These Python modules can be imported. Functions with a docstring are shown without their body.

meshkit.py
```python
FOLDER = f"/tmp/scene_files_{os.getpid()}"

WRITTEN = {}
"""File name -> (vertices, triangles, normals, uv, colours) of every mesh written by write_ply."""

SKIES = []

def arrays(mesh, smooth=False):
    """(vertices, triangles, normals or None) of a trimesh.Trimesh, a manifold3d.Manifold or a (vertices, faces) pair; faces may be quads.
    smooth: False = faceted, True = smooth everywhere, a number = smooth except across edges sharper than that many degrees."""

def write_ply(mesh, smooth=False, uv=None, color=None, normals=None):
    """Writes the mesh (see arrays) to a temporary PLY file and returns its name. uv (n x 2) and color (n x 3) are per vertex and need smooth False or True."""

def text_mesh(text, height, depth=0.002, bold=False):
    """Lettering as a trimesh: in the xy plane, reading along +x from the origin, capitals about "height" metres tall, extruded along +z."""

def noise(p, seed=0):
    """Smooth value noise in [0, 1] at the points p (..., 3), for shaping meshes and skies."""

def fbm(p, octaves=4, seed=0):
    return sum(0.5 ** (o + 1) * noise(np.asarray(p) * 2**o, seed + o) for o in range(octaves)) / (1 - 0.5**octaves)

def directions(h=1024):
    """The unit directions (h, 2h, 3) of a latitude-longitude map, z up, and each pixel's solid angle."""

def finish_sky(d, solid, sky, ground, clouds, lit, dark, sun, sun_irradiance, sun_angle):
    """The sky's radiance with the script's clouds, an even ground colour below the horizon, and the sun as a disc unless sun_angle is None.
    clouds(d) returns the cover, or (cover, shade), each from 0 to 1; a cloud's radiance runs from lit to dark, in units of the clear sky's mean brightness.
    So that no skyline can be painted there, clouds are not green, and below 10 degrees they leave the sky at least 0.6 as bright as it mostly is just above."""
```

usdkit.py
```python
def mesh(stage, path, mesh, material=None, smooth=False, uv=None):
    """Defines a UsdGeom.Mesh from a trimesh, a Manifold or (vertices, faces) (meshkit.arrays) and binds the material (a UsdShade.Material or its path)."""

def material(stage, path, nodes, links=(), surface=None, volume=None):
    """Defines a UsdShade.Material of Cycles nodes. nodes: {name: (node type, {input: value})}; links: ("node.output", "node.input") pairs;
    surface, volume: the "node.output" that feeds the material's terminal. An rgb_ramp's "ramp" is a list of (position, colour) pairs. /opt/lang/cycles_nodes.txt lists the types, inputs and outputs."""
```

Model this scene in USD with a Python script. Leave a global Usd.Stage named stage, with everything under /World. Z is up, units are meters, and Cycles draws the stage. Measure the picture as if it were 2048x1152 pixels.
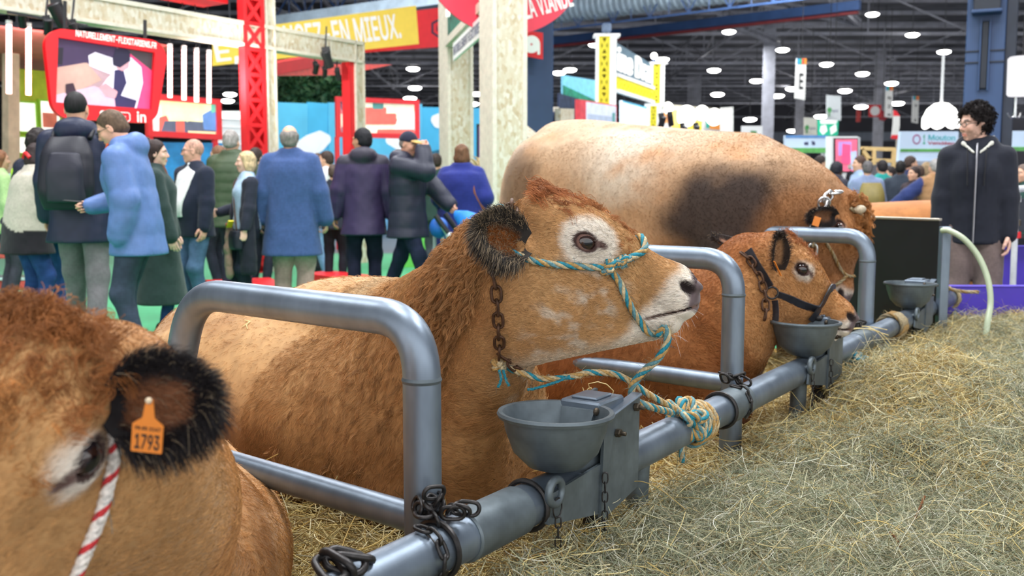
import math, random, numpy as np, trimesh, usdkit, meshkit
from pxr import Usd, UsdGeom, UsdLux, UsdShade, Gf, Sdf, Vt
from shapely.geometry import Polygon, LineString, Point, box as sbox
from shapely import affinity, union_all
from scipy.ndimage import gaussian_filter, map_coordinates

stage = Usd.Stage.CreateInMemory()
UsdGeom.SetStageUpAxis(stage, UsdGeom.Tokens.z)
UsdGeom.Xform.Define(stage, '/World')
# ---------------------------------------------------------------- camera, light, exposure
F_PX, PITCH, CAM_H = 1991.0, math.atan(206 / 1991.0), 1.2
cam = UsdGeom.Camera.Define(stage, '/World/Camera')
cam.CreateHorizontalApertureAttr(36.0); cam.CreateVerticalApertureAttr(20.25); cam.CreateFocalLengthAttr(35.0)
cam.CreateFStopAttr(4.6); cam.CreateFocusDistanceAttr(2.5)
cam.CreateClippingRangeAttr(Gf.Vec2f(0.05, 400))
cam.AddTranslateOp().Set(Gf.Vec3d(0, 0, CAM_H)); cam.AddRotateXOp().Set(90 - math.degrees(PITCH))
cam.CreateExposureAttr(0.12)
hall_fill = UsdLux.DomeLight.Define(stage, '/World/HallFill')            # even ambient fill, added in place of light bounced round the hall
hall_fill.CreateIntensityAttr(0.62); hall_fill.CreateColorAttr(Gf.Vec3f(0.97, 0.985, 1.0))
def overhead_light(x, y, z, sx, sy, power, colour=(1.0, 0.98, 0.95)):
    n = sum(1 for p in stage.GetPrimAtPath('/World').GetChildren() if p.GetName().startswith('OverheadLight'))
    l = UsdLux.RectLight.Define(stage, f'/World/OverheadLight_{n:03d}')
    l.CreateWidthAttr(sx); l.CreateHeightAttr(sy); l.CreateIntensityAttr(power); l.CreateColorAttr(Gf.Vec3f(*colour))
    l.AddTranslateOp().Set(Gf.Vec3d(x, y, z))
for lx, ly in ((-7.5, 7.5), (-1.5, 3.5), (4.5, 3.5), (-1.5, 9.5), (4.5, 9.5), (-4, 15), (4, 17), (12, 16)):
    overhead_light(lx, ly, 9.2, 2.6, 2.6, 25.0, (0.97, 0.985, 1.0))
for lx, ly in ((-6, 26), (8, 28), (22, 32), (34, 50), (10, 52), (50, 95), (10, 95)):  # fill panels without fixtures, added to brighten the far stands and wall
    overhead_light(lx, ly, 8.3, 4.0, 4.0, 20.0, (0.97, 0.985, 1.0))

for k, (x, y, z) in enumerate(((-5.4, 12.2, 2.5), (-3.6, 13.0, 2.5))):          # unseen disks added behind the left screen to brighten the stand roof
    l = UsdLux.DiskLight.Define(stage, f'/World/StandFill_{k:03d}'); l.CreateRadiusAttr(0.15); l.CreateIntensityAttr(160.0); l.CreateColorAttr(Gf.Vec3f(1.0, 0.9, 0.85))
    l.AddTranslateOp().Set(Gf.Vec3d(x, y, z)); l.AddRotateXOp().Set(128)

# ---------------------------------------------------------------- pixels of the 2048 x 1152 frame -> points of the place
CP, SP = math.cos(PITCH), math.sin(PITCH)
def ray(px, py):
    u, v = (px - 1024) / F_PX, -(py - 576) / F_PX
    return np.array([u, CP + v * SP, -SP + v * CP])
def P(px, py, d):
    r = ray(px, py); return np.array([0, 0, CAM_H]) + r * (d / r[1])
def Pz(px, py, z):
    r = ray(px, py); return np.array([0, 0, CAM_H]) + r * ((z - CAM_H) / r[2])

# ---------------------------------------------------------------- names, things, parts
_used, V3 = {}, lambda a: Gf.Vec3d(*map(float, a))
def numbered(base):
    n = _used.get(base, 0); _used[base] = n + 1
    return base if n == 0 else f'{base}_{n:03d}'
class Thing:
    def __init__(s, path, loc): s.path, s.loc = path, np.array(loc, float)
def tag(prim, label=None, cat=None, group=None, kind=None):
    for k, v in (('label', label), ('category', cat), ('group', group), ('kind', kind)):
        if v: prim.SetCustomDataByKey(k, v)
def thing(name, label, cat, loc=(0, 0, 0), rotz=0, group=None, kind=None, scale=None):
    path = numbered('/World/' + name)
    x = UsdGeom.Xform.Define(stage, path); x.AddTranslateOp().Set(V3(loc))
    if rotz: x.AddRotateZOp().Set(float(math.degrees(rotz)))
    if scale: x.AddScaleOp().Set(Gf.Vec3f(scale, scale, scale))
    tag(x.GetPrim(), label, cat, group, kind)
    return Thing(path, loc)
def dup(src, loc, label, rotz=0, group=None, cat=None, scale=None):
    name = src.path.split('/')[-1]
    name = name[:-4] if name[-4] == '_' and name[-3:].isdigit() else name
    was = stage.GetPrimAtPath(src.path).GetCustomData()
    t = thing(name, label, cat or was['category'], loc, rotz, group or was.get('group'), None, scale)
    pr = stage.GetPrimAtPath(t.path); pr.GetReferences().AddInternalReference(src.path)
    UsdGeom.Xformable(pr).SetXformOpOrder(UsdGeom.Xformable(pr).GetOrderedXformOps()); pr.SetInstanceable(True)
    return t
def obj(name, mesh, m, parent=None, smooth=32, col=None, label=None, cat=None, group=None, kind=None, world=False):
    path = numbered((parent.path if parent else '/World') + '/' + name)
    if world and parent is not None:
        v, f, _ = meshkit.arrays(mesh); mesh = (v - parent.loc, f)
    v, f, _ = meshkit.arrays(mesh); us = np.unique(f)
    if len(us) < len(v):
        mp_ = np.zeros(len(v), int); mp_[us] = np.arange(len(us)); mesh = (v[us], mp_[f]); col = None if col is None else np.asarray(col)[us]
    o = usdkit.mesh(stage, path, mesh, m, smooth=True if col is not None and smooth else smooth)
    if col is not None:
        UsdGeom.PrimvarsAPI(o).CreatePrimvar('col', Sdf.ValueTypeNames.Color3fArray, 'vertex').Set(Vt.Vec3fArray.FromNumpy(np.asarray(col, np.float32)))
    tag(o.GetPrim(), label, cat, group, kind)
    return Thing(path, parent.loc if parent else (0, 0, 0))
def curves(name, pts, m, parent, width, tip=0.3, col=None, label=None, kind=None, cat=None):
    """pts (n, k, 3): n curves of k points."""
    path = numbered((parent.path if parent else '/World') + '/' + name)
    n, k, _ = pts.shape
    b = UsdGeom.BasisCurves.Define(stage, path); b.CreateTypeAttr('linear')
    b.CreatePointsAttr(Vt.Vec3fArray.FromNumpy(pts.reshape(-1, 3).astype(np.float32)))
    b.CreateCurveVertexCountsAttr(Vt.IntArray.FromNumpy(np.full(n, k, np.int32)))
    w = np.broadcast_to(np.asarray(width, float).reshape(-1, 1), (n, 1)) * np.linspace(1, tip, k)[None]
    b.CreateWidthsAttr(Vt.FloatArray.FromNumpy(w.reshape(-1).astype(np.float32))); b.SetWidthsInterpolation('vertex')
    UsdShade.MaterialBindingAPI.Apply(b.GetPrim()).Bind(m)
    if col is not None:
        UsdGeom.PrimvarsAPI(b).CreatePrimvar('col', Sdf.ValueTypeNames.Color3fArray, 'uniform').Set(Vt.Vec3fArray.FromNumpy(np.asarray(col, np.float32)))
    tag(b.GetPrim(), label, cat, None, kind)
    return b

# ---------------------------------------------------------------- materials
_mats = {}
def srgb(r, g=None, b=None):
    if isinstance(r, str):
        r, g, b = (int(r[i:i + 2], 16) for i in (0, 2, 4))
    return tuple(((c / 255 + 0.055) / 1.055) ** 2.4 if c > 10 else c / 3294 for c in (r, g, b))
def M(name, colour=(0.5, 0.5, 0.5), rough=0.6, metal=0.0, var=0.12, scale=6.0, bump=0.0, bscale=60.0, emit=0.0, spec=0.5, vcol=False, detail=4, stretch=(1, 1, 1), sheen=0.0, dark=None):
    """A principled material whose colour wanders a little with object-space noise; vcol takes the colour from the mesh's col primvar."""
    if name in _mats: return _mats[name]
    if isinstance(colour, str): colour = srgb(colour)
    c = np.array(colour)
    nodes = {'tc': ('texture_coordinate', {}), 'mp': ('mapping', {'scale': stretch}), 'n': ('noise_texture', {'scale': scale, 'detail': detail, 'roughness': 0.6}),
             'p': ('principled_bsdf', {'roughness': rough, 'metallic': metal, 'specular_ior_level': spec})}
    links = [('tc.object', 'mp.vector'), ('mp.vector', 'n.vector')]
    lo, hi = 1 - var * 1.6, 1 + var * 1.6
    if vcol:
        nodes['a'] = ('attribute', {'attribute': 'col'})
        nodes['r'] = ('rgb_ramp', {'ramp': [(0.28, (lo,) * 3), (0.72, (hi,) * 3)]})
        nodes['x'] = ('mix', {'mix_type': 'multiply', 'fac': 1.0})
        links += [('n.fac', 'r.fac'), ('a.color', 'x.color1'), ('r.color', 'x.color2'), ('x.color', 'p.base_color')]
    else:
        d = np.array(dark) if dark is not None else c * lo
        nodes['r'] = ('rgb_ramp', {'ramp': [(0.28, tuple(d)), (0.72, tuple(np.clip(c * hi, 0, 1)))]})
        links += [('n.fac', 'r.fac'), ('r.color', 'p.base_color')]
    if emit:
        nodes['p'][1]['emission_strength'] = emit
        links.append((('x.color' if vcol else 'r.color'), 'p.emission_color'))
    if sheen: nodes['p'][1]['sheen_weight'] = sheen
    if bump:
        nodes['bn'] = ('noise_texture', {'scale': bscale, 'detail': 3.0}); nodes['b'] = ('bump', {'strength': min(1.0, bump * 40), 'distance': bump})
        links += [('mp.vector', 'bn.vector'), ('bn.fac', 'b.height'), ('b.normal', 'p.normal')]
    _mats[name] = usdkit.material(stage, '/World/Looks/' + name, nodes, links, surface='p.BSDF')
    return _mats[name]
def E(name, colour, strength):
    if name not in _mats:
        _mats[name] = usdkit.material(stage, '/World/Looks/' + name, {'e': ('emission', {'color': srgb(colour) if isinstance(colour, str) else colour, 'strength': strength})}, surface='e.emission')
    return _mats[name]

# ---------------------------------------------------------------- mesh helpers
def unit(v): v = np.asarray(v, float); return v / (np.linalg.norm(v) + 1e-12)
def join(*ms):
    vs, fs, n = [], [], 0
    for m in ms:
        v, f, _ = meshkit.arrays(m); vs.append(v); fs.append(f + n); n += len(v)
    return np.vstack(vs), np.vstack(fs)
def xf(mesh, R=None, t=(0, 0, 0), s=1.0):
    v, f, _ = meshkit.arrays(mesh); v = v * s
    if R is not None: v = v @ np.asarray(R).T
    return v + np.asarray(t), f
def rot(axis, deg): return trimesh.transformations.rotation_matrix(math.radians(deg), axis)[:3, :3]
def basis(x, up=(0, 0, 1)):
    """columns: x, y (left), z as near up as may be"""
    x = unit(x); y = unit(np.cross(up, x)); return np.stack([x, y, np.cross(x, y)], 1)
def bevel_box(sx, sy, sz, b=0.004, c=(0, 0, 0)):
    h = np.array([sx, sy, sz]) / 2; b = min(b, h.min() * 0.9); pts = []
    for s in np.ndindex(2, 2, 2):
        sg = np.array(s) * 2 - 1
        for k in range(3):
            e = np.full(3, b); e[k] = 0; pts.append(sg * (h - e))
    m = trimesh.convex.convex_hull(np.array(pts)); m.apply_translation(c); return m
def bar(a, b, w, h, bev=0.003, up=(0, 0, 1)):
    a, b = np.asarray(a, float), np.asarray(b, float)
    return xf(bevel_box(np.linalg.norm(b - a), w, h, bev), basis(b - a, up if abs(unit(b - a)[2]) < 0.95 else (0, 1, 0)), (a + b) / 2)
def frames(p, closed=False):
    t = np.roll(p, -1, 0) - np.roll(p, 1, 0) if closed else np.gradient(p, axis=0)
    t /= np.linalg.norm(t, axis=1, keepdims=True) + 1e-12
    n = unit(np.cross(t[0], [0, 0, 1.0] if abs(t[0][2]) < 0.9 else [1.0, 0, 0])); N = [n]
    for i in range(1, len(p)):
        n = unit(N[-1] - t[i] * np.dot(N[-1], t[i])); N.append(n)
    N = np.array(N); return t, N, np.cross(t, N)
def tube(p, r, sides=12, caps=True, closed=False):
    p = np.asarray(p, float); r = np.broadcast_to(np.asarray(r, float), (len(p),))
    _, N, B = frames(p, closed)
    a = np.arange(sides) * 2 * np.pi / sides
    v = (p[:, None] + r[:, None, None] * (np.cos(a)[None, :, None] * N[:, None] + np.sin(a)[None, :, None] * B[:, None])).reshape(-1, 3)
    m = len(p); i, j = np.meshgrid(np.arange(m if closed else m - 1), np.arange(sides), indexing='ij'); i2 = (i + 1) % m
    q = np.stack([i * sides + j, i * sides + (j + 1) % sides, i2 * sides + (j + 1) % sides, i2 * sides + j], -1).reshape(-1, 4)
    f = np.vstack([q[:, [0, 1, 2]], q[:, [0, 2, 3]]])
    if caps and not closed:
        v = np.vstack([v, p[0], p[-1]]); k = np.arange(sides); e = (m - 1) * sides
        f = np.vstack([f, np.stack([np.full(sides, len(v) - 2), (k + 1) % sides, k], 1), np.stack([np.full(sides, len(v) - 1), e + k, e + (k + 1) % sides], 1)])
    return v, f
def spline(pts, n=40, closed=False):
    pts = np.asarray(pts, float); m = len(pts); out = []
    g = (lambda i: pts[i % m]) if closed else (lambda i: pts[min(max(i, 0), m - 1)])
    segs = m if closed else m - 1
    for s in np.linspace(0, segs, n, endpoint=not closed):
        i = min(int(s), segs - 1); t = s - i; a, b, c, d = g(i - 1), g(i), g(i + 1), g(i + 2)
        out.append(0.5 * (2 * b + (c - a) * t + (2 * a - 5 * b + 4 * c - d) * t * t + (3 * b - a - 3 * c + d) * t ** 3))
    return np.array(out)
def rounded(pts, rad, n=7):
    """a polyline with its corners rounded"""
    pts = [np.asarray(p, float) for p in pts]; out = [pts[0]]
    for a, b, c in zip(pts, pts[1:], pts[2:]):
        u, v = unit(a - b), unit(c - b); k = min(rad, np.linalg.norm(a - b) * 0.49, np.linalg.norm(c - b) * 0.49)
        for t in np.linspace(0, 1, n): out.append((1 - t) ** 2 * (b + u * k) + 2 * t * (1 - t) * b + t * t * (b + v * k))
    return np.array(out + [pts[-1]])
def lathe(prof, sides=40):
    prof = np.asarray(prof, float); a = np.arange(sides) * 2 * np.pi / sides; m = len(prof)
    v = np.stack([prof[:, None, 0] * np.cos(a), prof[:, None, 0] * np.sin(a), np.broadcast_to(prof[:, None, 1], (m, sides))], -1).reshape(-1, 3)
    i, j = np.meshgrid(np.arange(m - 1), np.arange(sides), indexing='ij')
    q = np.stack([i * sides + j, i * sides + (j + 1) % sides, (i + 1) * sides + (j + 1) % sides, (i + 1) * sides + j], -1).reshape(-1, 4)
    return v, np.vstack([q[:, [0, 1, 2]], q[:, [0, 2, 3]]])
def extrude(poly, h):
    return trimesh.util.concatenate([trimesh.creation.extrude_polygon(g, h, engine='earcut') for g in getattr(poly, 'geoms', [poly]) if g.area > 0])
def plate(a, b, c, thick=0.02):
    """a flat slab: corner a, edges to b and c"""
    a, b, c = map(lambda q: np.asarray(q, float), (a, b, c)); u, v = b - a, c - a; n = unit(np.cross(u, v)) * thick
    p = np.array([a, b, b + v, c, a + n, b + n, b + v + n, c + n])
    return p, np.array([[0, 3, 2], [0, 2, 1], [4, 5, 6], [4, 6, 7], [0, 1, 5], [0, 5, 4], [1, 2, 6], [1, 6, 5], [2, 3, 7], [2, 7, 6], [3, 0, 4], [3, 4, 7]])
def ball(c, r, sub=2): 
    m = trimesh.creation.icosphere(sub); return xf((np.asarray(m.vertices) * np.asarray(r), m.faces), None, c)
def link_path(L, W, n=28):
    """centre line of a chain link, length L along x, width W along y"""
    a = np.arange(n) * 2 * np.pi / n; r = W / 2; c, s = np.cos(a), np.sin(a)
    return np.stack([r * c + np.sign(c) * (np.abs(c) > 1e-6) * (L / 2 - r) * np.minimum(1, np.abs(c) * 3), r * s, 0 * a], 1)
def chain(parent, path, L, W, wire, m, name='link', roll0=0, wob=0.0, seed=0):
    """links as parts along a path of points"""
    rng = np.random.default_rng(seed); path = np.asarray(path, float)
    s = np.r_[0, np.cumsum(np.linalg.norm(np.diff(path, axis=0), axis=1))]; pitch = L - 2 * wire * 0.9; n = max(1, int(s[-1] / pitch))
    for k in range(n):
        a, b = (np.array([np.interp(x, s, path[:, i]) for i in range(3)]) for x in (k * pitch, (k + 1) * pitch))
        R = basis(b - a if np.linalg.norm(b - a) > 1e-6 else path[-1] - path[0], (0, 0, 1) if abs(unit(b - a)[2]) < 0.9 else (0, 1, 0)) @ rot([1, 0, 0], roll0 + 90 * (k % 2) + rng.normal() * wob)
        obj(name, xf(tube(link_path(L, W, 20), wire, 7, closed=True), R, (a + b) / 2), m, parent, smooth=True, world=True)
def rope(path, r, cols, twist=40.0, strands=3, sides=6, fuzz=0, seed=0, loose=0.0):
    """laid rope: strands wound round the path; returns mesh, colours (and fuzz curves)"""
    path = np.asarray(path, float); seg = np.linalg.norm(np.diff(path, axis=0), axis=1); s = np.r_[0, np.cumsum(seg)]
    n = max(8, int(s[-1] / (r * 0.55))); q = np.linspace(0, s[-1], n); p = np.stack([np.interp(q, s, path[:, i]) for i in range(3)], 1)
    _, N, B = frames(p); ms, cs, k0 = [], [], 0
    for k in range(strands):
        a = q * twist * 0.025 / r + k * 2 * np.pi / strands
        c = p + (N * np.cos(a)[:, None] + B * np.sin(a)[:, None]) * r * 0.52
        v, f = tube(c, r * 0.6, sides); ms.append((v, f)); cs.append(np.broadcast_to(np.asarray(cols[k % len(cols)]), (len(v), 3)))
    return join(*ms), np.vstack(cs)

# ---------------------------------------------------------------- signed distance modelling
class Field:
    """A grid of signed distances; solids are blended in one after another; mesh() draws the zero surface as one continuous skin."""
    def __init__(s, lo, hi, h, block=None):
        s.lo, s.h = np.asarray(lo, float), float(h); s.n = np.ceil((np.asarray(hi) - lo) / h).astype(int) + 1
        s.F = np.full(s.n, 0.25, np.float32)
    def sub(s, lo, hi, pad):
        a = np.clip(np.floor((np.asarray(lo) - pad - s.lo) / s.h).astype(int), 0, s.n); b = np.clip(np.ceil((np.asarray(hi) + pad - s.lo) / s.h).astype(int) + 1, 0, s.n)
        if (b <= a).any(): return None, None
        ax = [(s.lo[i] + np.arange(a[i], b[i]) * s.h).astype(np.float32) for i in range(3)]
        return tuple(slice(x, y) for x, y in zip(a, b)), np.meshgrid(*ax, indexing='ij', sparse=True)
    def put(s, sl, d, k, op):
        f = s.F[sl]
        if op == 'cut': d = -d; h = np.clip(0.5 - 0.5 * (f - d) / k, 0, 1); s.F[sl] = f * (1 - h) + d * h + k * h * (1 - h)
        else: h = np.clip(0.5 + 0.5 * (f - d) / k, 0, 1); s.F[sl] = f * (1 - h) + d * h - k * h * (1 - h)
    def ell(s, c, r, k=0.02, R=None, op='add'):
        c, r = np.asarray(c, float), np.asarray(r, float); e = r.max() if R is not None else r
        sl, g = s.sub(c - e, c + e, k + 2 * s.h)
        if sl is None: return s
        x, y, z = (g[i] - c[i] for i in range(3))
        if R is not None:
            R = np.asarray(R); x, y, z = (x * R[0, i] + y * R[1, i] + z * R[2, i] for i in range(3))
        k0 = np.sqrt((x / r[0]) ** 2 + (y / r[1]) ** 2 + (z / r[2]) ** 2); k1 = np.sqrt((x / r[0] ** 2) ** 2 + (y / r[1] ** 2) ** 2 + (z / r[2] ** 2) ** 2)
        s.put(sl, k0 * (k0 - 1) / np.maximum(k1, 1e-6), k, op); return s
    def cone(s, a, b, ra, rb, k=0.02, op='add', flat=None):
        """round cone; flat=(direction, factor) squeezes its section along a direction"""
        a, b = np.asarray(a, float), np.asarray(b, float); m = max(ra, rb)
        sl, g = s.sub(np.minimum(a, b) - m, np.maximum(a, b) + m, k + 2 * s.h)
        if sl is None: return s
        d = b - a; L = max(d @ d, 1e-9); x, y, z = (g[i] - a[i] for i in range(3))
        t = np.clip((x * d[0] + y * d[1] + z * d[2]) / L, 0, 1)
        x, y, z = x - t * d[0], y - t * d[1], z - t * d[2]; q = x * x + y * y + z * z
        if flat is not None:
            w = unit(flat[0]); e = x * w[0] + y * w[1] + z * w[2]; q = q + e * e * (1 / flat[1] ** 2 - 1)
        s.put(sl, np.sqrt(q) - (ra + (rb - ra) * t), k, op); return s
    def chain(s, pts, rs, k=0.02, op='add', flat=None):
        for i in range(len(pts) - 1): s.cone(pts[i], pts[i + 1], rs[i], rs[i + 1], k, op, flat)
        return s
    def loft(s, rows, k=0.02, axis=2, op='add', power=2.0):
        """rows (t, cu, cv, ru, rv) along an axis: elliptical sections, smoothly interpolated; u, v are the two other axes in order"""
        rows = np.asarray(rows, float); o = [i for i in range(3) if i != axis]
        from scipy.interpolate import PchipInterpolator as PC
        f = [PC(rows[:, 0], rows[:, i]) for i in range(1, 5)]
        lo, hi = np.zeros(3), np.zeros(3); lo[axis], hi[axis] = rows[0, 0], rows[-1, 0]
        for j, i in enumerate(o): lo[i], hi[i] = (rows[:, 1 + j] - rows[:, 3 + j]).min(), (rows[:, 1 + j] + rows[:, 3 + j]).max()
        sl, g = s.sub(lo, hi, k + 2 * s.h)
        if sl is None: return s
        t = g[axis]; tc = np.clip(t, rows[0, 0], rows[-1, 0]); cu, cv, ru, rv = (q(tc).astype(np.float32) for q in f)
        q = (np.abs((g[o[0]] - cu) / ru) ** power + np.abs((g[o[1]] - cv) / rv) ** power) ** (1 / power)
        d = (q - 1) * np.minimum(ru, rv); e = np.abs(t - tc)
        s.put(sl, np.where(e > 0, np.sqrt(np.maximum(d, 0) ** 2 + e ** 2) + np.minimum(d, 0) * 0, np.maximum(d, np.maximum(rows[0, 0] - t, t - rows[-1, 0]))), k, op); return s
    def plane(s, n, off, k=0.01):
        """keeps the side where n.p < off"""
        n = np.asarray(n, float); L = np.linalg.norm(n); n = n / L; off = off / L
        g = np.meshgrid(*[(s.lo[i] + np.arange(s.n[i]) * s.h).astype(np.float32) for i in range(3)], indexing='ij', sparse=True)
        d = g[0] * n[0] + g[1] * n[1] + g[2] * n[2] - off; f = s.F
        h = np.clip(0.5 - 0.5 * (f - d) / k, 0, 1); s.F = (f * (1 - h) + d * h + k * h * (1 - h)).astype(np.float32); return s
    def noise(s, amp, freq, seed=0, stretch=(1, 1, 1), octaves=2):
        """moves the skin by smooth noise"""
        m = np.abs(s.F) < amp * 2 + 2 * s.h; i = np.argwhere(m); p = s.lo + i * s.h
        s.F[m] += (amp * 2 * (meshkit.fbm(p * freq * np.asarray(stretch) + seed * 7.3, octaves, seed) - 0.5)).astype(np.float32); return s
    def copy(s): c = object.__new__(Field); c.lo, c.h, c.n, c.F = s.lo, s.h, s.n, s.F.copy(); return c
    def at(s, p):
        return map_coordinates(s.F, ((np.asarray(p) - s.lo) / s.h).T, order=1, mode='nearest')
    def mesh(s, relax=1):
        F = np.pad(s.F, 1, constant_values=0.2); inn = F < 0
        c = np.zeros(np.array(F.shape) - 1, np.int8)
        for o in np.ndindex(2, 2, 2): c += inn[tuple(slice(q, F.shape[i] - 1 + q) for i, q in enumerate(o))]
        act = (c > 0) & (c < 8); cell = np.argwhere(act)
        if len(cell) == 0: return np.zeros((0, 3)), np.zeros((0, 3), int)
        idx = np.full(act.shape, -1, np.int64); idx[act] = np.arange(len(cell))
        val = {o: F[cell[:, 0] + o[0], cell[:, 1] + o[1], cell[:, 2] + o[2]] for o in np.ndindex(2, 2, 2)}
        acc, cnt = np.zeros((len(cell), 3)), np.zeros(len(cell))
        for a in val:
            for ax in range(3):
                if a[ax] == 0:
                    b = list(a); b[ax] = 1; b = tuple(b); va, vb = val[a], val[b]; cr = (va < 0) != (vb < 0)
                    t = np.where(cr, va / np.where(cr, va - vb, 1), 0)
                    for i in range(3): acc[:, i] += np.where(cr, a[i] + (t if i == ax else 0), 0)
                    cnt += cr
        v = s.lo - s.h + (cell + acc / cnt[:, None]) * s.h; quads = []
        for ax in range(3):
            o1, o2 = (ax + 1) % 3, (ax + 2) % 3
            sl0 = [slice(None)] * 3; sl1 = [slice(None)] * 3; sl0[ax], sl1[ax] = slice(0, -1), slice(1, None)
            A, B = inn[tuple(sl0)], inn[tuple(sl1)]; e = np.argwhere(A != B)
            e = e[(e[:, o1] > 0) & (e[:, o2] > 0) & (e[:, o1] < act.shape[o1]) & (e[:, o2] < act.shape[o2])]
            fl = A[e[:, 0], e[:, 1], e[:, 2]]; q = []
            for d1, d2 in ((-1, -1), (0, -1), (0, 0), (-1, 0)):
                p = e.copy(); p[:, o1] += d1; p[:, o2] += d2; q.append(idx[p[:, 0], p[:, 1], p[:, 2]])
            q = np.stack(q, 1); q[~fl] = q[~fl][:, ::-1]; quads.append(q)
        q = np.vstack(quads); q = q[(q >= 0).all(1)]
        return v, np.vstack([q[:, [0, 1, 2]], q[:, [0, 2, 3]]])
def decimate_free(mesh): return mesh
def vnormals(v, f):
    n = np.zeros_like(v); fn = np.cross(v[f[:, 1]] - v[f[:, 0]], v[f[:, 2]] - v[f[:, 0]])
    for k in range(3): np.add.at(n, f[:, k], fn)
    return n / (np.linalg.norm(n, axis=1, keepdims=True) + 1e-12)
def sstep(a, b, x): t = np.clip((x - a) / (b - a), 0, 1); return t * t * (3 - 2 * t)
def mixc(c, d, t): return c * (1 - t[:, None]) + np.asarray(d) * t[:, None]
# ================================================================ the setting: floors
GALV = M('galvanised', srgb(124, 136, 150), rough=0.42, metal=0.72, var=0.16, scale=9, bump=0.0006, bscale=50, stretch=(1, 1, 0.4))
GALV_OLD = M('galvanised_dull', srgb(104, 114, 120), rough=0.5, metal=0.6, var=0.2, scale=11, bump=0.0008, bscale=60)
STEEL = M('dark_steel', srgb(62, 60, 60), rough=0.42, metal=0.75, var=0.25, scale=40)
BRASS = M('rusty_bolt', srgb(92, 82, 70), rough=0.45, metal=0.7, var=0.3, scale=60)
RUST = M('rusty_chain', srgb(84, 58, 42), rough=0.6, metal=0.5, var=0.3, scale=60)
CHROME = M('bright_chain', srgb(205, 205, 205), rough=0.22, metal=0.95, var=0.1)
BLACKRUB = M('black_rubber', srgb(34, 32, 32), rough=0.5, var=0.2)

obj('floor', plate((-60, -8, -0.02), (70, -8, -0.02), (-60, 130, -0.02), 0.02), M('hall_floor', srgb(96, 98, 102), rough=0.5, var=0.12, scale=0.6), kind='structure', smooth=False, label='grey concrete floor of the exhibition hall', cat='floor')
obj('carpet', plate((-16, 4.2, 0.002), (3.2, 4.2, 0.002), (-16, 17.5, 0.002), 0.004), M('green_carpet', srgb(0, 152, 92), rough=0.95, var=0.10, scale=30, bump=0.001, bscale=200, sheen=0.3), smooth=False, label='bright green carpet covering the visitor aisle', cat='carpet', kind='structure')

# ================================================================ feed rail, dividers, drinking bowls
RA, RB = Pz(820, 1125, 0.5), Pz(1719, 684, 0.5)
U = unit(RB - RA); NB = np.array([-U[1], U[0], 0]); W = unit([-0.77, 0.638, 0]); UP = np.array([0, 0, 1.0])
def R_at(t, n=0.0, z=0.0): return RA + U * t + NB * n + UP * z        # along the rail, towards the cattle, up
def t_at(px):
    r = ray(px, 600); k = r[0] / r[1]; return (k * RA[1] - RA[0]) / (U[0] - k * U[1])
T_END = t_at(1905)
rail = thing('feed_rail', 'long galvanised tube rail running past the drinking bowls at the edge of the hay', 'rail', R_at(1.0))
obj('tube', tube(np.array([R_at(t) for t in np.linspace(-1.6, T_END, 30)]), 0.048, 24), GALV, rail, world=True)
for a, b in ((0.16, 0.36), (t_at(1440) + 0.02, t_at(1440) + 0.2), (t_at(1715) - 0.02, t_at(1715) + 0.14)):
    obj('sleeve', tube(np.array([R_at(a), R_at(a + 0.004), R_at(b - 0.004), R_at(b)]), [0.050, 0.054, 0.054, 0.050], 24), GALV_OLD, rail, world=True)
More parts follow.
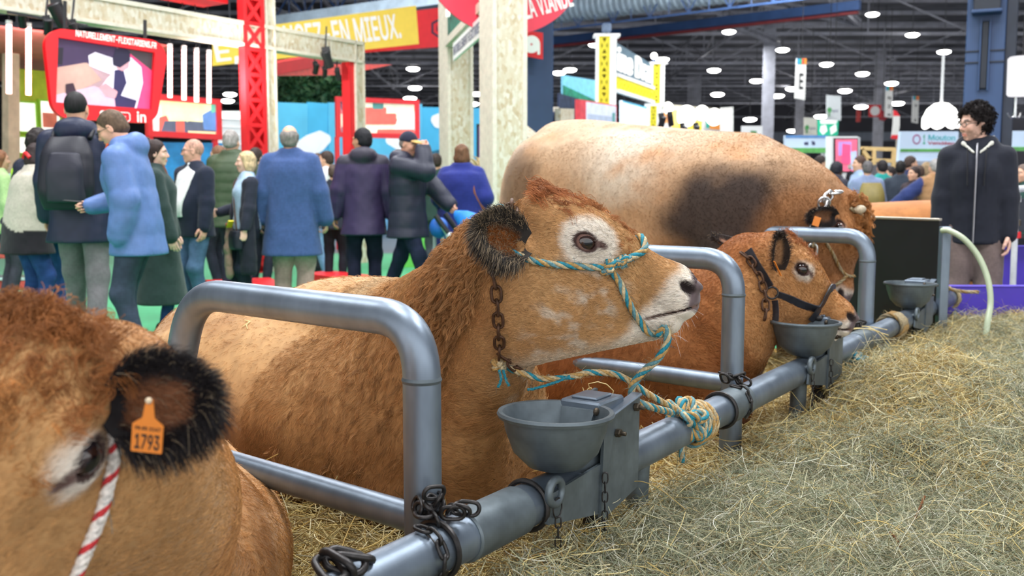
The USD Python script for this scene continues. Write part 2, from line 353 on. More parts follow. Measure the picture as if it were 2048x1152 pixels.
for t in (0.08, 0.40, t_at(1440) + 0.02):
    c = R_at(t); a = np.linspace(0, 2 * np.pi, 28, endpoint=False)
    obj('clamp_ring', tube(np.array([c + 0.055 * (np.cos(x) * NB + np.sin(x) * UP) for x in a]), 0.006, 7, closed=True), STEEL, rail, world=True)
for t in (-0.15, 0.95, 2.3, 3.6):
    obj('support_leg', tube(np.array([R_at(t, 0.0, -0.03), R_at(t, 0.02, -0.5)]), 0.03, 14), GALV_OLD, rail, world=True)
obj('end_brace', tube(np.array([R_at(T_END - 0.06, -0.02, -0.03), R_at(T_END - 0.42, -0.10, -0.5)]), 0.024, 14), GALV_OLD, rail, world=True)

def divider(px, top, run, label, low=True, drop=0.17):
    r_ = ray(px, 600); k_ = r_[0] / r_[1]; o_ = R_at(0, 0.085); t = (k_ * o_[1] - o_[0]) / (U[0] - k_ * U[1]); base = R_at(t, 0.085)
    base[2] = 0.0
    d = thing('stall_divider', label, 'divider', base, group=None)
    tp = base + UP * top; far = tp + W * run; foot = far + W * (drop * 2) - UP * (top - 0.02)
    obj('frame_tube', tube(rounded([base, tp, far, foot], 0.12, 12), 0.0385, 24), GALV, d, world=True)
    obj('weld_collar', tube(np.array([base + UP * (top - 0.125), base + UP * (top - 0.119), base + UP * (top - 0.113)]), [0.0386, 0.041, 0.0386], 24), GALV_OLD, d, world=True)
    obj('weld_collar', tube(np.array([far + W * 0.068 - UP * 0.16, far + W * 0.071 - UP * 0.166, far + W * 0.074 - UP * 0.172]), [0.0386, 0.041, 0.0386], 24), GALV_OLD, d, world=True)
    if low:
        lo = base + UP * 0.522
        obj('lower_tube', tube(np.array([lo + W * 0.02, lo + W * (run + 0.4)]), 0.031, 20), GALV, d, world=True)
    obj('base_plate', bevel_box(0.16, 0.16, 0.012, 0.003, base + UP * 0.006), GALV_OLD, d, world=True)
    return base, tp, far
D1 = divider(842, 0.932, 0.80, 'bent galvanised tube stall divider nearest the camera, beside the cow with the blue halter')
D2 = divider(1467, 0.948, 1.0, 'bent galvanised tube stall divider between the blue-haltered cow and the leather-haltered cow')
D3 = divider(1732, 0.952, 0.92, 'bent galvanised tube stall divider between the leather-haltered cow and the standing ox')
D0 = divider(-700, 0.955, 0.7, 'bent galvanised tube stall divider hidden left of the tagged cow') if False else None

def bowl(t, label, fitting=True):
    """bowl over the rail at t - 0.25, valve box at t"""
    b = thing('drinking_bowl', label, 'drinking bowl', R_at(t), rotz=math.atan2(U[1], U[0]), group=None)
    # local: x along the rail, y to the cattle, z up, origin on the rail's axis
    rim, dep = 0.132, 0.135; out = [(0.03, -dep), (0.065, -dep + 0.012), (0.098, -dep + 0.045), (0.116, -dep + 0.095), (0.121, -0.012), (rim, -0.010), (rim + 0.003, -0.003), (rim, 0.003), (0.122, 0.002), (0.112, -0.02)]
    inn = [(0.107, -0.06), (0.09, -dep + 0.05), (0.06, -dep + 0.022), (0.0, -dep + 0.012)]
    cz = 0.185
    v, f = lathe([(0.0, -dep)] + out + inn, 48); v[:, 0] -= 0.235; v[:, 2] += cz; v[:, 2] += (v[:, 0] + 0.235) * -0.02
    obj('cup', (v, f), GALV_OLD, b, smooth=40)
    obj('pressure_tongue', xf(ball((0, 0, 0), (0.05, 0.035, 0.014)), None, (-0.17, 0.01, cz - 0.095)), GALV, b)
    # valve box: cap, sloping neck, two cheeks
    obj('valve_cap', bevel_box(0.125, 0.11, 0.028, 0.005, (-0.065, 0.0, cz - 0.008)), GALV, b, smooth=20)
    obj('cap_lid', bevel_box(0.078, 0.07, 0.008, 0.003, (-0.068, 0.0, cz + 0.009)), GALV, b, smooth=20)
    pts = [(-0.135, y, cz - 0.01) for y in (-0.045, 0.045)] + [(-0.02, y, cz - 0.01) for y in (-0.045, 0.045)] + [(-0.215, y, -0.01) for y in (-0.02, 0.02)] + [(-0.03, y, -0.02) for y in (-0.045, 0.045)] + [(-0.16, y, 0.05) for y in (-0.04, 0.04)]
    obj('neck', trimesh.convex.convex_hull(np.array(pts)), GALV_OLD, b, smooth=20)
    cheek = Polygon([(-0.115, cz - 0.035), (0.06, cz - 0.005), (0.055, -0.05), (-0.13, -0.085)])
    for y in (-0.064, 0.056):
        m = extrude(cheek.buffer(0.004), 0.008); obj('side_plate', xf((np.asarray(m.vertices)[:, [0, 2, 1]] * [1, 1, 1], m.faces[:, ::-1]), None, (0, y, 0)), GALV_OLD, b, smooth=20)
    obj('top_flange', bar((-0.115, -0.06, cz - 0.03), (0.058, -0.06, cz - 0.001), 0.03, 0.008), GALV, b, smooth=20)
    sad = Polygon([(-0.34, 0.03), (-0.36, -0.03), (-0.1, -0.075), (-0.1, 0.045)])
    m = extrude(sad.buffer(0.003), 0.008); obj('saddle_plate', xf((np.asarray(m.vertices)[:, [0, 2, 1]], m.faces[:, ::-1]), None, (0, -0.058, 0)), GALV_OLD, b, smooth=20)
    for x, z in ((-0.062, cz - 0.075), (0.035, cz - 0.03)):
        h = lathe([(0, 0.012), (0.009, 0.012), (0.0105, 0.009), (0.0105, 0), (0, 0)], 6); s = tube([(0, 0, 0), (0, 0, 0.024)], 0.0055, 8)
        bo = obj('bolt', xf(h, rot([1, 0, 0], 90), (x, -0.066, z)), BRASS, b, smooth=20)
        obj('thread', xf(s, rot([1, 0, 0], 90), (x, -0.066, z)), BRASS, bo, smooth=True)
    obj('hinge_screw', xf(ball((0, 0, 0), (0.010, 0.007, 0.010), 1), None, (-0.135, -0.05, cz - 0.012)), BRASS, b)
    # eye bolt in front, with its small ring and hanging links
    a = np.linspace(0, 2 * np.pi, 24, endpoint=False); c = np.array([-0.335, -0.06, 0.035])
    ey = obj('eye_ring', tube(np.array([c + [0.027 * np.cos(q), 0, 0.027 * np.sin(q)] for q in a]), 0.0095, 9, closed=True), GALV_OLD, b, smooth=True)
    obj('shank', tube([c + [0, 0.012, -0.005], c + [0, 0.05, -0.02]], 0.009, 8), GALV_OLD, ey, smooth=True)
    if fitting:
        obj('key_ring', tube(np.array([c + [0.003 + 0.018 * np.cos(q), -0.004, -0.036 + 0.022 * np.sin(q)] for q in a]), 0.002, 6, closed=True), STEEL, b, smooth=True)
        chain(b, R_chain(b, c + [0.006, -0.004, -0.058], 0.12), 0.026, 0.013, 0.0018, STEEL, 'small_link', wob=0.3)
        chain(b, R_chain(b, np.array([-0.135, -0.075, 0.03]), 0.19), 0.026, 0.013, 0.0018, STEEL, 'small_link', wob=0.3)
    # pipe elbow underneath
    obj('water_pipe', tube(rounded([(-0.05, 0, -0.06), (-0.06, 0, -0.135), (-0.02, 0.0, -0.20)], 0.04), 0.021, 14), STEEL, b, smooth=True)
    obj('pipe_coupling', tube(np.array([(-0.075, -0.01, -0.115), (-0.115, -0.03, -0.165), (-0.135, -0.04, -0.20)]), [0.026, 0.022, 0.018], 12), STEEL, b)
    obj('pipe_nipple', tube(np.array([(-0.128, -0.037, -0.19), (-0.155, -0.05, -0.24)]), 0.014, 12), CHROME, b)
    return b
def R_chain(b, c, L):
    a = math.atan2(U[1], U[0]); R = rot([0, 0, 1], math.degrees(a))
    return [b.loc + R @ (np.asarray(c) - [0, 0, k]) for k in np.linspace(0, L, 8)]
def chain(parent, path, L, W_, wire, m, name='link', roll0=0, wob=0.0, seed=0, local=None):
    rng = np.random.default_rng(seed); path = np.asarray(path, float)
    s = np.r_[0, np.cumsum(np.linalg.norm(np.diff(path, axis=0), axis=1))]; pitch = L - 2 * wire * 0.9; n = max(1, int(s[-1] / pitch))
    pr = stage.GetPrimAtPath(parent.path); M4 = np.array(UsdGeom.XformCache().GetLocalToWorldTransform(pr)); inv = np.linalg.inv(M4)
    for k in range(n):
        a, b = (np.array([np.interp(x, s, path[:, i]) for i in range(3)]) for x in (k * pitch, (k + 1) * pitch))
        Rm = basis(b - a if np.linalg.norm(b - a) > 1e-6 else path[-1] - path[0], (0, 0, 1) if abs(unit(b - a)[2]) < 0.9 else (0, 1, 0)) @ rot([1, 0, 0], roll0 + 90 * (k % 2) + rng.normal() * 20 * wob)
        v, f = xf(tube(link_path(L, W_, 18), wire, 6, closed=True), Rm, (a + b) / 2)
        obj(name, ((np.c_[v, np.ones(len(v))] @ inv)[:, :3], f), m, parent, smooth=True)
T_B1, T_B2, T_B3 = t_at(1212), t_at(1648), t_at(1838)
bowl(T_B1, 'grey metal drinking bowl nearest the camera, below the muzzle of the blue-haltered cow')
bowl(T_B2, 'grey metal drinking bowl in front of the cow with the black leather halter')
bowl(T_B3, 'grey metal drinking bowl in front of the black end board', False)
# ================================================================ straw bedding and the hay in the feed alley
def rail_n(x, y): return (x - RA[0]) * NB[0] + (y - RA[1]) * NB[1]
def hay_z(x, y):
    """height of the hay and straw: the alley on the camera's side of the rail, the bedding on the cattle's side"""
    x, y = np.asarray(x, float), np.asarray(y, float); n = rail_n(x, y)
    p = np.stack([x, y, 0 * x], -1)
    t = (x - RA[0]) * U[0] + (y - RA[1]) * U[1]
    al = 0.29 + 0.14 * (meshkit.fbm(p * 1.9, 3, 5) - 0.35) + 0.07 * (meshkit.fbm(p * 6.0, 2, 9) - 0.5)
    al += 0.16 * np.exp(-((t - 2.75) / 0.55) ** 2 - ((n + 0.42) / 0.34) ** 2) + 0.05 * sstep(3.0, 5.0, y)
    bed = 0.20 + 0.13 * (meshkit.fbm(p * 2.6 + 4, 3, 3) - 0.4) + 0.06 * np.exp(-(n / 0.35) ** 2)
    s = sstep(-0.10, 0.12, n)
    return al * (1 - s) + bed * s
STRAW_COLS = [srgb(*c) for c in ((212, 190, 126), (226, 208, 152), (204, 176, 106), (236, 224, 180), (190, 160, 92), (208, 188, 124), (168, 138, 84))]
HAY_COLS = [srgb(*c) for c in ((176, 176, 146), (158, 162, 130), (194, 192, 160), (132, 140, 112), (204, 198, 162), (180, 170, 128), (116, 120, 94), (150, 134, 98), (232, 230, 212), (146, 156, 128))]
STRAWMAT = M('straw_strand', (1, 1, 1), rough=0.55, vcol=True, var=0.10, scale=40, spec=0.35)
def strands(n, region, length, seed, spread=0.55, lift=0.02, curl=0.35, k=5):
    """n bent strands lying on the hay within region(rng, n) -> x, y"""
    rng = np.random.default_rng(seed); x, y = region(rng, n); a = rng.uniform(0, 2 * np.pi, n); L = length * rng.lognormal(0, 0.45, n)
    tilt = rng.normal(0.05, spread * 0.45, n); bend = rng.normal(0, curl, n); vb = rng.normal(-0.1, 0.5, n); up = rng.exponential(lift, n) - lift * 0.6
    s = np.linspace(-0.5, 0.5, k)[None]; th = a[:, None] + bend[:, None] * s * 2.5; dl = L[:, None] / (k - 1)
    dx, dy = np.cumsum(np.cos(th) * dl, 1), np.cumsum(np.sin(th) * dl, 1)
    dz = tilt[:, None] * s * L[:, None] + vb[:, None] * (s ** 2) * L[:, None] * 0.9
    X, Y = x[:, None] + dx - dx.mean(1, keepdims=True), y[:, None] + dy - dy.mean(1, keepdims=True)
    base = hay_z(x, y)[:, None] * 0.55 + hay_z(X, Y) * 0.45
    return np.stack([X, Y, base + dz + up[:, None] + 0.008], -1)
def in_view(x, y, z=0.3, m=0.22):
    d = y * CP + (CAM_H - z) * SP; h = y * -SP * 0 + 0
    px = 1024 + F_PX * x / np.maximum(d, 0.05); zz = (z - CAM_H) * CP + y * SP; py = 576 - F_PX * zz / np.maximum(d, 0.05)
    return (px > -m * 2048) & (px < 2048 * (1 + m)) & (py < 1152 * (1 + m))
def region(cond, x0=-2.4, x1=3.95, y0=1.2, y1=6.1, bias=1.0):
    def f(rng, n):
        xs, ys, c = [], [], 0
        while c < n:
            # drawn evenly over the ground, then thinned with distance
            y = rng.uniform(y0, y1, 6 * n); x = rng.uniform(x0, x1, 6 * n); keep = in_view(x, y) & cond(x, y) & (rng.random(6 * n) < (y0 / y) ** bias)
            xs.append(x[keep]); ys.append(y[keep]); c += keep.sum()
        return np.concatenate(xs)[:n], np.concatenate(ys)[:n]
    return f
gx, gy = np.meshgrid(np.linspace(-3.2, 4.0, 181), np.linspace(0.9, 6.12, 131), indexing='ij')
gv = np.stack([gx, gy, hay_z(gx, gy)], -1).reshape(-1, 3); ii, jj = np.meshgrid(np.arange(180), np.arange(130), indexing='ij')
q = np.stack([ii * 131 + jj, (ii + 1) * 131 + jj, (ii + 1) * 131 + jj + 1, ii * 131 + jj + 1], -1).reshape(-1, 4)
q = q[rail_n(gv[q, 0].mean(1), gv[q, 1].mean(1)) < 3.2]
n_ = rail_n(gv[:, 0], gv[:, 1])
def build_hay():
    al = q[n_[q].mean(1) < 0.0]; be = q[n_[q].mean(1) >= 0.0]
    def sheet(name, qq, label, m):
        h = thing(name, label, 'hay' if name == 'hay' else 'straw', (0, 0, 0), kind='stuff')
        obj('bed', (gv, qq), m, h, smooth=True); return h
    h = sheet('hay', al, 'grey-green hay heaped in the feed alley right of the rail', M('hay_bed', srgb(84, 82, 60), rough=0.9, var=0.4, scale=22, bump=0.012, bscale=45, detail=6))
    s = sheet('straw', be, 'golden straw bedding under the cattle behind the rail', M('straw_bed', srgb(150, 116, 50), rough=0.9, var=0.4, scale=22, bump=0.012, bscale=45, detail=6))
    rng = np.random.default_rng(11)
    alley = lambda x, y: rail_n(x, y) < 0.02
    bed = lambda x, y: (rail_n(x, y) > -0.02) & (rail_n(x, y) < 2.6)
    def golden(x, y):  # where straw lies on top of the hay
        t = (x - RA[0]) * U[0] + (y - RA[1]) * U[1]; n = rail_n(x, y)
        g = 0.8 * np.exp(-((t - 2.75) / 0.6) ** 2 - ((n + 0.42) / 0.36) ** 2) + 0.5 * sstep(-0.3, 0.0, n) + 0.5 * sstep(4.6, 5.8, y)
        return np.clip(g + 0.9 * (meshkit.fbm(np.stack([x * 2.2, y * 2.2, 0 * x], -1), 3, 2) - 0.62) * 1.4, 0, 1)
    def put(name, parent, n, reg, length, width, seed, cols, mixin=None, **kw):
        p = strands(n, reg, length, seed, **kw); r = np.random.default_rng(seed + 1)
        c = np.array(cols)[r.integers(0, len(cols), n)]
        if mixin is not None:
            g = mixin(p[:, 2, 0], p[:, 2, 1]) > r.random(n); c[g] = np.array(STRAW_COLS)[r.integers(0, len(STRAW_COLS), g.sum())]; width = np.where(g, width * 1.35, width)
        c = c * r.uniform(0.45, 1.08, (n, 1))
        curves(name, p, STRAWMAT, parent, np.broadcast_to(width, (n,)) * r.uniform(0.7, 1.3, n), 0.8, np.clip(c, 0, 1))
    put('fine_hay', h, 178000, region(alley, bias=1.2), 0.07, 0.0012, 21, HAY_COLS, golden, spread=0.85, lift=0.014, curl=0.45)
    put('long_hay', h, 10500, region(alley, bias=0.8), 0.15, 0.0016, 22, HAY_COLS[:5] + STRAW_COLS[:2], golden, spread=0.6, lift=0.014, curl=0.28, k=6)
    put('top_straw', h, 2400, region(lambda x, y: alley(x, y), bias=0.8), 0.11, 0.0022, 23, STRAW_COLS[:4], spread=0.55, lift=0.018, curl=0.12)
    put('bedding_strand', s, 46000, region(bed, -2.2, 2.8, 1.5, 5.6, 0.9), 0.12, 0.0026, 24, STRAW_COLS, spread=0.6, lift=0.016, curl=0.25)
    put('loose_strand', s, 900, region(bed, -2.2, 2.8, 1.5, 5.6, 0.5), 0.2, 0.003, 25, STRAW_COLS, spread=1.0, lift=0.035, curl=0.5, k=6)
    for k, (px, py, L, a, b) in enumerate(((1835, 1010, 0.13, 60, 38), (1790, 1085, 0.07, 110, 30))):
        c = Pz(px, py, 0.34); c[2] = hay_z(c[0], c[1]) + 0.045; d = np.array([math.cos(math.radians(a)) * math.cos(math.radians(b)), 0.25, math.sin(math.radians(b))]) * L / 2
        obj('twig', tube(spline([c - d, c + [0.003, 0, 0.002], c + d], 9), 0.0035, 7), M('twig', srgb(118, 74, 40), rough=0.7, var=0.3, scale=60), None, label=('longer' if k == 0 else 'shorter') + ' brown twig sticking up out of the hay', cat='twig')
build_hay()
# ================================================================ the hall: ceiling, far walls, trusses, lamps
DARKC = M('dark_ceiling', srgb(120, 122, 132), rough=0.9, var=0.25, scale=0.5)
STRUCT = M('truss_steel', srgb(190, 192, 204), rough=0.6, var=0.2, scale=1.0)
BLUEST = M('blue_steel', srgb(58, 88, 138), rough=0.5, var=0.12, scale=2.0)
NAVY = M('navy_steel', srgb(44, 68, 106), rough=0.5, var=0.08, scale=2.0)
DUCT = M('duct_metal', srgb(176, 196, 212), rough=0.4, metal=0.1, var=0.15, scale=2.0)
obj('ceiling', plate((-60, -8, 11.6), (-60, 130, 11.6), (90, -8, 11.6), 0.2), DARKC, kind='structure', smooth=False, label='dark high ceiling of the exhibition hall', cat='ceiling')
obj('wall_back', plate((-60, 128, 0), (90, 128, 0), (-60, 128, 11.6), 0.3), M('far_wall', srgb(100, 100, 108), rough=0.8, var=0.1, scale=0.2), kind='structure', smooth=False, label='grey cladding on the far wall of the hall', cat='wall')
obj('wall_left', plate((-58, -8, 0), (-58, 128, 0), (-58, -8, 11.6), 0.3), M('side_wall', srgb(120, 120, 126), rough=0.8), kind='structure', smooth=False, label='grey side wall on the left of the hall', cat='wall')
obj('wall_right', plate((88, -8, 0), (88, 128, 0), (88, -8, 11.6), 0.3), M('side_wall'), kind='structure', smooth=False, label='grey side wall on the right of the hall', cat='wall')
def truss(name, a, b, h, label, m=None, bays=12, r=0.07, cat='roof truss', group=None):
    m = m or STRUCT; a, b = np.asarray(a, float), np.asarray(b, float); t = thing(name, label, cat, a, kind='structure', group=group); n = bays
    obj('bottom_chord', bar(a, b, r * 2.2, r * 2.2), m, t, world=True, smooth=20); obj('top_chord', bar(a + UP * h, b + UP * h, r * 2.2, r * 2.2), m, t, world=True, smooth=20)
    p = [a + (b - a) * k / n for k in range(n + 1)]
    for k in range(n):
        q0, q1 = (p[k], p[k + 1] + UP * h) if k % 2 == 0 else (p[k] + UP * h, p[k + 1])
        obj('brace', bar(q0, q1, r, r), m, t, world=True, smooth=20); obj('upright', bar(p[k], p[k] + UP * h, r * .8, r * .8), m, t, world=True, smooth=20)
    return t
for i, y in enumerate((30, 40, 50, 62, 76, 92, 110)): truss('roof_truss', (-40, y, 8.6), (75, y, 8.6), 2.2, 'dark steel roof truss crossing the hall under the ceiling', bays=22, group='cross trusses of the hall roof')
for i, x in enumerate((-10, 12, 34, 56)): truss('roof_truss', (x, 26, 9.3), (x, 126, 9.3), 1.6, 'dark steel roof truss running the length of the hall', bays=16, group='lengthwise trusses of the hall roof')
pur = thing('ceiling_purlins', 'thin parallel steel purlins just below the dark hall ceiling', 'purlins', (0, 20, 11.4), kind='structure')
for k in range(26): obj('purlin', bar((-45, 24 + 4 * k, 11.35), (80, 24 + 4 * k, 11.35), .12, .35), STRUCT, pur, world=True, smooth=False)
nt = truss('roof_truss', Pz(1090, 62, 6.6), Pz(1640, -6, 6.6), 1.15, 'blue-grey lattice truss carrying the big silver duct at the top of the photo', BLUEST, 14, .03)
du = thing('air_duct', 'large silver spiral air duct at the top of the photo', 'air duct', Pz(1100, 62, 6.6) + UP * .75)
da, db = Pz(1080, 62, 6.6) + [-.4, .7, .75], Pz(1640, -6, 6.6) + [.0, .7, .75]; ns = 46; tt = np.repeat(np.linspace(0, 1, ns), 2); rr = np.tile([.52, .49], ns)
obj('tube', tube(da[None] + (db - da)[None] * (tt[:, None] + np.tile([0, .006], ns)[:, None]), rr, 28), DUCT, du, world=True, smooth=25)
gb = thing('crane_beam', 'blue crane beam with a red stripe under the silver duct', 'beam', Pz(1100, 85, 6.2), kind='structure')
ba, bb = Pz(1090, 84, 7.0), Pz(1720, 10, 7.0)
obj('web', bar(ba, bb, .2, .30), BLUEST, gb, world=True, smooth=20); obj('red_stripe', bar(ba + UP * -.2 + [0, .2, 0], bb + UP * -.2 + [0, .2, 0], .2, .09), M('red_rail', srgb(150, 62, 66)), gb, world=True, smooth=20)
db_ = thing('air_duct', 'flat grey duct over the yellow slogan banner', 'air duct', Pz(560, 45, 6.5)); obj('tube', bar(Pz(548, 46, 6.6), Pz(905, -4, 6.6), .5, .35), DUCT, db_, world=True, smooth=20)
truss('roof_truss', Pz(548, 40, 7.4), Pz(900, -14, 7.4), .8, 'grey-blue lattice truss above the yellow slogan banner', BLUEST, 10, .05)
for i, (a, b_) in enumerate((((1500, 4), (1720, 52)), ((1660, 0), (1716, 50)), ((1440, 42), (1560, 92)))): truss('roof_brace', Pz(*a, 8.0), Pz(*b_, 8.4), .25, ('long sloping lattice brace right of the crane beam', 'short sloping lattice brace meeting a longer one under the roof', 'sloping lattice brace left of the letter banner')[i], STRUCT, 6, .06)
wp = obj('wall_band', bar((-40, 127.4, 7.3), (85, 127.4, 7.3), .4, 1.1), M('pale_band', srgb(170, 180, 195), rough=.6), label='pale horizontal band along the top of the far wall', cat='wall', kind='structure')
LAMP = E('lamp_glow', (1.0, 0.97, 0.92), 14.0); LAMPB = M('lamp_body', srgb(120, 122, 128), rough=.5, metal=.4)
def lamp_proto():
    pass
LP = [(1745, 27), (1825, 68), (1888, 102), (1565, 98), (1140, 138), (1458, 62), (1428, 139), (1513, 160), (1435, 187), (1585, 176), (1653, 127), (1725, 146), (1783, 165), (1642, 231), (1500, 237), (1190, 88), (1325, 117), (1585, 260), (830, 174), (820, 195), (955, 186), (945, 206), (826, 136), (1118, 144), (1600, 262), (1880, 235), (460, 187), (455, 200), (1722, 212), (1795, 205), (1555, 190), (1690, 180)]
lp0 = None
for k, (x, y) in enumerate(LP):
    z = 8.4 if y < 215 else 7.2; c = Pz(x, y, z); c = c * min(1, 118 / c[1]) if c[1] > 118 else c
    if c[1] >= 117: c[2] = P(x, y, c[1])[2]
    sc = min(1.1, max(0.45, c[1] / 85.0))
    lab = 'bright round lamp hanging under the dark hall ceiling'
    if lp0 is None:
        lp0 = thing('hall_lamp', lab, 'lamp', c, group='round lamps under the hall ceiling', scale=sc)
        obj('bulb', lathe([(0, -.26), (.30, -.24), (.50, -.15), (.56, -.05), (.40, .02), (0, .03)], 20), LAMP, lp0, smooth=True); obj('housing', lathe([(.42, .03), (.40, .12), (.2, .22), (.05, .3), (0, .3)], 20), LAMPB, lp0, smooth=30); obj('rod', tube([(0, 0, .28), (0, 0, 5.5)], .03, 6), LAMPB, lp0)
    else: dup(lp0, c, lab, scale=sc)
def column(px, d, w, dep, label, m, z1=11.6, parts=True):
    c = P(px, 370, d); c[2] = 0; t = thing('steel_column', label, 'column', c, rotz=-math.atan2(c[0], c[1]), kind='structure')
    obj('shaft', bevel_box(w, dep, z1, .01, (0, dep / 2, z1 / 2)), m, t, smooth=20); return t, c
for px, d, w in ((1532, 52, .62), (1752, 78, .8), (1385, 95, 1.3), (1595, 90, .8)): column(px, d, w, w, {1532: 'grey steel column left of the E banner', 1752: 'grey steel column behind the small red square sign', 1385: 'wide grey column in the dark background behind the yellow stand', 1595: 'slim grey column far behind the E banner'}[px], STRUCT)
t, c = column(1077, 17.5, .50, .5, 'navy steel column carrying the red sign with a white spiral', NAVY)
obj('collar', bevel_box(.62, .62, .5, .02, (0, .25, 4.3)), M('grey_collar', srgb(110, 120, 132)), t, smooth=20)
t, c = column(1957, 12.5, .44, .55, 'big navy steel column behind the man in the black hoodie', NAVY)
obj('side_flange', bevel_box(.13, .5, 11.6, .01, (.285, .3, 5.8)), M('dark_flange', srgb(34, 40, 54)), t, smooth=20)
zz = lambda y, d=12.5: CAM_H + (370 - y) / F_PX * d
obj('cable_slot', bevel_box(.085, .05, zz(52) - zz(182), .01, (-.005, -.02, (zz(52) + zz(182)) / 2)), M('slot_dark', srgb(24, 30, 42)), t, smooth=20)
for x in (-.055, .045): obj('slot_rim', bevel_box(.018, .07, zz(48) - zz(186), .004, (x, -.03, (zz(48) + zz(186)) / 2)), NAVY, t, smooth=20)
obj('bracket_box', bevel_box(.30, .22, .26, .01, (0, -.1, zz(16))), M('slot_dark'), t, smooth=20); obj('bracket_frame', bevel_box(.34, .24, .05, .01, (0, -.1, zz(4))), NAVY, t, smooth=20); obj('bracket_frame', bevel_box(.34, .24, .04, .01, (0, -.1, zz(36))), NAVY, t, smooth=20)
for y in (108, 130): obj('band', bevel_box(.445, .02, .02, .003, (0, -.005, zz(y))), M('dark_flange'), t, smooth=20)
# ================================================================ cattle
COAT = M('coat', (1, 1, 1), rough=0.75, vcol=True, var=0.10, scale=26, bump=0.0015, bscale=150, stretch=(1, 1, 0.5), spec=0.25, sheen=0.15)
HAIRM = M('hair', (1, 1, 1), rough=0.6, vcol=True, var=0.05, scale=10, spec=0.22)
EYEM = M('cow_eye', (1, 1, 1), rough=0.04, vcol=True, var=0.0, spec=0.8)
NOSEM = M('wet_nose', srgb(86, 74, 76), rough=0.28, var=0.25, scale=30, bump=0.0015, bscale=260)
HORNM = M('horn', srgb(182, 168, 144), rough=0.5, var=0.25, scale=40)
TAN, WHITE, DARK, RED = srgb(187, 144, 95), srgb(226, 216, 203), srgb(44, 33, 28), srgb(150, 88, 46)

def head_ops(F, o, R, s=1.0, wide=1.0, deep=1.0):
    """the head's solids in its own frame: x to the muzzle, y left, z to the forehead; origin between the ears"""
    T = lambda x, y, z: o + R @ (np.array([x, y * wide, z]) * s)
    def ell(c, r, k=0.03, Rl=None, op='add'): F.ell(T(*c), np.array([r[0], r[1] * wide, r[2]]) * s, k * s, R if Rl is None else R @ Rl, op)
    def cone(a, b, ra, rb, k=0.03, fl=None, op='add'): F.cone(T(*a), T(*b), ra * s, rb * s, k * s, op, None if fl is None else (R @ np.array(fl[0], float), fl[1]))
    ell((0.03, 0, 0.025), (0.14, 0.108, 0.085)); ell((0.11, 0, 0.035), (0.11, 0.096, 0.064), 0.04)
    cone((0.12, 0, 0.012), (0.33, 0, 0.012), 0.074, 0.051, 0.04, ((0, 1, 0), 0.92))
    ell((0.345, 0, 0.0), (0.068, 0.071, 0.062), 0.04); ell((0.378, 0, -0.018), (0.042, 0.066, 0.042), 0.03)
    cone((0.07, 0, -0.215 * deep), (0.325, 0, -0.092), 0.105, 0.05, 0.04, ((0, 1, 0), 0.78))
    ell((0.352, 0, -0.076), (0.052, 0.05, 0.032), 0.02)
    for q in (-1, 1):
        ell((0.06, 0.058 * q, -0.11 * deep), (0.125, 0.055, 0.13), 0.05); ell((0.17, 0.052 * q, -0.07), (0.10, 0.035, 0.06), 0.05)
        ell((0.078, 0.092 * q, 0.034), (0.054, 0.030, 0.047), 0.025)                     # brow and orbit
        ell((0.083, 0.112 * q, 0.020), (0.037, 0.018, 0.031), 0.008)                      # lids
        ell((0.084, 0.124 * q, 0.020), (0.0285, 0.018, 0.0205), 0.004, op='cut')
        cone((0.112, 0.110 * q, 0.030), (0.130, 0.102 * q, 0.037), 0.004, 0.002, 0.004, op='cut')
        ell((0.366, 0.062 * q, 0.026), (0.023, 0.016, 0.016), 0.010, rot([0, 1, 0], 25), 'cut')    # nostril
        ell((0.375, 0.046 * q, 0.040), (0.03, 0.018, 0.012), 0.02)
    ell((0.362, 0, -0.046), (0.068, 0.10, 0.0035), 0.006, rot([0, 1, 0], -40), 'cut')      # mouth

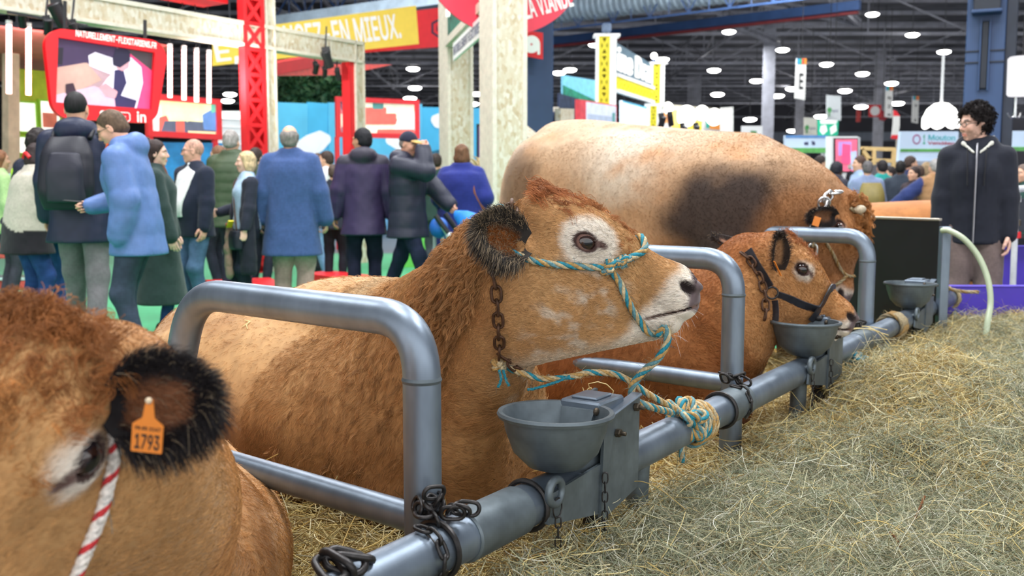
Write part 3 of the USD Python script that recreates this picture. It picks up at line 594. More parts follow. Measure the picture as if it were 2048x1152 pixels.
def head_cols(p, o, R, s, coat, white_eye=0.065, muzzle=WHITE, line=0.315, cheek=None, jaw=1.0):
    """pigment over the head: returns (colour, weight) in the head's frame"""
    q = (p - o) @ R / s; x, y, z = q.T; n = meshkit.fbm(q * 28, 3, 4); c = coat.copy()
    e = np.sqrt(((x - 0.096) / 1.15) ** 2 + ((np.abs(y) - 0.105) / 1.3) ** 2 + ((z - 0.022) / 1.0) ** 2)
    if cheek is not None:
        w = sstep(0.48, 0.72, n) * sstep(0.02, 0.08, x) * sstep(0.26, 0.2, x) * sstep(0.0, -0.05, z) * 0.7; c = mixc(c, cheek, w)
    c = mixc(c, WHITE, sstep(white_eye + 0.012, white_eye - 0.012, e + (n - 0.5) * 0.02))
    c = mixc(c, muzzle, sstep(line - 0.018, line + 0.018, x - z * 0.25 + (n - 0.5) * 0.03) )
    c = mixc(c, srgb(206, 190, 168), jaw * 0.75 * np.exp(-((z + 0.318 - 0.72 * (x - 0.094)) / 0.028) ** 2) * sstep(0.02, 0.1, x))     # pale edge of the jaw
    pad = sstep(0.368, 0.384, x + (z - 0.02) * 0.2) * sstep(-0.03, -0.015, z); c = mixc(c, srgb(98, 84, 86), pad)
    c = mixc(c, srgb(52, 42, 42), sstep(0.014, 0.008, np.sqrt(((x - 0.366) / 1.4) ** 2 + (np.abs(y) - 0.052) ** 2 * 0.4 + ((z - 0.026)) ** 2) - 0.006))
    lid = np.sqrt(((x - 0.084) / 1.3) ** 2 + ((z - 0.02)) ** 2); c = mixc(c, srgb(70, 50, 46), sstep(0.0275, 0.0235, lid) * (np.abs(y) > 0.06))
    c = mixc(c, srgb(108, 84, 78), sstep(0.012, 0.007, np.sqrt(((x - 0.122) / 1.9) ** 2 + (z - 0.030) ** 2)) * (np.abs(y) > 0.06))
    c = mixc(c, srgb(110, 84, 74), sstep(0.006, 0.003, np.abs((z + 0.046) - (x - 0.362) * 0.84) * 0.77) * sstep(0.29, 0.32, x))
    return c

def eye(parent, o, R, s, q, L, look=(0, 0), white=srgb(128, 98, 90)):
    c = np.array([0.083, 0.1045 * q, 0.020]); r = 0.0265
    m = trimesh.creation.icosphere(4); v = np.asarray(m.vertices); d = unit(np.array([0.28 + look[0], 0.95 * q, 0.02 + look[1]]))
    a = v @ d; h = unit(np.cross([0, 0, 1.0], d)); up = np.cross(d, h)
    ang = np.sqrt((v @ h * 0.75) ** 2 + (v @ up) ** 2) + (a < 0)
    col = np.where((ang < 0.62)[:, None], np.array(srgb(46, 28, 22))[None], np.array(white)[None]); col = np.where((ang < 0.33)[:, None], np.array(srgb(10, 10, 16))[None], col)
    obj('eye', (L(o + R @ ((c + v * r) * s).T.reshape(3, -1) if False else o + ((c + v * r) * s) @ R.T), m.faces), EYEM, parent, col=col)

def ear(parent, base, tip, opening, length, width, L, name='ear', inside=srgb(150, 104, 72), rim=DARK, back=TAN, hair=2600, seed=0, hl=0.03, hw=0.0011, grizzle=0.06):
    """cupped ear with a hairy rim; base, tip direction and opening direction in world space"""
    t = unit(tip); nrm = unit(np.asarray(opening, float) - t * np.dot(opening, t)); side = np.cross(nrm, t)
    nu, nv = 26, 21; u, v = np.meshgrid(np.linspace(0, 1, nu), np.linspace(-1, 1, nv), indexing='ij')
    w = width / 2 * np.clip(np.sin(np.pi * (0.10 + 0.86 * u ** 0.9)), 0.02, None) ** 0.75; cup = width * 0.34 * (1 - u ** 2 * 0.75)
    C = lambda off: base + t * (u[..., None] * length) + side * (w * v)[..., None] + nrm * ((cup * (v ** 2 - 1) * np.minimum(1, w / (width * 0.3))) + off + 0.03 * length * np.sin(u * 3))[..., None]
    inn, out = C(0.0), C(-0.007); q = np.arange((nu - 1) * (nv - 1)); i, j = q // (nv - 1), q % (nv - 1); a = i * nv + j
    f = np.stack([a, a + nv, a + nv + 1, a + 1], 1); N = nu * nv
    F = np.vstack([f, f[:, ::-1] + N] + [np.array([[x, y, y + N, x + N]]) for e in (np.arange(nu) * nv, (np.arange(nu) * nv + nv - 1)[::-1], (np.arange(nv) + (nu - 1) * nv)[::-1]) for x, y in zip(e[1:], e[:-1])])
    edge = np.maximum(np.abs(v), sstep(0.55, 1.0, u)).ravel(); k = sstep(0.3, 0.68, np.maximum(edge, sstep(0.35, 0.0, u).ravel() * .8))
    ci = mixc(np.broadcast_to(inside, (N, 3)), rim, k); co = mixc(np.broadcast_to(back, (N, 3)), rim, sstep(0.55, 0.95, edge))
    e = obj(name, (L(np.vstack([inn.reshape(-1, 3), out.reshape(-1, 3)])), F), COAT, parent, col=np.vstack([ci, co]))
    rng = np.random.default_rng(seed); n = hair; uu, vv = rng.uniform(0.05, 1, n) ** 0.8, rng.uniform(-1, 1, n); rimh = rng.random(n) < 0.55
    vv = np.where(rimh, np.sign(vv) * rng.uniform(0.82, 1.0, n), vv); tipm = rimh & (rng.random(n) < 0.35); uu[tipm] = rng.uniform(0.85, 1, tipm.sum()); vv[tipm] = rng.uniform(-1, 1, tipm.sum())
    gi, gj = np.clip((uu * (nu - 1)).round().astype(int), 0, nu - 1), np.clip(((vv + 1) / 2 * (nv - 1)).round().astype(int), 0, nv - 1)
    backs = rng.random(n) < 0.5; p0 = np.where(backs[:, None], out[gi, gj], inn[gi, gj]) + rng.normal(0, 0.002, (n, 3))
    d = t * rng.uniform(0.5, 1.0, (n, 1)) + side * (vv * np.where(rimh, 0.9, 0.35))[:, None] + nrm * np.where(backs, -0.25, 0.45)[:, None] + rng.normal(0, 0.22, (n, 3)); d /= np.linalg.norm(d, axis=1, keepdims=True)
    ln = hl * rng.uniform(0.5, 1.3, (n, 1)) * np.where(rimh, 1.0, 0.75)[:, None]; dr = np.array([0, 0, -1.0]) * ln * 0.3
    pts = np.stack([p0, p0 + d * ln * 0.5, p0 + d * ln + dr], 1); ed = np.maximum(np.abs(vv), sstep(0.55, 1.0, uu))
    base_c = np.where(backs[:, None], np.array(back)[None], np.array(inside)[None]); c = mixc(base_c, rim, sstep(0.3, 0.7, ed)) * rng.uniform(0.6, 1.35, (n, 1)); c = np.where((rng.random(n) < grizzle)[:, None], np.array(srgb(146, 128, 104))[None] * rng.uniform(.6, 1.2, (n, 1)), c)
    curves('ear_hair', L(pts.reshape(-1, 3)).reshape(n, 3, 3), HAIRM, e, hw, 0.35, np.clip(c, 0, 1), kind='stuff')
    return e

def fur(parent, v, f, col, n, length, width, flow, seed, lift=0.18, keep=None, weight=None, jitter=0.35, name='fur', vary=0.22):
    """n hairs over the skin (v, f), lying along flow(points, normals)"""
    rng = np.random.default_rng(seed); a = np.linalg.norm(np.cross(v[f[:, 1]] - v[f[:, 0]], v[f[:, 2]] - v[f[:, 0]]), axis=1)
    if weight is not None: a = a * weight(v[f].mean(1))
    t = rng.choice(len(f), n, p=a / a.sum()); b = rng.dirichlet((1, 1, 1), n)
    p = (v[f[t]] * b[..., None]).sum(1); nv = vnormals(v, f); nn = (nv[f[t]] * b[..., None]).sum(1); nn /= np.linalg.norm(nn, axis=1, keepdims=True) + 1e-9
    c = (col[f[t]] * b[..., None]).sum(1)
    d = flow(p, nn) + rng.normal(0, jitter, (n, 3)) + 0.9 * (np.stack([meshkit.noise(p * 14, 1), meshkit.noise(p * 14, 2), meshkit.noise(p * 14, 3)], 1) - 0.5)
    d -= nn * (d * nn).sum(1, keepdims=True); d /= np.linalg.norm(d, axis=1, keepdims=True) + 1e-9
    L = length(p) if callable(length) else np.full(n, length); L = (L * rng.uniform(0.6, 1.25, n))[:, None]
    pts = np.stack([p - nn * 0.001, p + d * L * 0.5 + nn * L * lift, p + d * L + nn * L * lift * 0.7], 1)
    c = np.clip(c * rng.normal(1.02, vary, (n, 1)), 0, 1); ok = np.ones(n, bool) if keep is None else keep(p)
    curves(name, pts[ok], HAIRM, parent, width, 0.25, c[ok], kind='stuff')

def locks(parent, roots, d0, n_per, length, col, seed, L, width=0.0016, wave=0.010, droop=0.6, name='forelock', spread=0.008, k=9):
    """curly locks: bundles of wavy hair from root points"""
    rng = np.random.default_rng(seed); out, cs = [], []
    s = np.linspace(0, 1, k)
    for r, d in zip(roots, d0):
        ph, fr = rng.uniform(0, 6.3, 2), rng.uniform(5, 10); ln = length * rng.uniform(0.6, 1.2); tone = rng.uniform(0.7, 1.25)
        d = unit(d); a = unit(np.cross(d, [0.3, 0.2, 1.0])); b = np.cross(d, a)
        core = r + d * (s * ln)[:, None] + np.array([0, 0, -1.0]) * (droop * ln * s ** 2)[:, None] + a * (wave * np.sin(fr * s + ph[0]) * s ** 0.5)[:, None] + b * (wave * np.cos(fr * s * 0.8 + ph[1]) * s ** 0.5)[:, None]
        off = rng.normal(0, spread, (n_per, 1, 3)) * np.linspace(1, 0.45, k)[None, :, None]
        out.append(core[None] + off + rng.normal(0, 0.0012, (n_per, k, 3))); cs.append(np.clip(np.asarray(col)[None] * tone * rng.uniform(0.75, 1.25, (n_per, 1)), 0, 1))
    p = np.concatenate(out); curves(name, L(p.reshape(-1, 3)).reshape(p.shape), HAIRM, parent, width, 0.5, np.vstack(cs))

class Cow:
    """body frame: origin on the ground below the shoulder, x to the front, y left, z up"""
    def __init__(s, name, label, at, fwd, ho, hx, hz, hs=1.0):
        s.t = thing(name, label, 'cow', at); s.o = np.array(at, float); x = unit([fwd[0], fwd[1], 0]); s.B = np.stack([x, [-x[1], x[0], 0], [0, 0, 1]], 1)
        s.ho, s.hs = np.asarray(ho, float), hs; hx = unit(hx); hy = unit(np.cross(hz, hx)); s.HR = np.stack([hx, hy, np.cross(hx, hy)], 1)
        s.L = lambda p: np.asarray(p, float) - s.o                       # world -> thing
        s.hol, s.HRl = s.B.T @ (s.ho - s.o), s.B.T @ s.HR               # the head in the body frame
    def hp(s, x, y, z): return s.ho + s.HR @ (np.array([x, y, z]) * s.hs)     # head frame -> world
    def bl(s, p): return (np.asarray(p, float) - s.o) @ s.B                    # world -> body frame
    def build(s, ops, col, h_body=0.016, h_head=0.0055, lo=(-1.9, -0.7, -0.05), hi=(0.9, 0.7, 1.1), head_args={}):
        """ops(F) adds body and neck in the body frame"""
        hb = np.array([[x, y, z] for x in (-0.14, 0.44) for y in (-0.17, 0.17) for z in (-0.33, 0.15)]) * s.hs
        hb = s.hol + hb @ s.HRl.T; a, b = hb.min(0), hb.max(0); parts = []
        for lo_, hi_, h in ((lo, hi, h_body), (a, b, h_head)):
            F = Field(lo_, hi_, h); ops(F); head_ops(F, s.hol, s.HRl, s.hs, **head_args); v, f = F.mesh()
            inb = ((v > a + 0.03) & (v < b - 0.03)).all(1) if h == h_body else ((v > a + 1.2 * h) & (v < b - 1.2 * h)).all(1)
            f = f[~inb[f].all(1)] if h == h_body else f[inb[f].all(1)]
            use = np.unique(f); m = np.full(len(v), -1); m[use] = np.arange(len(use)); parts.append((v[use], m[f]))
        v, f = join(*parts); s.v = v @ s.B.T; s.f = f                       # in the thing's frame (axes of the world)
        s.c = np.clip(col(s, s.v + s.o, v), 0, 1); s.body = obj('body', (s.v, f), COAT, s.t, col=s.c)
        return s
# ---------------------------------------------------------------- the cow with the blue halter
FW = -W
def lying_body(F, s=1.0, fat=1.0, top=1.0):
    S = lambda rows: [(x * s, cy * s, cz * s, ry * s * fat, rz * s * top) for x, cy, cz, ry, rz in rows]
    F.loft(S([(-1.62, 0, .36, .12, .14), (-1.5, 0, .38, .27, .28), (-1.25, 0, .39, .38, .375), (-.9, 0, .38, .45, .385), (-.45, 0, .37, .47, .375), (-.1, 0, .40, .41, .375), (.12, 0, .43, .33, .36), (.30, 0, .42, .25, .32), (.44, 0, .40, .14, .22)]), 0.03, 0, power=2.15)
    for q in (-1, 1):
        F.ell(np.array([0.0, .24 * q, .42]) * s, np.array([.23, .15, .33]) * s, .07 * s)                 # shoulder
        F.ell(np.array([-1.15, .27 * q, .36]) * s, np.array([.33, .19, .32]) * s, .07 * s)               # thigh
        F.cone(np.array([-.85, .42 * q, .12]) * s, np.array([-.55, .5 * q, .09]) * s, .12 * s, .07 * s, .05 * s)      # stifle, folded hind leg
        F.cone(np.array([-.55, .5 * q, .09]) * s, np.array([-.95, .55 * q, .06]) * s, .06 * s, .05 * s, .03 * s)
        F.cone(np.array([.05, .27 * q, .22]) * s, np.array([.42, .20 * q, .09]) * s, .12 * s, .075 * s, .05 * s)      # forearm, knee
        F.cone(np.array([.42, .20 * q, .09]) * s, np.array([.08, .24 * q, .055]) * s, .06 * s, .05 * s, .03 * s)
O2 = np.array([-0.25, 3.05, 0.12])
c2 = Cow('cow', 'tan cow with blue rope halter and white-ringed eye lying behind the nearest drinking bowl', O2, (0.80, -0.60), P(1100, 470, 2.55), (0.905, -0.03, -0.42), (0.42, 0.04, 0.9))
def ops2(F):
    lying_body(F, 0.83, 1.0, 1.16)
    h = c2.hol; X = lambda x, y, z: h + c2.HRl @ np.array([x, y, z]); Wp = lambda *a: c2.bl(P(*a))
    F.chain([(-.16, 0, .48), Wp(885, 705, 2.88), X(-.08, 0, -.13)], [.25, .225, .145], .09, flat=((0, 1, 0), .85))
    F.chain([X(.0, 0, -.19), Wp(965, 770, 2.72), Wp(935, 900, 2.78), Wp(950, 1010, 2.80)], [.115, .10, .09, .09], .05)      # throat, dewlap, brisket
    F.ell((-.30, 0, .70), (.3, .17, .08), .1)
    g = np.meshgrid(*[(F.lo[i] + np.arange(F.n[i]) * F.h) for i in range(3)], indexing='ij', sparse=True)
    wv = np.exp(-((g[0] - .02) / .16) ** 2) * np.exp(-((g[2] - .5) / .2) ** 2)
    F.F -= (0.006 * wv * np.sin(g[0] * 120 + g[2] * 14 + 1.5 * np.sin(g[2] * 9))).astype(np.float32)              # neck folds
def skin2(s, w, b):
    p = w; n = meshkit.fbm(p * 5, 4, 7); m = meshkit.fbm(p * np.array([14, 14, 5]), 3, 8); c = np.broadcast_to(TAN, p.shape).copy()
    c = mixc(c, srgb(152, 106, 62), sstep(0.42, 0.7, n) * 0.65); c = mixc(c, srgb(205, 164, 112), sstep(0.55, 0.75, m) * 0.45)
    c = mixc(c, srgb(142, 94, 50), 0.6 * sstep(0.40, 0.10, b[:, 2] + (n - .5) * .2))                        # darker belly: hair tone plus underside shade put into the colour
    q = (p - s.ho) @ s.HR
    nk = sstep(0.06, -0.10, q[:, 0]) * sstep(-0.55, -0.1, q[:, 0]); c = mixc(c, srgb(160, 110, 66), 0.5 * nk)
    c = mixc(c, srgb(206, 186, 150), 0.55 * np.exp(-((b[:, 0] + .16) / .05) ** 2) * sstep(.66, .74, b[:, 2]))
    hd = sstep(-0.10, -0.02, q[:, 0]) * sstep(.40, .32, np.linalg.norm(q - [.14, 0, -.09], axis=1))
    hc = head_cols(p, s.ho, s.HR, s.hs, mixc(c, srgb(186, 144, 97), 0.6 * np.ones(len(c))), cheek=srgb(206, 194, 178))
    return c * (1 - hd[:, None]) + hc * hd[:, None]
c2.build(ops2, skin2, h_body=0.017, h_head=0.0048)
def flow2(p, n):
    q = (p + c2.o - c2.ho) @ c2.HR; hd = sstep(-0.12, 0.05, q[:, 0])[:, None]
    return hd * (-c2.HR[:, 0] * 1.0 - c2.HR[:, 2] * 0.25) + (1 - hd) * (-c2.B[:, 0] * 0.5 + np.array([0, 0, -0.85]))
def eye_clear(c): return lambda p: (np.linalg.norm(((p + c.o - c.ho) @ c.HR / c.hs - [0.088, -0.105, 0.018]) / [1.35, 1.6, 1.0], axis=1) > 0.024) & (((p + c.o - c.ho) @ c.HR / c.hs)[:, 0] < 0.385)
near2 = lambda p: 0.12 + ((p + c2.o) @ np.array([0.35, -1, 0]) > (c2.o @ np.array([0.35, -1, 0]) - 0.15)) * 1.0 + 2.2 * (np.linalg.norm(p + c2.o - c2.ho, axis=1) < 0.5)
fur(c2.body, c2.v, c2.f, c2.c, 150000, lambda p: np.where(np.linalg.norm(p + c2.o - c2.ho, axis=1) < 0.42, 0.011, 0.022), 0.0012, flow2, 5, keep=eye_clear(c2), weight=near2)
for q in (-1, 1): eye(c2.t, c2.ho, c2.HR, c2.hs, q, c2.L)
ear(c2.t, P(1064, 486, 2.41), (-.82, -.50, .22), (-0.30, -.85, .38), 0.145, 0.125, c2.L, inside=srgb(150, 88, 40), back=srgb(104, 84, 60), rim=srgb(50, 46, 43), hair=9000, hl=0.034, grizzle=0.34, seed=3)
ear(c2.t, c2.hp(-0.055, 0.085, -0.02), c2.HR @ np.array([-.35, .85, .15]), c2.HR @ np.array([0.6, .5, -.5]), 0.165, 0.135, c2.L, back=srgb(120, 96, 66), hair=1500, seed=4)
rg = np.random.default_rng(8)
def tuft(c, n, seed, x0=-0.06, x1=0.10, wy=0.07, z=0.075, up=0.5, fwd=0.9, **kw):
    r = np.random.default_rng(seed); x, y = r.uniform(x0, x1, n), r.normal(0, wy * 0.6, n).clip(-wy, wy); zz = z + 0.035 * (1 - (y / wy) ** 2) - 0.25 * np.maximum(0, x - 0.05)
    roots = np.array([c.hp(*a) for a in zip(x, y, zz)]); d = np.array([c.HR @ np.array([fwd * r.uniform(0.3, 1.2), yy * 6 + r.normal(0, .4), up + r.normal(0, .35)]) for yy in y])
    return roots, d
r_, d_ = tuft(c2, 190, 4, x0=-.10, x1=.05, z=.062, up=.4); locks(c2.t, r_, d_, 22, 0.05, srgb(158, 98, 58), 6, c2.L, width=0.0013, wave=0.008, droop=0.55)
r_, d_ = tuft(c2, 120, 14, x0=0.02, x1=0.2, wy=0.06, z=0.082, up=0.12); locks(c2.t, r_, d_, 14, 0.03, srgb(170, 112, 66), 9, c2.L, width=0.0012, wave=0.004, droop=0.15, name='brow_hair', spread=0.006)
wl = np.random.default_rng(5); k = 60; root = np.array([c2.hp(*a) for a in np.stack([wl.uniform(.34, .40, k), wl.choice([-1, 1], k) * wl.uniform(.03, .055, k), wl.uniform(-.10, -.02, k)], 1)])
dd = (np.array([.5, 0, -.35]) + wl.normal(0, .45, (k, 3))) @ c2.HR.T; curves('whiskers', c2.L(np.stack([root, root + dd * .02, root + dd * .04 - [0, 0, .006]], 1)), HAIRM, c2.t, 0.0006, 0.4, np.full((k, 3), 0.75), kind='stuff')

# wavy locks down the neck
_q = (c2.v + c2.o - c2.ho) @ c2.HR; _n = vnormals(c2.v, c2.f); _g = np.random.default_rng(19)
_m = np.where((_q[:, 0] < -.10) & (_q[:, 0] > -.62) & ((c2.v + c2.o)[:, 1] < c2.o[1] + .05) & ((c2.v + c2.o)[:, 2] > .35) & (_n[:, 1] < .1) & (c2.bl(c2.v + c2.o)[:, 0] > -.30))[0]
_m = _g.choice(_m, 1500, replace=False); _d = flow2(c2.v[_m], _n[_m]) + _n[_m] * .22 + _g.normal(0, .25, (1500, 3))
locks(c2.t, c2.v[_m] + c2.o, _d, 9, .045, srgb(168, 122, 78), 21, c2.L, width=.0013, wave=.0045, droop=.12, name='neck_locks', spread=.004, k=8)
# ---------------------------------------------------------------- the cow with the black leather halter
def simple_skin(base, dark, dark_amt=0.6, headkw={}, hcol=None, extra=None):
    def f(s, w, b):
        n = meshkit.fbm(w * 5, 4, 7); m = meshkit.fbm(w * np.array([14, 14, 5]), 3, 8); c = np.broadcast_to(base, w.shape).copy()
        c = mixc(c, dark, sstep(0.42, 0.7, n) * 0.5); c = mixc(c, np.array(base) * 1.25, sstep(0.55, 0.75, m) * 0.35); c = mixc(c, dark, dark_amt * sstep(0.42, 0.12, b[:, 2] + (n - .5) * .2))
        if extra: c = extra(s, w, b, c, n)
        q = (w - s.ho) @ s.HR / s.hs; hd = sstep(-0.14, -0.02, q[:, 0]) * sstep(.40, .30, np.linalg.norm(q - [.14, 0, -.09], axis=1))
        hc = head_cols(w, s.ho, s.HR, s.hs, mixc(c, hcol, 0.75 * np.ones(len(c))) if hcol is not None else c, **headkw)
        return c * (1 - hd[:, None]) + hc * hd[:, None]
    return f
def flow_of(c):
    def f(p, n):
        q = (p + c.o - c.ho) @ c.HR / c.hs; hd = sstep(-0.12, 0.05, q[:, 0])[:, None]
        return hd * (-c.HR[:, 0] - c.HR[:, 2] * 0.25) + (1 - hd) * (-c.B[:, 0] * 0.5 + np.array([0, 0, -0.85]))
    return f
def toward(c, near, boost=2.0, reach=0.5):
    g = np.array([-c.o[0] * 0.3, -1, 0]); return lambda p: 0.1 + ((p @ g) > near) * 1.0 + boost * (np.linalg.norm(p + c.o - c.ho, axis=1) < reach)

O3 = np.array([0.52, 3.98, 0.12])
c3 = Cow('cow', 'reddish cow in a black leather halter resting its chin behind the second drinking bowl', O3, (0.84, -0.54), P(1552, 518, 3.92), (0.725, -0.08, -0.68), (0.68, 0.05, 0.72), 0.97)
def ops3(F):
    lying_body(F, 0.84, 1.0, 1.12); h = c3.hol; X = lambda x, y, z: h + c3.HRl @ (np.array([x, y, z]) * c3.hs); Wp = lambda *a: c3.bl(P(*a))
    F.chain([(-.10, 0, .50), Wp(1440, 630, 3.92), X(-.05, 0, -.10)], [.27, .215, .14], .09, flat=((0, 1, 0), .85))
    F.chain([X(.05, 0, -.16), Wp(1450, 700, 3.85), Wp(1440, 800, 3.88)], [.11, .13, .13], .07)
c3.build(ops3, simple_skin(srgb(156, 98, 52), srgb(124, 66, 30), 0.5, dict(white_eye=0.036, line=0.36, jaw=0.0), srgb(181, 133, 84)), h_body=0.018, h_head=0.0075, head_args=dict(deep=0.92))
fur(c3.body, c3.v, c3.f, c3.c, 60000, lambda p: np.where(np.linalg.norm(p + c3.o - c3.ho, axis=1) < 0.42, 0.012, 0.024), 0.0016, flow_of(c3), 31, keep=eye_clear(c3), weight=toward(c3, -0.05))
for q in (-1, 1): eye(c3.t, c3.ho, c3.HR, c3.hs, q, c3.L, white=srgb(40, 28, 26))
ear(c3.t, P(1563, 543, 3.76), (-.12, -.25, .9), (0.45, -.85, 0.0), 0.155, 0.085, c3.L, inside=srgb(150, 110, 76), back=srgb(130, 92, 54), hair=1500, hl=0.02, seed=33)
ear(c3.t, c3.hp(-0.055, 0.085, -0.02), (-.85, .1, .35), (0.1, -.4, .9), 0.20, 0.10, c3.L, inside=srgb(176, 130, 104), back=srgb(150, 104, 70), hair=900, hl=0.018, seed=34)
r_, d_ = tuft(c3, 90, 35, up=0.25, z=0.075); locks(c3.t, r_, d_, 12, 0.03, srgb(150, 92, 52), 36, c3.L, width=0.0016, wave=0.005, droop=0.2)
obj('ear_tag', c3.L(bar(c3.hp(-0.03, -0.16, -0.02), c3.hp(0.02, -0.165, -0.11), 0.03, 0.003)[0]) if False else (c3.L(bar(P(1548, 522, 3.68), P(1562, 552, 3.68), 0.02, 0.003)[0]), bar(P(1548, 522, 3.68), P(1562, 552, 3.68), 0.02, 0.003)[1]), M('tag_orange', srgb(222, 128, 40), rough=0.45, var=0.05), c3.t, label='orange ear tag')

# ---------------------------------------------------------------- the big ox standing at the end
O4 = np.array([1.41, 5.50, 0.05])
c4 = Cow('cow', 'big pale-backed standing cow with a dark shoulder and a steel neck chain', O4, (0.745, -0.667), P(1676, 428, 5.30), (-0.06, -0.22, -0.97), (0.90, -0.42, 0.03), 1.19)
def ops4(F):
    F.loft([(-1.80, 0, 1.16, .10, .12), (-1.74, 0, 1.14, .24, .27), (-1.56, 0, 1.12, .34, .37), (-1.25, 0, 1.10, .385, .435), (-.9, 0, 1.06, .41, .425), (-.5, 0, 1.02, .43, .415), (-.15, 0, .99, .40, .405), (.1, 0, .97, .34, .38), (.3, 0, .92, .25, .31), (.42, 0, .88, .14, .22)], 0.03, 0, power=2.3)
    for q in (-1, 1):
        F.ell((-.02, .25 * q, .93), (.25, .16, .36), .07); F.ell((-1.4, .24 * q, 1.02), (.34, .20, .40), .08)
        F.chain([(-.02, .24 * q, .80), (.06, .23 * q, .55), (.02, .22 * q, .34), (.04, .22 * q, .10), (.06, .22 * q, .03)], [.17, .105, .068, .055, .07], .06)
        F.chain([(-1.55, .25 * q, .85), (-1.42, .25 * q, .66), (-1.72, .23 * q, .44), (-1.66, .22 * q, .12), (-1.64, .22 * q, .03)], [.22, .14, .075, .058, .07], .06)
    h = c4.hol; X = lambda x, y, z: h + c4.HRl @ (np.array([x, y, z]) * c4.hs); Wp = lambda *a: c4.bl(P(*a))
    F.chain([(-.12, 0, 1.02), Wp(1570, 425, 5.42), X(-.03, 0, -.12)], [.34, .25, .17], .10)
    F.chain([(.25, 0, .88), Wp(1605, 500, 5.32), X(.08, 0, -.20)], [.20, .16, .11], .08)
    F.ell((-.85, .30, .80), (.5, .14, .14), .1); F.ell((-.85, -.30, .80), (.5, .14, .14), .1)
    F.cone((-1.5, 0, 1.46), (-.1, 0, 1.31), .085, .10, .12)
    F.cone((-1.80, 0, 1.30), (-1.86, 0, .72), .045, .03, .05)
def skin4(s, w, b, c, n):
    c = np.broadcast_to(srgb(166, 128, 92), w.shape).copy(); t = sstep(1.12, 1.45, b[:, 2] + (n - .5) * .3); x = b[:, 0]
    c = mixc(c, srgb(180, 154, 126), 0.85 * t); c = mixc(c, srgb(196, 182, 164), 0.9 * np.exp(-((x + .75) / .26) ** 2) * sstep(.85, 1.2, b[:, 2] + (n - .5) * .5))
    c = mixc(c, srgb(160, 106, 60), sstep(.15, .55, x + (n - .5) * .3)); c = mixc(c, srgb(170, 118, 70), 0.7 * sstep(.45, .75, n))
    e = ((x + .02) / .40) ** 2 + ((b[:, 2] - .92) / .34) ** 2 + (n - .5) * 1.3; c = mixc(c, srgb(44, 34, 32), 0.96 * sstep(1.5, .25, e))
    e = ((x + 1.5) / .18) ** 2 + ((b[:, 2] - 1.16) / .26) ** 2 + (n - .5) * 1.8; c = mixc(c, srgb(92, 66, 46), 0.8 * sstep(1.6, .1, e))
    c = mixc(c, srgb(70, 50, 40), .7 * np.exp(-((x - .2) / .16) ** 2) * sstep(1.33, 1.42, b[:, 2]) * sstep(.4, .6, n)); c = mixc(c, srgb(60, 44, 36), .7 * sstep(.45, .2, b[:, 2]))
    q = (w - s.ho) @ s.HR / s.hs; c = mixc(c, srgb(50, 42, 44), .95 * np.exp(-((q[:, 0] - .25) / .07) ** 2) * (q[:, 0] > .02)); return c
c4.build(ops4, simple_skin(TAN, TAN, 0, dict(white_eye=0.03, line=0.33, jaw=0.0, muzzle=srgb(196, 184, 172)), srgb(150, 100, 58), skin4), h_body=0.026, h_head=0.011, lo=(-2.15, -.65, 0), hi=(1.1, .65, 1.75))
fur(c4.body, c4.v, c4.f, c4.c, 46000, 0.011, 0.0020, flow_of(c4), 41, keep=eye_clear(c4), weight=toward(c4, -0.1, 1.5), vary=0.10)
for q in (-1, 1): eye(c4.t, c4.ho, c4.HR, c4.hs, q, c4.L)
ear(c4.t, P(1676, 438, 5.05), (-.95, -.25, .10), (0.15, -.85, -.35), 0.165, 0.12, c4.L, inside=srgb(120, 82, 56), back=srgb(64, 48, 38), rim=srgb(34, 28, 28), hair=1500, hl=0.022, seed=43, hw=0.0016)
ear(c4.t, c4.hp(-0.04, 0.10, -0.03), (.7, .6, .2), (0.3, -.75, -.3), 0.22, 0.13, c4.L, hair=500, seed=44)
r_, d_ = tuft(c4, 170, 45, x0=-.08, x1=.14, wy=.09, z=.075, up=.5); locks(c4.t, r_, d_, 12, 0.055, srgb(164, 110, 62), 46, c4.L, width=0.0028, wave=0.014, droop=0.3)
for y in (-.07, -.035): obj('horn_bud', xf(ball((0, 0, 0), (.022, .02, .03)), c4.HR, c4.L(c4.hp(.005, y * 1.3 - .02, .105 - (y + .07) * .5))), HORNM, c4.t)
obj('ear_tag', (lambda m: (c4.L(m[0]), m[1]))(bar(P(1636, 434, 4.98), P(1630, 452, 4.98), 0.035, 0.003)), M('tag_orange'), c4.t, label='orange ear tag')

# ---------------------------------------------------------------- a farther cow, only its back showing over the board
O5 = np.array([1.93, 8.25, 0.0])
c5 = Cow('cow', 'orange-brown cow whose back shows between the black end board and the far crowd', O5, (-0.98, 0.18), np.array([1.30, 8.35, .50]), (-0.75, 0.15, -0.62), (-0.6, 0.1, 0.78), 1.0)
def ops5(F):
    F.loft([(-1.93, 0, .80, .10, .12), (-1.8, 0, .77, .26, .29), (-1.3, 0, .73, .37, .345), (-.6, 0, .70, .40, .345), (-.1, 0, .70, .37, .345), (.2, 0, .72, .27, .30), (.4, 0, .68, .15, .2)], 0.03, 0, power=2.3)
    for q in (-1, 1):
        F.chain([(-.02, .22 * q, .55), (.04, .2 * q, .3), (.02, .2 * q, .03)], [.15, .07, .06], .05); F.chain([(-1.6, .23 * q, .6), (-1.7, .2 * q, .3), (-1.66, .2 * q, .03)], [.2, .075, .06], .05)
    F.chain([(0, 0, .8), c5.hol + c5.HRl @ np.array([-.05, 0, -.1])], [.28, .16], .08)
c5.build(ops5, simple_skin(srgb(172, 112, 60), srgb(140, 86, 42), 0.2), h_body=0.035, h_head=0.02, lo=(-2.1, -.6, 0), hi=(1.0, .6, 1.3))

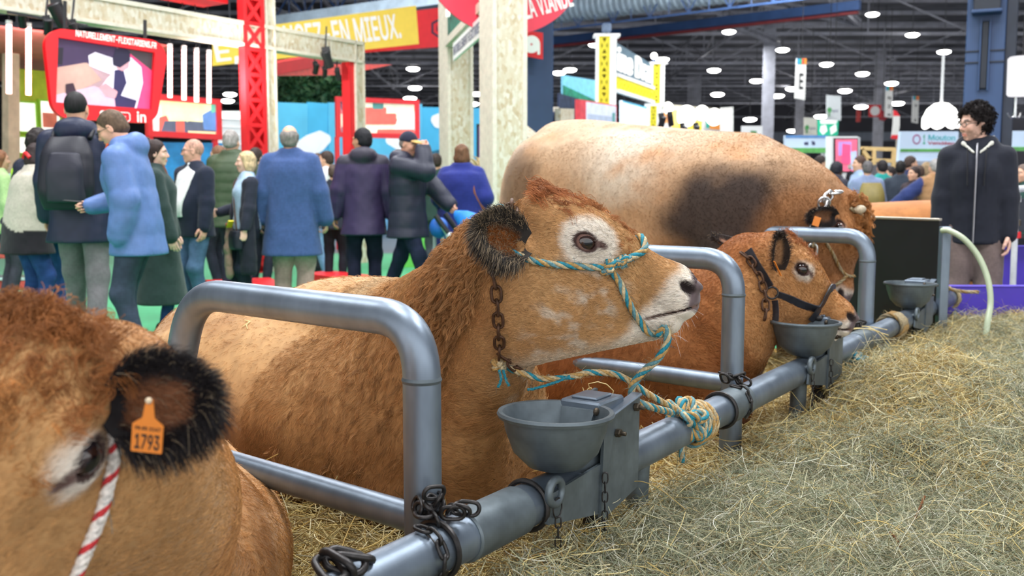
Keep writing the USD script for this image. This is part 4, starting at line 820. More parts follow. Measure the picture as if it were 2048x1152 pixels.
# ---------------------------------------------------------------- the tagged cow in the left foreground
O1 = np.array([-0.80, 1.88, 0.06])
_hx, _hz = unit((-0.25, -0.62, -0.74)), unit((-0.15, -0.72, 0.67)); _hy = np.cross(_hz, _hx)
c1 = Cow('cow', 'tan cow with a numbered orange ear tag in the left foreground', O1, (0.45, -0.89), P(165, 915, 1.15) - 0.95 * (0.084 * _hx + 0.110 * _hy + 0.02 * np.cross(_hx, _hy)), _hx, _hz, 0.95)
def ops1(F):
    lying_body(F, 0.80, 1.18, 0.86); h = c1.hol; X = lambda x, y, z: h + c1.HRl @ (np.array([x, y, z]) * c1.hs)
    F.chain([(-.06, 0, .34), 0.5 * (np.array([.16, 0, .40]) + X(-.10, 0, -.12)), X(-.03, 0, -.10)], [.24, .165, .125], .08)
    F.chain([(.15, 0, .34), X(.02, 0, -.2)], [.2, .12], .08)
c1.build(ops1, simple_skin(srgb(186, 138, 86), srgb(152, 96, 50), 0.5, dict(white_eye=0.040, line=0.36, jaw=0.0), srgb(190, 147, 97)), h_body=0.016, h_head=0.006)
fur(c1.body, c1.v, c1.f, c1.c, 80000, lambda p: np.where(np.linalg.norm(p + c1.o - c1.ho, axis=1) < 0.42, 0.012, 0.024), 0.0010, flow_of(c1), 51, keep=lambda p: (np.linalg.norm(((p + c1.o - c1.ho) @ c1.HR / c1.hs - [0.088, 0.105, 0.018]) / [1.35, 1.6, 1.0], axis=1) > 0.024), weight=toward(c1, -.3))
for q in (-1, 1): eye(c1.t, c1.ho, c1.HR, c1.hs, q, c1.L, white=srgb(34, 28, 32))
ear(c1.t, P(206, 812, 1.165), (.96, .05, .03), (0.20, -.92, .25), 0.122, 0.112, c1.L, inside=srgb(132, 86, 58), back=srgb(90, 66, 46), rim=srgb(28, 24, 26), hair=7000, hl=0.03, seed=53, hw=0.0008)
ear(c1.t, c1.hp(-0.05, -0.09, -0.03), (-.9, .2, .2), (0.1, -.90, -.3), 0.15, 0.12, c1.L, hair=800, seed=54)
r_, d_ = tuft(c1, 260, 55, x0=-.10, x1=.06, wy=.10, z=.052, up=.45, fwd=.5); locks(c1.t, r_, d_, 16, 0.038, srgb(150, 94, 50), 56, c1.L, width=0.0010, wave=0.010, droop=0.45)
r_, d_ = tuft(c1, 110, 57, x0=.02, x1=.14, wy=.09, z=.080, up=.15); locks(c1.t, r_, d_, 9, 0.026, srgb(182, 124, 70), 58, c1.L, width=0.0010, wave=0.008, droop=0.2, name='brow_hair')
# ear tag with its number
TAGO = M('tag_orange')
tb = P(300, 800, 1.13); tu, tv = unit((0.97, 0.10, -0.14)), unit((-0.12, 0.06, -0.98)); tn = np.cross(tv, tu); TR = np.stack([tu, -tv, np.cross(tu, -tv)], 1)
tp = Polygon([(-.003, 0), (.003, 0), (.006, -.022), (.0165, -.030), (.0165, -.062), (-.0165, -.062), (-.0165, -.030), (-.006, -.022)]).buffer(.001)
tg = obj('ear_tag', c1.L(xf(extrude(tp, .002), TR, tb)[0]) if False else (c1.L(xf(extrude(tp, .002), TR, tb)[0]), extrude(tp, .002).faces), TAGO, c1.t, label='orange tag reading 1793')
INK = M('tag_ink', srgb(40, 30, 24), rough=0.6, var=0.0)
def tagtext(txt, h, x, y, name):
    m = meshkit.text_mesh(txt, h, 0.0006, bold=True); v = np.asarray(m.vertices); w = v[:, 0].max(); v = v * [min(1.0, 0.029 / w), 1, 1]
    obj(name, (c1.L((v + [x, y, .0021]) @ TR.T + tb), m.faces), INK, tg, smooth=False)
tagtext('1793', .017, -.0148, -.0585, 'number'); tagtext('FR 85 2147', .004, -.0145, -.036, 'fine_print')
obj('tag_pin', (c1.L(ball(tb + [0, -.004, 0], .004, 1)[0]), ball(tb, .004, 1)[1]), M('pin_white', srgb(210, 190, 160)), c1.t)
# ================================================================ ropes, chains, halters
TEAL, BEIGE, GOLD = np.array(srgb(34, 130, 150)), np.array(srgb(186, 168, 132)), np.array(srgb(176, 140, 84))
ROPEM = M('rope', (1, 1, 1), rough=0.8, vcol=True, var=0.28, scale=160, bump=0.0012, bscale=420)
ROPEC = [TEAL, BEIGE, TEAL * 0.8 + BEIGE * 0.2, GOLD]
def rope_obj(name, path, r, parent, cols=ROPEC, n=60, fuzz=120, seed=0, smooth_path=True, label=None, **kw):
    p = spline(path, n) if smooth_path else np.asarray(path, float); (v, f), c = rope(p, r, cols, strands=kw.pop('strands', 4), twist=kw.pop('twist', 26))
    o = obj(name, (v - parent.loc, f), ROPEM, parent, col=c, label=label)
    if fuzz:
        g = np.random.default_rng(seed); i = g.integers(0, len(p), fuzz); d = g.normal(0, 1, (fuzz, 3)); d /= np.linalg.norm(d, axis=1, keepdims=True)
        a = p[i] + d * r * 0.8 - parent.loc; curves('loose_fibre', np.stack([a, a + d * r * .8, a + d * r * 1.3 + g.normal(0, r * .8, (fuzz, 3))], 1), HAIRM, o, 0.0006, 0.5, np.array([TEAL, BEIGE, GOLD])[g.integers(0, 3, fuzz)], kind='stuff')
    return o
def knot(c, r, R, n=140, seed=0, turns=4.5, sq=(1, 1, 1)):
    """path winding round itself inside a ball of radius R"""
    g = np.random.default_rng(seed); t = np.linspace(0, 1, n); a = t * 2 * np.pi * turns; b = a * 0.618 + g.uniform(0, 6)
    rr = R * (0.75 + 0.25 * np.sin(3.1 * a + 1))
    return np.asarray(c) + np.stack([rr * np.cos(a) * np.cos(b * .7), rr * np.sin(a) * np.cos(b * .45), rr * np.sin(b) * .9], 1) * np.asarray(sq)
def on_head(c, pts, off=0.006):
    """pushes points of the head frame out to the skin of the cow: returns world points"""
    h = c.body; v = c.v + c.o; out = []
    from scipy.spatial import cKDTree
    if not hasattr(c, 'tree'): c.tree = cKDTree(v); c.nv = vnormals(c.v, c.f)
    for p in pts:
        w = c.hp(*p) if len(p) == 3 else np.asarray(p); i = c.tree.query(w, 6)[1]; out.append(v[i].mean(0) + unit(c.nv[i].mean(0)) * off)
    return np.array(out)
def skin_px(c, pts, off=0.006):
    """points of the cow's skin met by the lines of sight through pixels"""
    v = c.v + c.o; f = c.f; vis = (vnormals(c.v, c.f) * (v - [0, 0, CAM_H])).sum(1) < 0
    d = v @ np.array([0, CP, -SP]) - CAM_H * -SP; w = v - [0, 0, CAM_H]; dd = w[:, 1] * CP - w[:, 2] * SP
    px = 1024 + F_PX * w[:, 0] / dd; py = 576 - F_PX * (w[:, 2] * CP + w[:, 1] * SP) / dd; out = []; nv = vnormals(c.v, c.f)
    for x, y in pts:
        q = np.hypot(px - x, py - y); q = np.where(vis, q, 1e9); m = np.argsort(q)[:40]; m = m[dd[m] < dd[m].min() + 0.06][:6]; out.append(v[m].mean(0) + unit(nv[m].mean(0)) * off)
    return np.array(out)
RR = 0.0085
hal = thing('rope_halter', 'braided blue and beige rope halter on the head of the cow behind the nearest bowl', 'halter', c2.ho)
J = skin_px(c2, [(1212, 535)], 0.014)[0]
rope_obj('cheek_rope', skin_px(c2, [(1068, 524), (1085, 527), (1110, 530), (1145, 533), (1180, 535), (1208, 536)], RR), RR, hal, seed=1)
over = skin_px(c2, [(1215, 535), (1240, 522), (1262, 512), (1285, 503)], RR + .002)
rope_obj('nose_rope', np.vstack([over, on_head(c2, [(0.20, 0.0, 0.07), (0.19, 0.06, 0.02)], RR)]), RR * 1.05, hal, seed=2)
und = skin_px(c2, [(1216, 540), (1234, 560), (1248, 590), (1262, 618), (1280, 645), (1298, 662)], RR)
rope_obj('chin_rope', np.vstack([und, P(1325, 668, und[-1][1] + .03)[None], on_head(c2, [(0.30, 0.03, -0.16)], RR)]), RR, hal, seed=3)
rope_obj('halter_knot', knot(J, RR, 0.016, 90, 3, 3.2), RR * 0.85, hal, smooth_path=False, seed=4)
rope_obj('nose_knot', knot(over[1], RR, 0.015, 90, 5, 3.5, (1.3, 1, 1)), RR * 0.8, hal, smooth_path=False, seed=5)
for q in (0,): rope_obj('poll_rope', np.vstack([skin_px(c2, [(1069, 524)], RR), on_head(c2, [(-0.07, -0.11, -0.085), (-0.12, -0.10, -0.07), (-0.15, -0.06, 0.0), (-0.15, 0.0, 0.03), (-0.10, 0.09, -0.02), (0.05, 0.12, -0.05), (0.16, 0.10, -0.01)], RR)]), RR, hal, fuzz=0)
lead = thing('lead_rope', 'blue and beige lead rope running from the chin to the big knot on the rail', 'rope', P(1340, 800, 2.6))
dR = Pz(1375, 862, 0.5)[1]
rope_obj('rope', [und[-1] + [.02, -.01, -.005], P(1330, 655, 2.47), P(1335, 680, 2.47), P(1318, 715, 2.48), P(1285, 745, 2.5), P(1264, 775, 2.5), P(1270, 800, 2.52), P(1305, 815, 2.56), P(1345, 825, dR - .06)], RR * 1.1, lead, n=90, fuzz=200, seed=6)
kn = R_at(t_at(1378)) + np.array([0, -.03, .03])
lead_k = rope_obj('rail_knot', knot(kn + [-.01, -.03, .0], RR, 0.055, 260, 9, 7.0, (1.0, .8, 1.15)), RR * 1.1, lead, smooth_path=False, fuzz=250, seed=7)
for i, s_ in enumerate((-.03, 0.0, .03, .055)):
    cc = R_at(t_at(1384) + s_); a = np.linspace(0, 2 * np.pi, 40); rope_obj('rail_wrap', np.array([cc + .058 * (np.cos(x) * NB + np.sin(x) * UP) + U * .012 * x / 6 for x in a]), RR * 1.05, lead, cols=[BEIGE, GOLD, BEIGE * .8, GOLD] if i > 1 else ROPEC, smooth_path=False, fuzz=60, seed=20 + i)
rope_obj('tail_end', [kn + [-.02, -.05, -.03], kn + [-.03, -.06, -.07], kn + [-.025, -.055, -.11]], RR, lead, fuzz=120, seed=12)
neckr = thing('neck_rope', 'frayed beige and blue rope looped from the neck chain towards the rail', 'rope', P(1080, 770, 2.6))
rope_obj('rope', [P(1000, 728, 2.52), P(1040, 745, 2.52), P(1090, 758, 2.52), P(1150, 752, 2.52), P(1180, 745, 2.53), P(1240, 752, 2.57), P(1300, 790, 2.62), P(1350, 818, dR - .05)], RR * .95, neckr, cols=[BEIGE, GOLD, BEIGE, TEAL], n=90, fuzz=260, seed=8)
rope_obj('end_knot', knot(P(1000, 728, 2.51), RR, .018, 90, 12, 3.4), RR * .9, neckr, cols=[BEIGE, GOLD, GOLD, BEIGE], smooth_path=False, fuzz=90, seed=9)
for k, pts in enumerate(([(998, 740), (1002, 758), (996, 775)], [(1006, 740), (1012, 760), (1018, 772)], [(1140, 752), (1110, 765), (1070, 777), (1055, 779)])):
    rope_obj('frayed_strand', [P(x, y, 2.49) for x, y in pts], .0035, neckr, cols=[TEAL, TEAL * 1.2], strands=3, fuzz=60, seed=30 + k)
ch = thing('neck_chain', 'rusty link chain hanging down the neck of the cow with the rope halter', 'chain', P(1000, 620, 2.55))
chain(ch, skin_px(c2, [(992, 520), (990, 545), (993, 575), (998, 610), (1000, 650), (1001, 690), (998, 722)], .010), .042, .024, .0040, RUST, wob=.4, seed=1)
chain(ch, skin_px(c2, [(1000, 706), (1015, 715), (1030, 730), (1042, 745)], .008), .040, .024, .0038, RUST, wob=.4, seed=2)
chain(ch, on_head(c2, [(-.10, -.05, -.02), (-.11, .0, .03), (-.11, .06, -.02)], .012), .050, .030, .0048, RUST, seed=3)

# heap of chain where the first divider meets the rail, and the tie chains of the other posts
def heap(t, label, n, spread, L=.055, seed=0, hang=True):
    c = thing('tether_chain', label, 'chain', R_at(t) + UP * .05); g = np.random.default_rng(seed)
    for k in range(n):
        p = R_at(t, .02, .062) + U * g.normal(0, spread) + NB * g.normal(.01, .022) + UP * abs(g.normal(0, .014)); d = U * g.normal(.6, .5) + NB * g.normal(0, .7) + UP * g.normal(0, .35)
        v, f = xf(tube(link_path(L, L * .6, 20), L * .095, 7, closed=True), basis(d) @ rot([1, 0, 0], g.uniform(0, 180)), p); obj('link', (v - c.loc, f), STEEL, c, smooth=True)
    if hang:
        pr = R_at(t - .02, .0, .058); pts = [R_at(t - .06, .058 * math.cos(a), .058 * math.sin(a)) for a in np.linspace(1.4, 4.2, 10)]
        ss = np.array(pts); chain(c, ss, L * .8, L * .45, L * .085, STEEL, seed=seed)
    return c
heap(t_at(878), 'tangled heap of steel chain on the rail at the nearest divider post', 15, .026, .046, seed=3)
heap(t_at(1487), 'small steel tether chain lying on the rail at the middle divider post', 7, .028, .045, seed=5)
heap(t_at(1735) - .03, 'dark tether chain lying on the rail at the farthest divider post', 9, .045, .05, seed=6, hang=False)
lowc = thing('tether_chain', 'steel chain shackle on the rail at the bottom edge of the photo', 'chain', R_at(t_at(660)))
for k in range(4): v, f = xf(tube(link_path(.07, .04, 20), .007, 8, closed=True), basis(U * (.4 - .5 * k) + NB + UP * .3) @ rot([1, 0, 0], 70 * k), R_at(t_at(650) + .018 * k, .0, .058)); obj('link', (v - lowc.loc, f), STEEL, lowc, smooth=True)
tz = thing('rail_rope', 'brown twine wrapped round the rail before the farthest drinking bowl', 'rope', R_at(t_at(1785)))
for i in range(5):
    cc = R_at(t_at(1782) + i * .022); a = np.linspace(0, 2 * np.pi, 36); rope_obj('wrap', np.array([cc + .060 * (np.cos(x) * NB + np.sin(x) * UP) for x in a]), .011, tz, cols=[BEIGE * .7, GOLD * .7, BEIGE * .55], strands=3, smooth_path=False, fuzz=60, seed=40 + i)
tz = thing('rail_rope', 'blue-green rope tied under the second drinking bowl, its ends hanging in the hay', 'rope', R_at(t_at(1690)))
g0 = R_at(t_at(1690), -.06, -.06); DT = [TEAL * .7, TEAL * .5, BEIGE * .5]
rope_obj('knot', knot(g0, .01, .05, 180, 14, 5.0), .0115, tz, cols=DT, smooth_path=False, fuzz=150, seed=50)
for k in range(4): rope_obj('hanging_end', [g0 + U * (.02 * k - .03), g0 + U * (.03 * k - .04) + [0, -.02, -.08], g0 + U * (.035 * k - .06) + [0, -.03, -.17 - .02 * (k % 2)]], .0115, tz, cols=DT, strands=3, fuzz=80, seed=52 + k)
tz = thing('rail_rope', 'grey twine hitched round the far end of the rail, its free end sticking out', 'rope', R_at(T_END - .06))
for i in range(3):
    cc = R_at(T_END - .12 + i * .022); a = np.linspace(0, 2 * np.pi, 36); rope_obj('wrap', np.array([cc + .060 * (np.cos(x) * NB + np.sin(x) * UP) for x in a]), .011, tz, cols=[BEIGE * .7, BEIGE * .55], strands=3, smooth_path=False, fuzz=40, seed=60 + i)
rope_obj('free_end', [R_at(T_END - .08, 0, .06), P(1890, 576, 5.75), P(1925, 583, 5.75), P(1957, 584, 5.75)], .010, tz, cols=[BEIGE * .8, GOLD * .6], strands=3, seed=63)

# red and white cord on the nearest cow
cord = thing('halter_cord', 'red and white braided cord across the cheek of the tagged cow', 'halter', P(190, 1000, 1.2))
RW = [np.array(srgb(228, 220, 212)), np.array(srgb(228, 220, 212)), np.array(srgb(198, 48, 52)), np.array(srgb(228, 220, 212))]
cp = [(216, 862), (220, 900), (219, 935), (209, 980), (192, 1030), (175, 1080), (158, 1120), (140, 1160), (120, 1200)]
rope_obj('cord', skin_px(c1, cp, .006), .0078, cord, cols=RW, n=70, fuzz=60, seed=70, twist=46)

# black leather halter and the chain beside it
LEATHER = M('black_leather', srgb(40, 40, 46), rough=0.42, var=0.2, scale=30, bump=0.0006, bscale=200)
def strap(name, pts, w, parent, m=LEATHER, n=30, up=None):
    p = spline(pts, n); t = np.gradient(p, axis=0); t /= np.linalg.norm(t, axis=1, keepdims=True); away = p - (c3.ho + c3.HR[:, 0] * .15) if up is None else np.broadcast_to(up, p.shape)
    away = away - t * (away * t).sum(1, keepdims=True); away /= np.linalg.norm(away, axis=1, keepdims=True); sd = np.cross(t, away)
    q = [p + sd * a + away * b for a, b in ((-w / 2, -.0025), (w / 2, -.0025), (w / 2, .0025), (-w / 2, .0025))]; v = np.stack(q, 1).reshape(-1, 3); i, j = np.meshgrid(np.arange(n - 1), np.arange(4), indexing='ij')
    f = np.stack([i * 4 + j, i * 4 + (j + 1) % 4, (i + 1) * 4 + (j + 1) % 4, (i + 1) * 4 + j], -1).reshape(-1, 4); f = np.vstack([f, [[3, 2, 1, 0]], [[4 * n - 4, 4 * n - 3, 4 * n - 2, 4 * n - 1]]])
    return obj(name, (v - parent.loc, f), m, parent, smooth=30)
lh = thing('leather_halter', 'black leather halter with a steel cheek ring on the reddish cow', 'halter', c3.ho)
ringc = skin_px(c3, [(1541, 587)], .012)[0]; tow = unit(np.array([0, 0, CAM_H]) - ringc); e1 = unit(np.cross(tow, [0, 0, 1])); e2 = np.cross(e1, tow)
obj('cheek_ring', (lambda m: (m[0] - lh.loc, m[1]))(tube(np.array([ringc + .022 * (np.cos(a) * e1 + np.sin(a) * e2) for a in np.linspace(0, 2 * np.pi, 24, endpoint=False)]), .004, 8, closed=True)), STEEL, lh, smooth=True)
strap('crown_strap', skin_px(c3, [(1496, 502), (1510, 525), (1525, 552), (1538, 575)], .008), .034, lh)
strap('cheek_strap', skin_px(c3, [(1550, 590), (1575, 597), (1600, 607), (1625, 616), (1634, 618)], .008), .034, lh)
strap('throat_strap', skin_px(c3, [(1545, 600), (1546, 620), (1546, 642)], .008), .034, lh)
strap('nose_strap', np.vstack([skin_px(c3, [(1634, 620), (1645, 605), (1653, 590), (1660, 577)], .008), on_head(c3, [(.255, 0, .075)], .006)]), .030, lh)
strap('chin_strap', skin_px(c3, [(1636, 616), (1630, 626), (1620, 640)], .01), .034, lh)
obj('chin_buckle', (lambda m: (m[0] - lh.loc, m[1]))(ball(skin_px(c3, [(1634, 634)], .012)[0], (.016, .008, .012), 2)), STEEL, lh)
ch = thing('neck_chain', 'rusty chain round the neck of the cow in the leather halter', 'chain', P(1520, 560, 3.7))
chain(ch, skin_px(c3, [(1484, 508), (1500, 520), (1512, 540), (1520, 565), (1526, 590), (1528, 615), (1524, 645)], .012), .044, .028, .0045, RUST, wob=.4, seed=4)
ch = thing('neck_chain', 'bright steel chain round the neck of the big standing cow', 'chain', P(1640, 420, 4.9))
chain(ch, skin_px(c4, [(1675, 385), (1660, 390), (1648, 400), (1640, 415), (1632, 440), (1625, 470), (1622, 500), (1622, 515)], .014), .075, .048, .008, CHROME, wob=.3, seed=5)
obj('chain_ring', (lambda m: (m[0] - ch.loc, m[1]))(tube(np.array([skin_px(c4, [(1644, 408)], .02)[0] + .03 * np.array([math.cos(a), -.3 * math.sin(a), math.sin(a)]) for a in np.linspace(0, 2 * np.pi, 20, endpoint=False)]), .006, 8, closed=True)), CHROME, ch, smooth=True)
rh = thing('rope_halter', 'thin brown rope halter on the face of the big standing cow', 'halter', c4.ho)
rope_obj('cheek_rope', skin_px(c4, [(1652, 485), (1665, 510), (1680, 535), (1692, 551), (1712, 553)], .008), .008, rh, cols=[BEIGE * .6, GOLD * .6], strands=3, fuzz=0)
rope_obj('jaw_rope', skin_px(c4, [(1692, 551), (1682, 563), (1670, 572), (1660, 580)], .008), .008, rh, cols=[BEIGE * .6, GOLD * .6], strands=3, fuzz=0)
rope_obj('brow_rope', skin_px(c4, [(1698, 418), (1712, 427), (1726, 436), (1736, 446)], .012), .009, rh, cols=[BEIGE * .7, BEIGE * .5], strands=3, fuzz=0)

# ================================================================ end board, hose, purple barriers
BOARD = M('black_board', srgb(16, 17, 20), rough=0.55, var=0.25, scale=5)
eb = P(1884, 600, 5.62); eb[2] = 0; bdir = unit(P(1735, 560, 6.06) * [1, 1, 0] - eb)
b = thing('end_board', 'black board panel closing the far end of the stalls beside the purple barrier', 'board', eb)
top = CAM_H - (442 - 370) / F_PX * 5.62
def wbar(p, q, w, h, **k): v, f = bar(p, q, w, h); return v, f
obj('panel', wbar(eb + bdir * .03 + UP * (.12 + top) / 2, eb + bdir * 2.1 + UP * (.12 + top) / 2, .018, top - .12), BOARD, b, world=True, smooth=20)
obj('top_edge', wbar(eb + bdir * .03 + UP * (top + .008), eb + bdir * 2.1 + UP * (top + .008), .026, .014), M('alu_edge', srgb(176, 168, 156), rough=.4, metal=.5), b, world=True, smooth=20)
obj('post', wbar(eb - bdir * .0 + UP * 0.0, eb + UP * (top - .03), .05, .05), GALV, b, world=True, smooth=20)
obj('latch', wbar(eb + bdir * .55 + UP * (top + .03), eb + bdir * .68 + UP * (top + .03), .02, .02), BRASS, b, world=True, smooth=20)
hose = thing('water_hose', 'translucent pale green hose arching from the end board down into the hay', 'hose', P(1890, 458, 5.6))
HOSE = M('hose_plastic', srgb(176, 188, 160), rough=0.3, var=0.08, spec=0.6)
obj('hose', tube(spline([P(1884, 461, 5.6), P(1900, 462, 5.55), P(1930, 480, 5.5), P(1958, 515, 5.45), P(1976, 560, 5.4), P(1981, 605, 5.35), P(1975, 645, 5.3), P(1972, 672, 5.28)], 50), .016, 14), HOSE, hose, world=True, smooth=True)
PURP = M('purple_board', srgb(66, 44, 172), rough=0.45, var=0.06)
PURPT = M('purple_edge', srgb(104, 88, 206), rough=0.4, var=0.06)
def barrier(p0, p1, z0, z1, label):
    t = thing('barrier', label, 'barrier', p0 * [1, 1, 0])
    obj('panel', bar(p0 * [1, 1, 0] + UP * (z0 + z1) / 2, p1 * [1, 1, 0] + UP * (z0 + z1) / 2, .03, z1 - z0), PURP, t, world=True, smooth=20)
    obj('top_edge', bar(p0 * [1, 1, 0] + UP * (z1 + .006), p1 * [1, 1, 0] + UP * (z1 + .006), .036, .012), PURPT, t, world=True, smooth=20)
    for k in (.1, .5, .9): obj('foot', bar(p0 * [1, 1, 0] * (1 - k) + p1 * [1, 1, 0] * k + [0, -.15, .02], p0 * [1, 1, 0] * (1 - k) + p1 * [1, 1, 0] * k + [0, .15, .02], .05, .04), PURP, t, world=True, smooth=20)
p0, p1 = P(1886, 575, 6.15), P(2900, 600, 6.15); barrier(p0, p1, 0.0, CAM_H - (574 - 370) / F_PX * 6.15, 'purple barrier panel along the back of the hay, nearest the camera')
p0, p1 = P(1900, 492, 9.2), P(2900, 520, 9.2); barrier(p0, p1, 0.0, CAM_H - (493 - 370) / F_PX * 9.2, 'purple barrier panel farther back, behind the legs of the man in the black hoodie')

# stray straw on backs, rail and bowls
def wisp(label, pts, w, seed, k=3):
    g = np.random.default_rng(seed); t = thing('straw_wisp', label, 'straw', pts[0][0])
    for q in pts: p = spline(q, 8); obj('stalk', (tube(p, w, 5)[0] - t.loc, tube(p, w, 5)[1]), M('stalk', srgb(222, 200, 140), rough=.6, var=.2, scale=30), t, smooth=True)
b_ = skin_px(c2, [(490, 637), (497, 645), (486, 655), (496, 658), (503, 640), (492, 650)], .004)
wisp('two bits of pale straw on the flank of the blue-haltered cow', [b_[[0, 1, 2]], b_[[4, 5, 3]]], .0016, 1)
r3 = [R_at(t_at(1725) + a, n, z) for a, n, z in ((-.1, .1, .05), (.0, .0, .06), (.12, -.09, .02), (-.12, .06, .06), (.05, -.05, .05), (.14, -.12, -.05), (.02, .1, .05), (.08, -.02, .055), (.1, -.10, -.03), (-.02, .08, .06), (.1, .0, .056), (.22, -.06, .03))]
wisp('straw lying across the rail before the farthest drinking bowl', [r3[0:3], r3[3:6], r3[6:9], r3[9:12]], .0018, 2)
wisp('tall looping straw stalk standing behind the nearest drinking bowl', [[P(1195, 800, 2.9), P(1175, 770, 2.9), P(1205, 765, 2.9), P(1228, 785, 2.9), P(1212, 812, 2.9)], [P(1160, 800, 2.95), P(1180, 775, 2.95), P(1190, 795, 2.95)], [P(1165, 775, 2.95), P(1175, 800, 2.95), P(1190, 820, 2.95)]], .0016, 3)
# ================================================================ trade stands
def osb_mat():
    return usdkit.material(stage, '/World/Looks/chipboard', {'tc': ('texture_coordinate', {}), 'mp': ('mapping', {'scale': (16.0, 16.0, 9.0)}), 'v': ('voronoi_texture', {'scale': 1.6, 'randomness': 1.0}), 'n': ('noise_texture', {'scale': 2.2, 'detail': 5.0}), 'sx': ('separate_color', {}),
        'r': ('rgb_ramp', {'ramp': [(0.0, srgb(184, 166, 136)), (.2, srgb(198, 184, 158)), (.6, srgb(204, 196, 176)), (1, srgb(214, 208, 194))]}), 'r2': ('rgb_ramp', {'ramp': [(.30, (.86, .82, .76)), (.5, (1, 1, 1))]}), 'm': ('mix', {'mix_type': 'multiply', 'fac': .55}), 'p': ('principled_bsdf', {'roughness': .7})},
        [('tc.object', 'mp.vector'), ('mp.vector', 'v.vector'), ('mp.vector', 'n.vector'), ('v.color', 'sx.color'), ('sx.r', 'r.fac'), ('n.fac', 'r2.fac'), ('r.color', 'm.color1'), ('r2.color', 'm.color2'), ('m.color', 'p.base_color')], surface='p.BSDF')
OSB = osb_mat()
PALEW = M('pale_timber', srgb(214, 206, 190), rough=.6, var=.08, scale=12)
WHITEP = M('white_panel', srgb(238, 240, 240), rough=.5, var=.03)
REDP = M('red_panel', srgb(222, 32, 40), rough=.45, var=.05)
REDB = M('red_print', srgb(232, 52, 62), rough=.55, var=.04)
YELP = M('yellow_panel', srgb(246, 220, 40), rough=.5, var=.04)
BLACKP = M('black_plastic', srgb(26, 26, 30), rough=.45, var=.15)
GREENP = M('green_panel', srgb(146, 200, 50), rough=.5, var=.05)
GREENL = M('light_green_panel', srgb(110, 200, 90), rough=.6, var=.05)
class Wall:
    """an upright plane of the place, through two points of sight; px polygons are met with it, then built as slabs in it"""
    def __init__(s, pa, da, pb, db):
        a, b = P(pa, 370, da), P(pb, 370, db); s.a = np.array([a[0], a[1], 0]); s.u = unit([b[0] - a[0], b[1] - a[1], 0]); s.n = np.array([s.u[1], -s.u[0], 0])      # n towards the camera
        s.R = np.stack([s.u, UP, s.n], 1)
    def sz(s, px, py):
        r = ray(px, py); o = np.array([0, 0, CAM_H]); k = np.dot(s.a - o, s.n) / np.dot(r, s.n); q = o + r * k; return np.dot(q - s.a, s.u), q[2]
    def at(s, px, py, off=0): x, z = s.sz(px, py); return s.a + s.u * x + UP * z + s.n * off
    def poly(s, pts): return Polygon([s.sz(*p) for p in pts])
    def slab(s, poly, th, off=0): m = extrude(poly, th); return np.asarray(m.vertices) @ s.R.T + s.a + s.n * off, m.faces
    def px(s, pts, th, off=0): return s.slab(s.poly(pts), th, off)
    def rect(s, x0, y0, x1, y1):
        """upright rectangle from its left top and right bottom pixel"""
        (a, b), (c, d) = s.sz(x0, y0), s.sz(x1, y1); return sbox(min(a, c), min(b, d), max(a, c), max(b, d))
    def text(s, txt, px, py, h, off, width=None, th=.004, bold=True, slant=0):
        """lettering whose first foot stands at the pixel; h in metres, width in metres"""
        m = meshkit.text_mesh(txt, h, th, bold); v = np.asarray(m.vertices).copy()
        if width: v[:, 0] *= width / v[:, 0].max()
        if slant: c, q = math.cos(slant), math.sin(slant); v[:, :2] = np.stack([v[:, 0] * c - v[:, 1] * q, v[:, 0] * q + v[:, 1] * c], 1)
        x, z = s.sz(px, py); return (v + [x, z, 0]) @ s.R.T + s.a + s.n * off, m.faces
    def width(s, x0, x1, py): return abs(s.sz(x1, py)[0] - s.sz(x0, py)[0])
def lattice(L, h, cell=None, bar_=.16):
    """a strip with X-braced openings"""
    p = sbox(0, 0, L, h); n = max(1, round(L / (cell or h))); c = L / n; holes = []
    for k in range(n):
        q = np.array([[k * c, h * .08], [(k + 1) * c, h * .08], [(k + 1) * c, h * .92], [k * c, h * .92]]); m = q.mean(0)
        for i in range(4):
            t = Polygon([q[i], q[(i + 1) % 4], m]).buffer(-h * bar_ * .45)
            if not t.is_empty: holes.append(t)
    return p.difference(union_all(holes))
def wobj(name, wall, mesh, m, t, **k): return obj(name, mesh, m, t, world=True, smooth=k.pop('smooth', False), **k)

# ---- left stand: timber beam with red lattice, on posts
WB = Wall(0, 10.6, 725, 15.3)
bm = thing('timber_beam', 'long pale chipboard beam across the top of the left stand, spotlights under it', 'beam', WB.at(300, 60), kind='structure')
wobj('board', WB, WB.slab(WB.rect(-60, 0, 728, 0).buffer(0) if False else sbox(-1.2, 3.07, WB.sz(716, 120)[0], 3.30), .20, -.2), OSB, bm)
wobj('top_strip', WB, WB.slab(sbox(-1.2, 3.30, WB.sz(728, 120)[0], 3.35), .24, -.22), PALEW, bm)
wobj('bottom_strip', WB, WB.slab(sbox(-1.2, 3.03, WB.sz(728, 120)[0], 3.07), .24, -.22), PALEW, bm)
def post(W_, x0, x1, z1, label, m=OSB, dep=.2, edge=PALEW, z0=0.0):
    a, b = W_.sz(x0, 200)[0], W_.sz(x1, 200)[0]; t = thing('timber_post', label, 'post', W_.a + W_.u * a, kind='structure'); e = (b - a) * .12
    wobj('board', W_, W_.slab(sbox(a + e, z0, b - e, z1), dep, -dep), m, t)
    for q in ((a, a + e), (b - e, b)): wobj('edge_strip', W_, W_.slab(sbox(q[0], z0, q[1], z1), dep + .02, -dep), edge, t)
    return t
post(WB, 711, 729, 3.35, 'slim timber post at the right end of the left stand')
post(WB, 534, 553, 6.0, 'timber post right of the red lattice column', edge=PALEW)
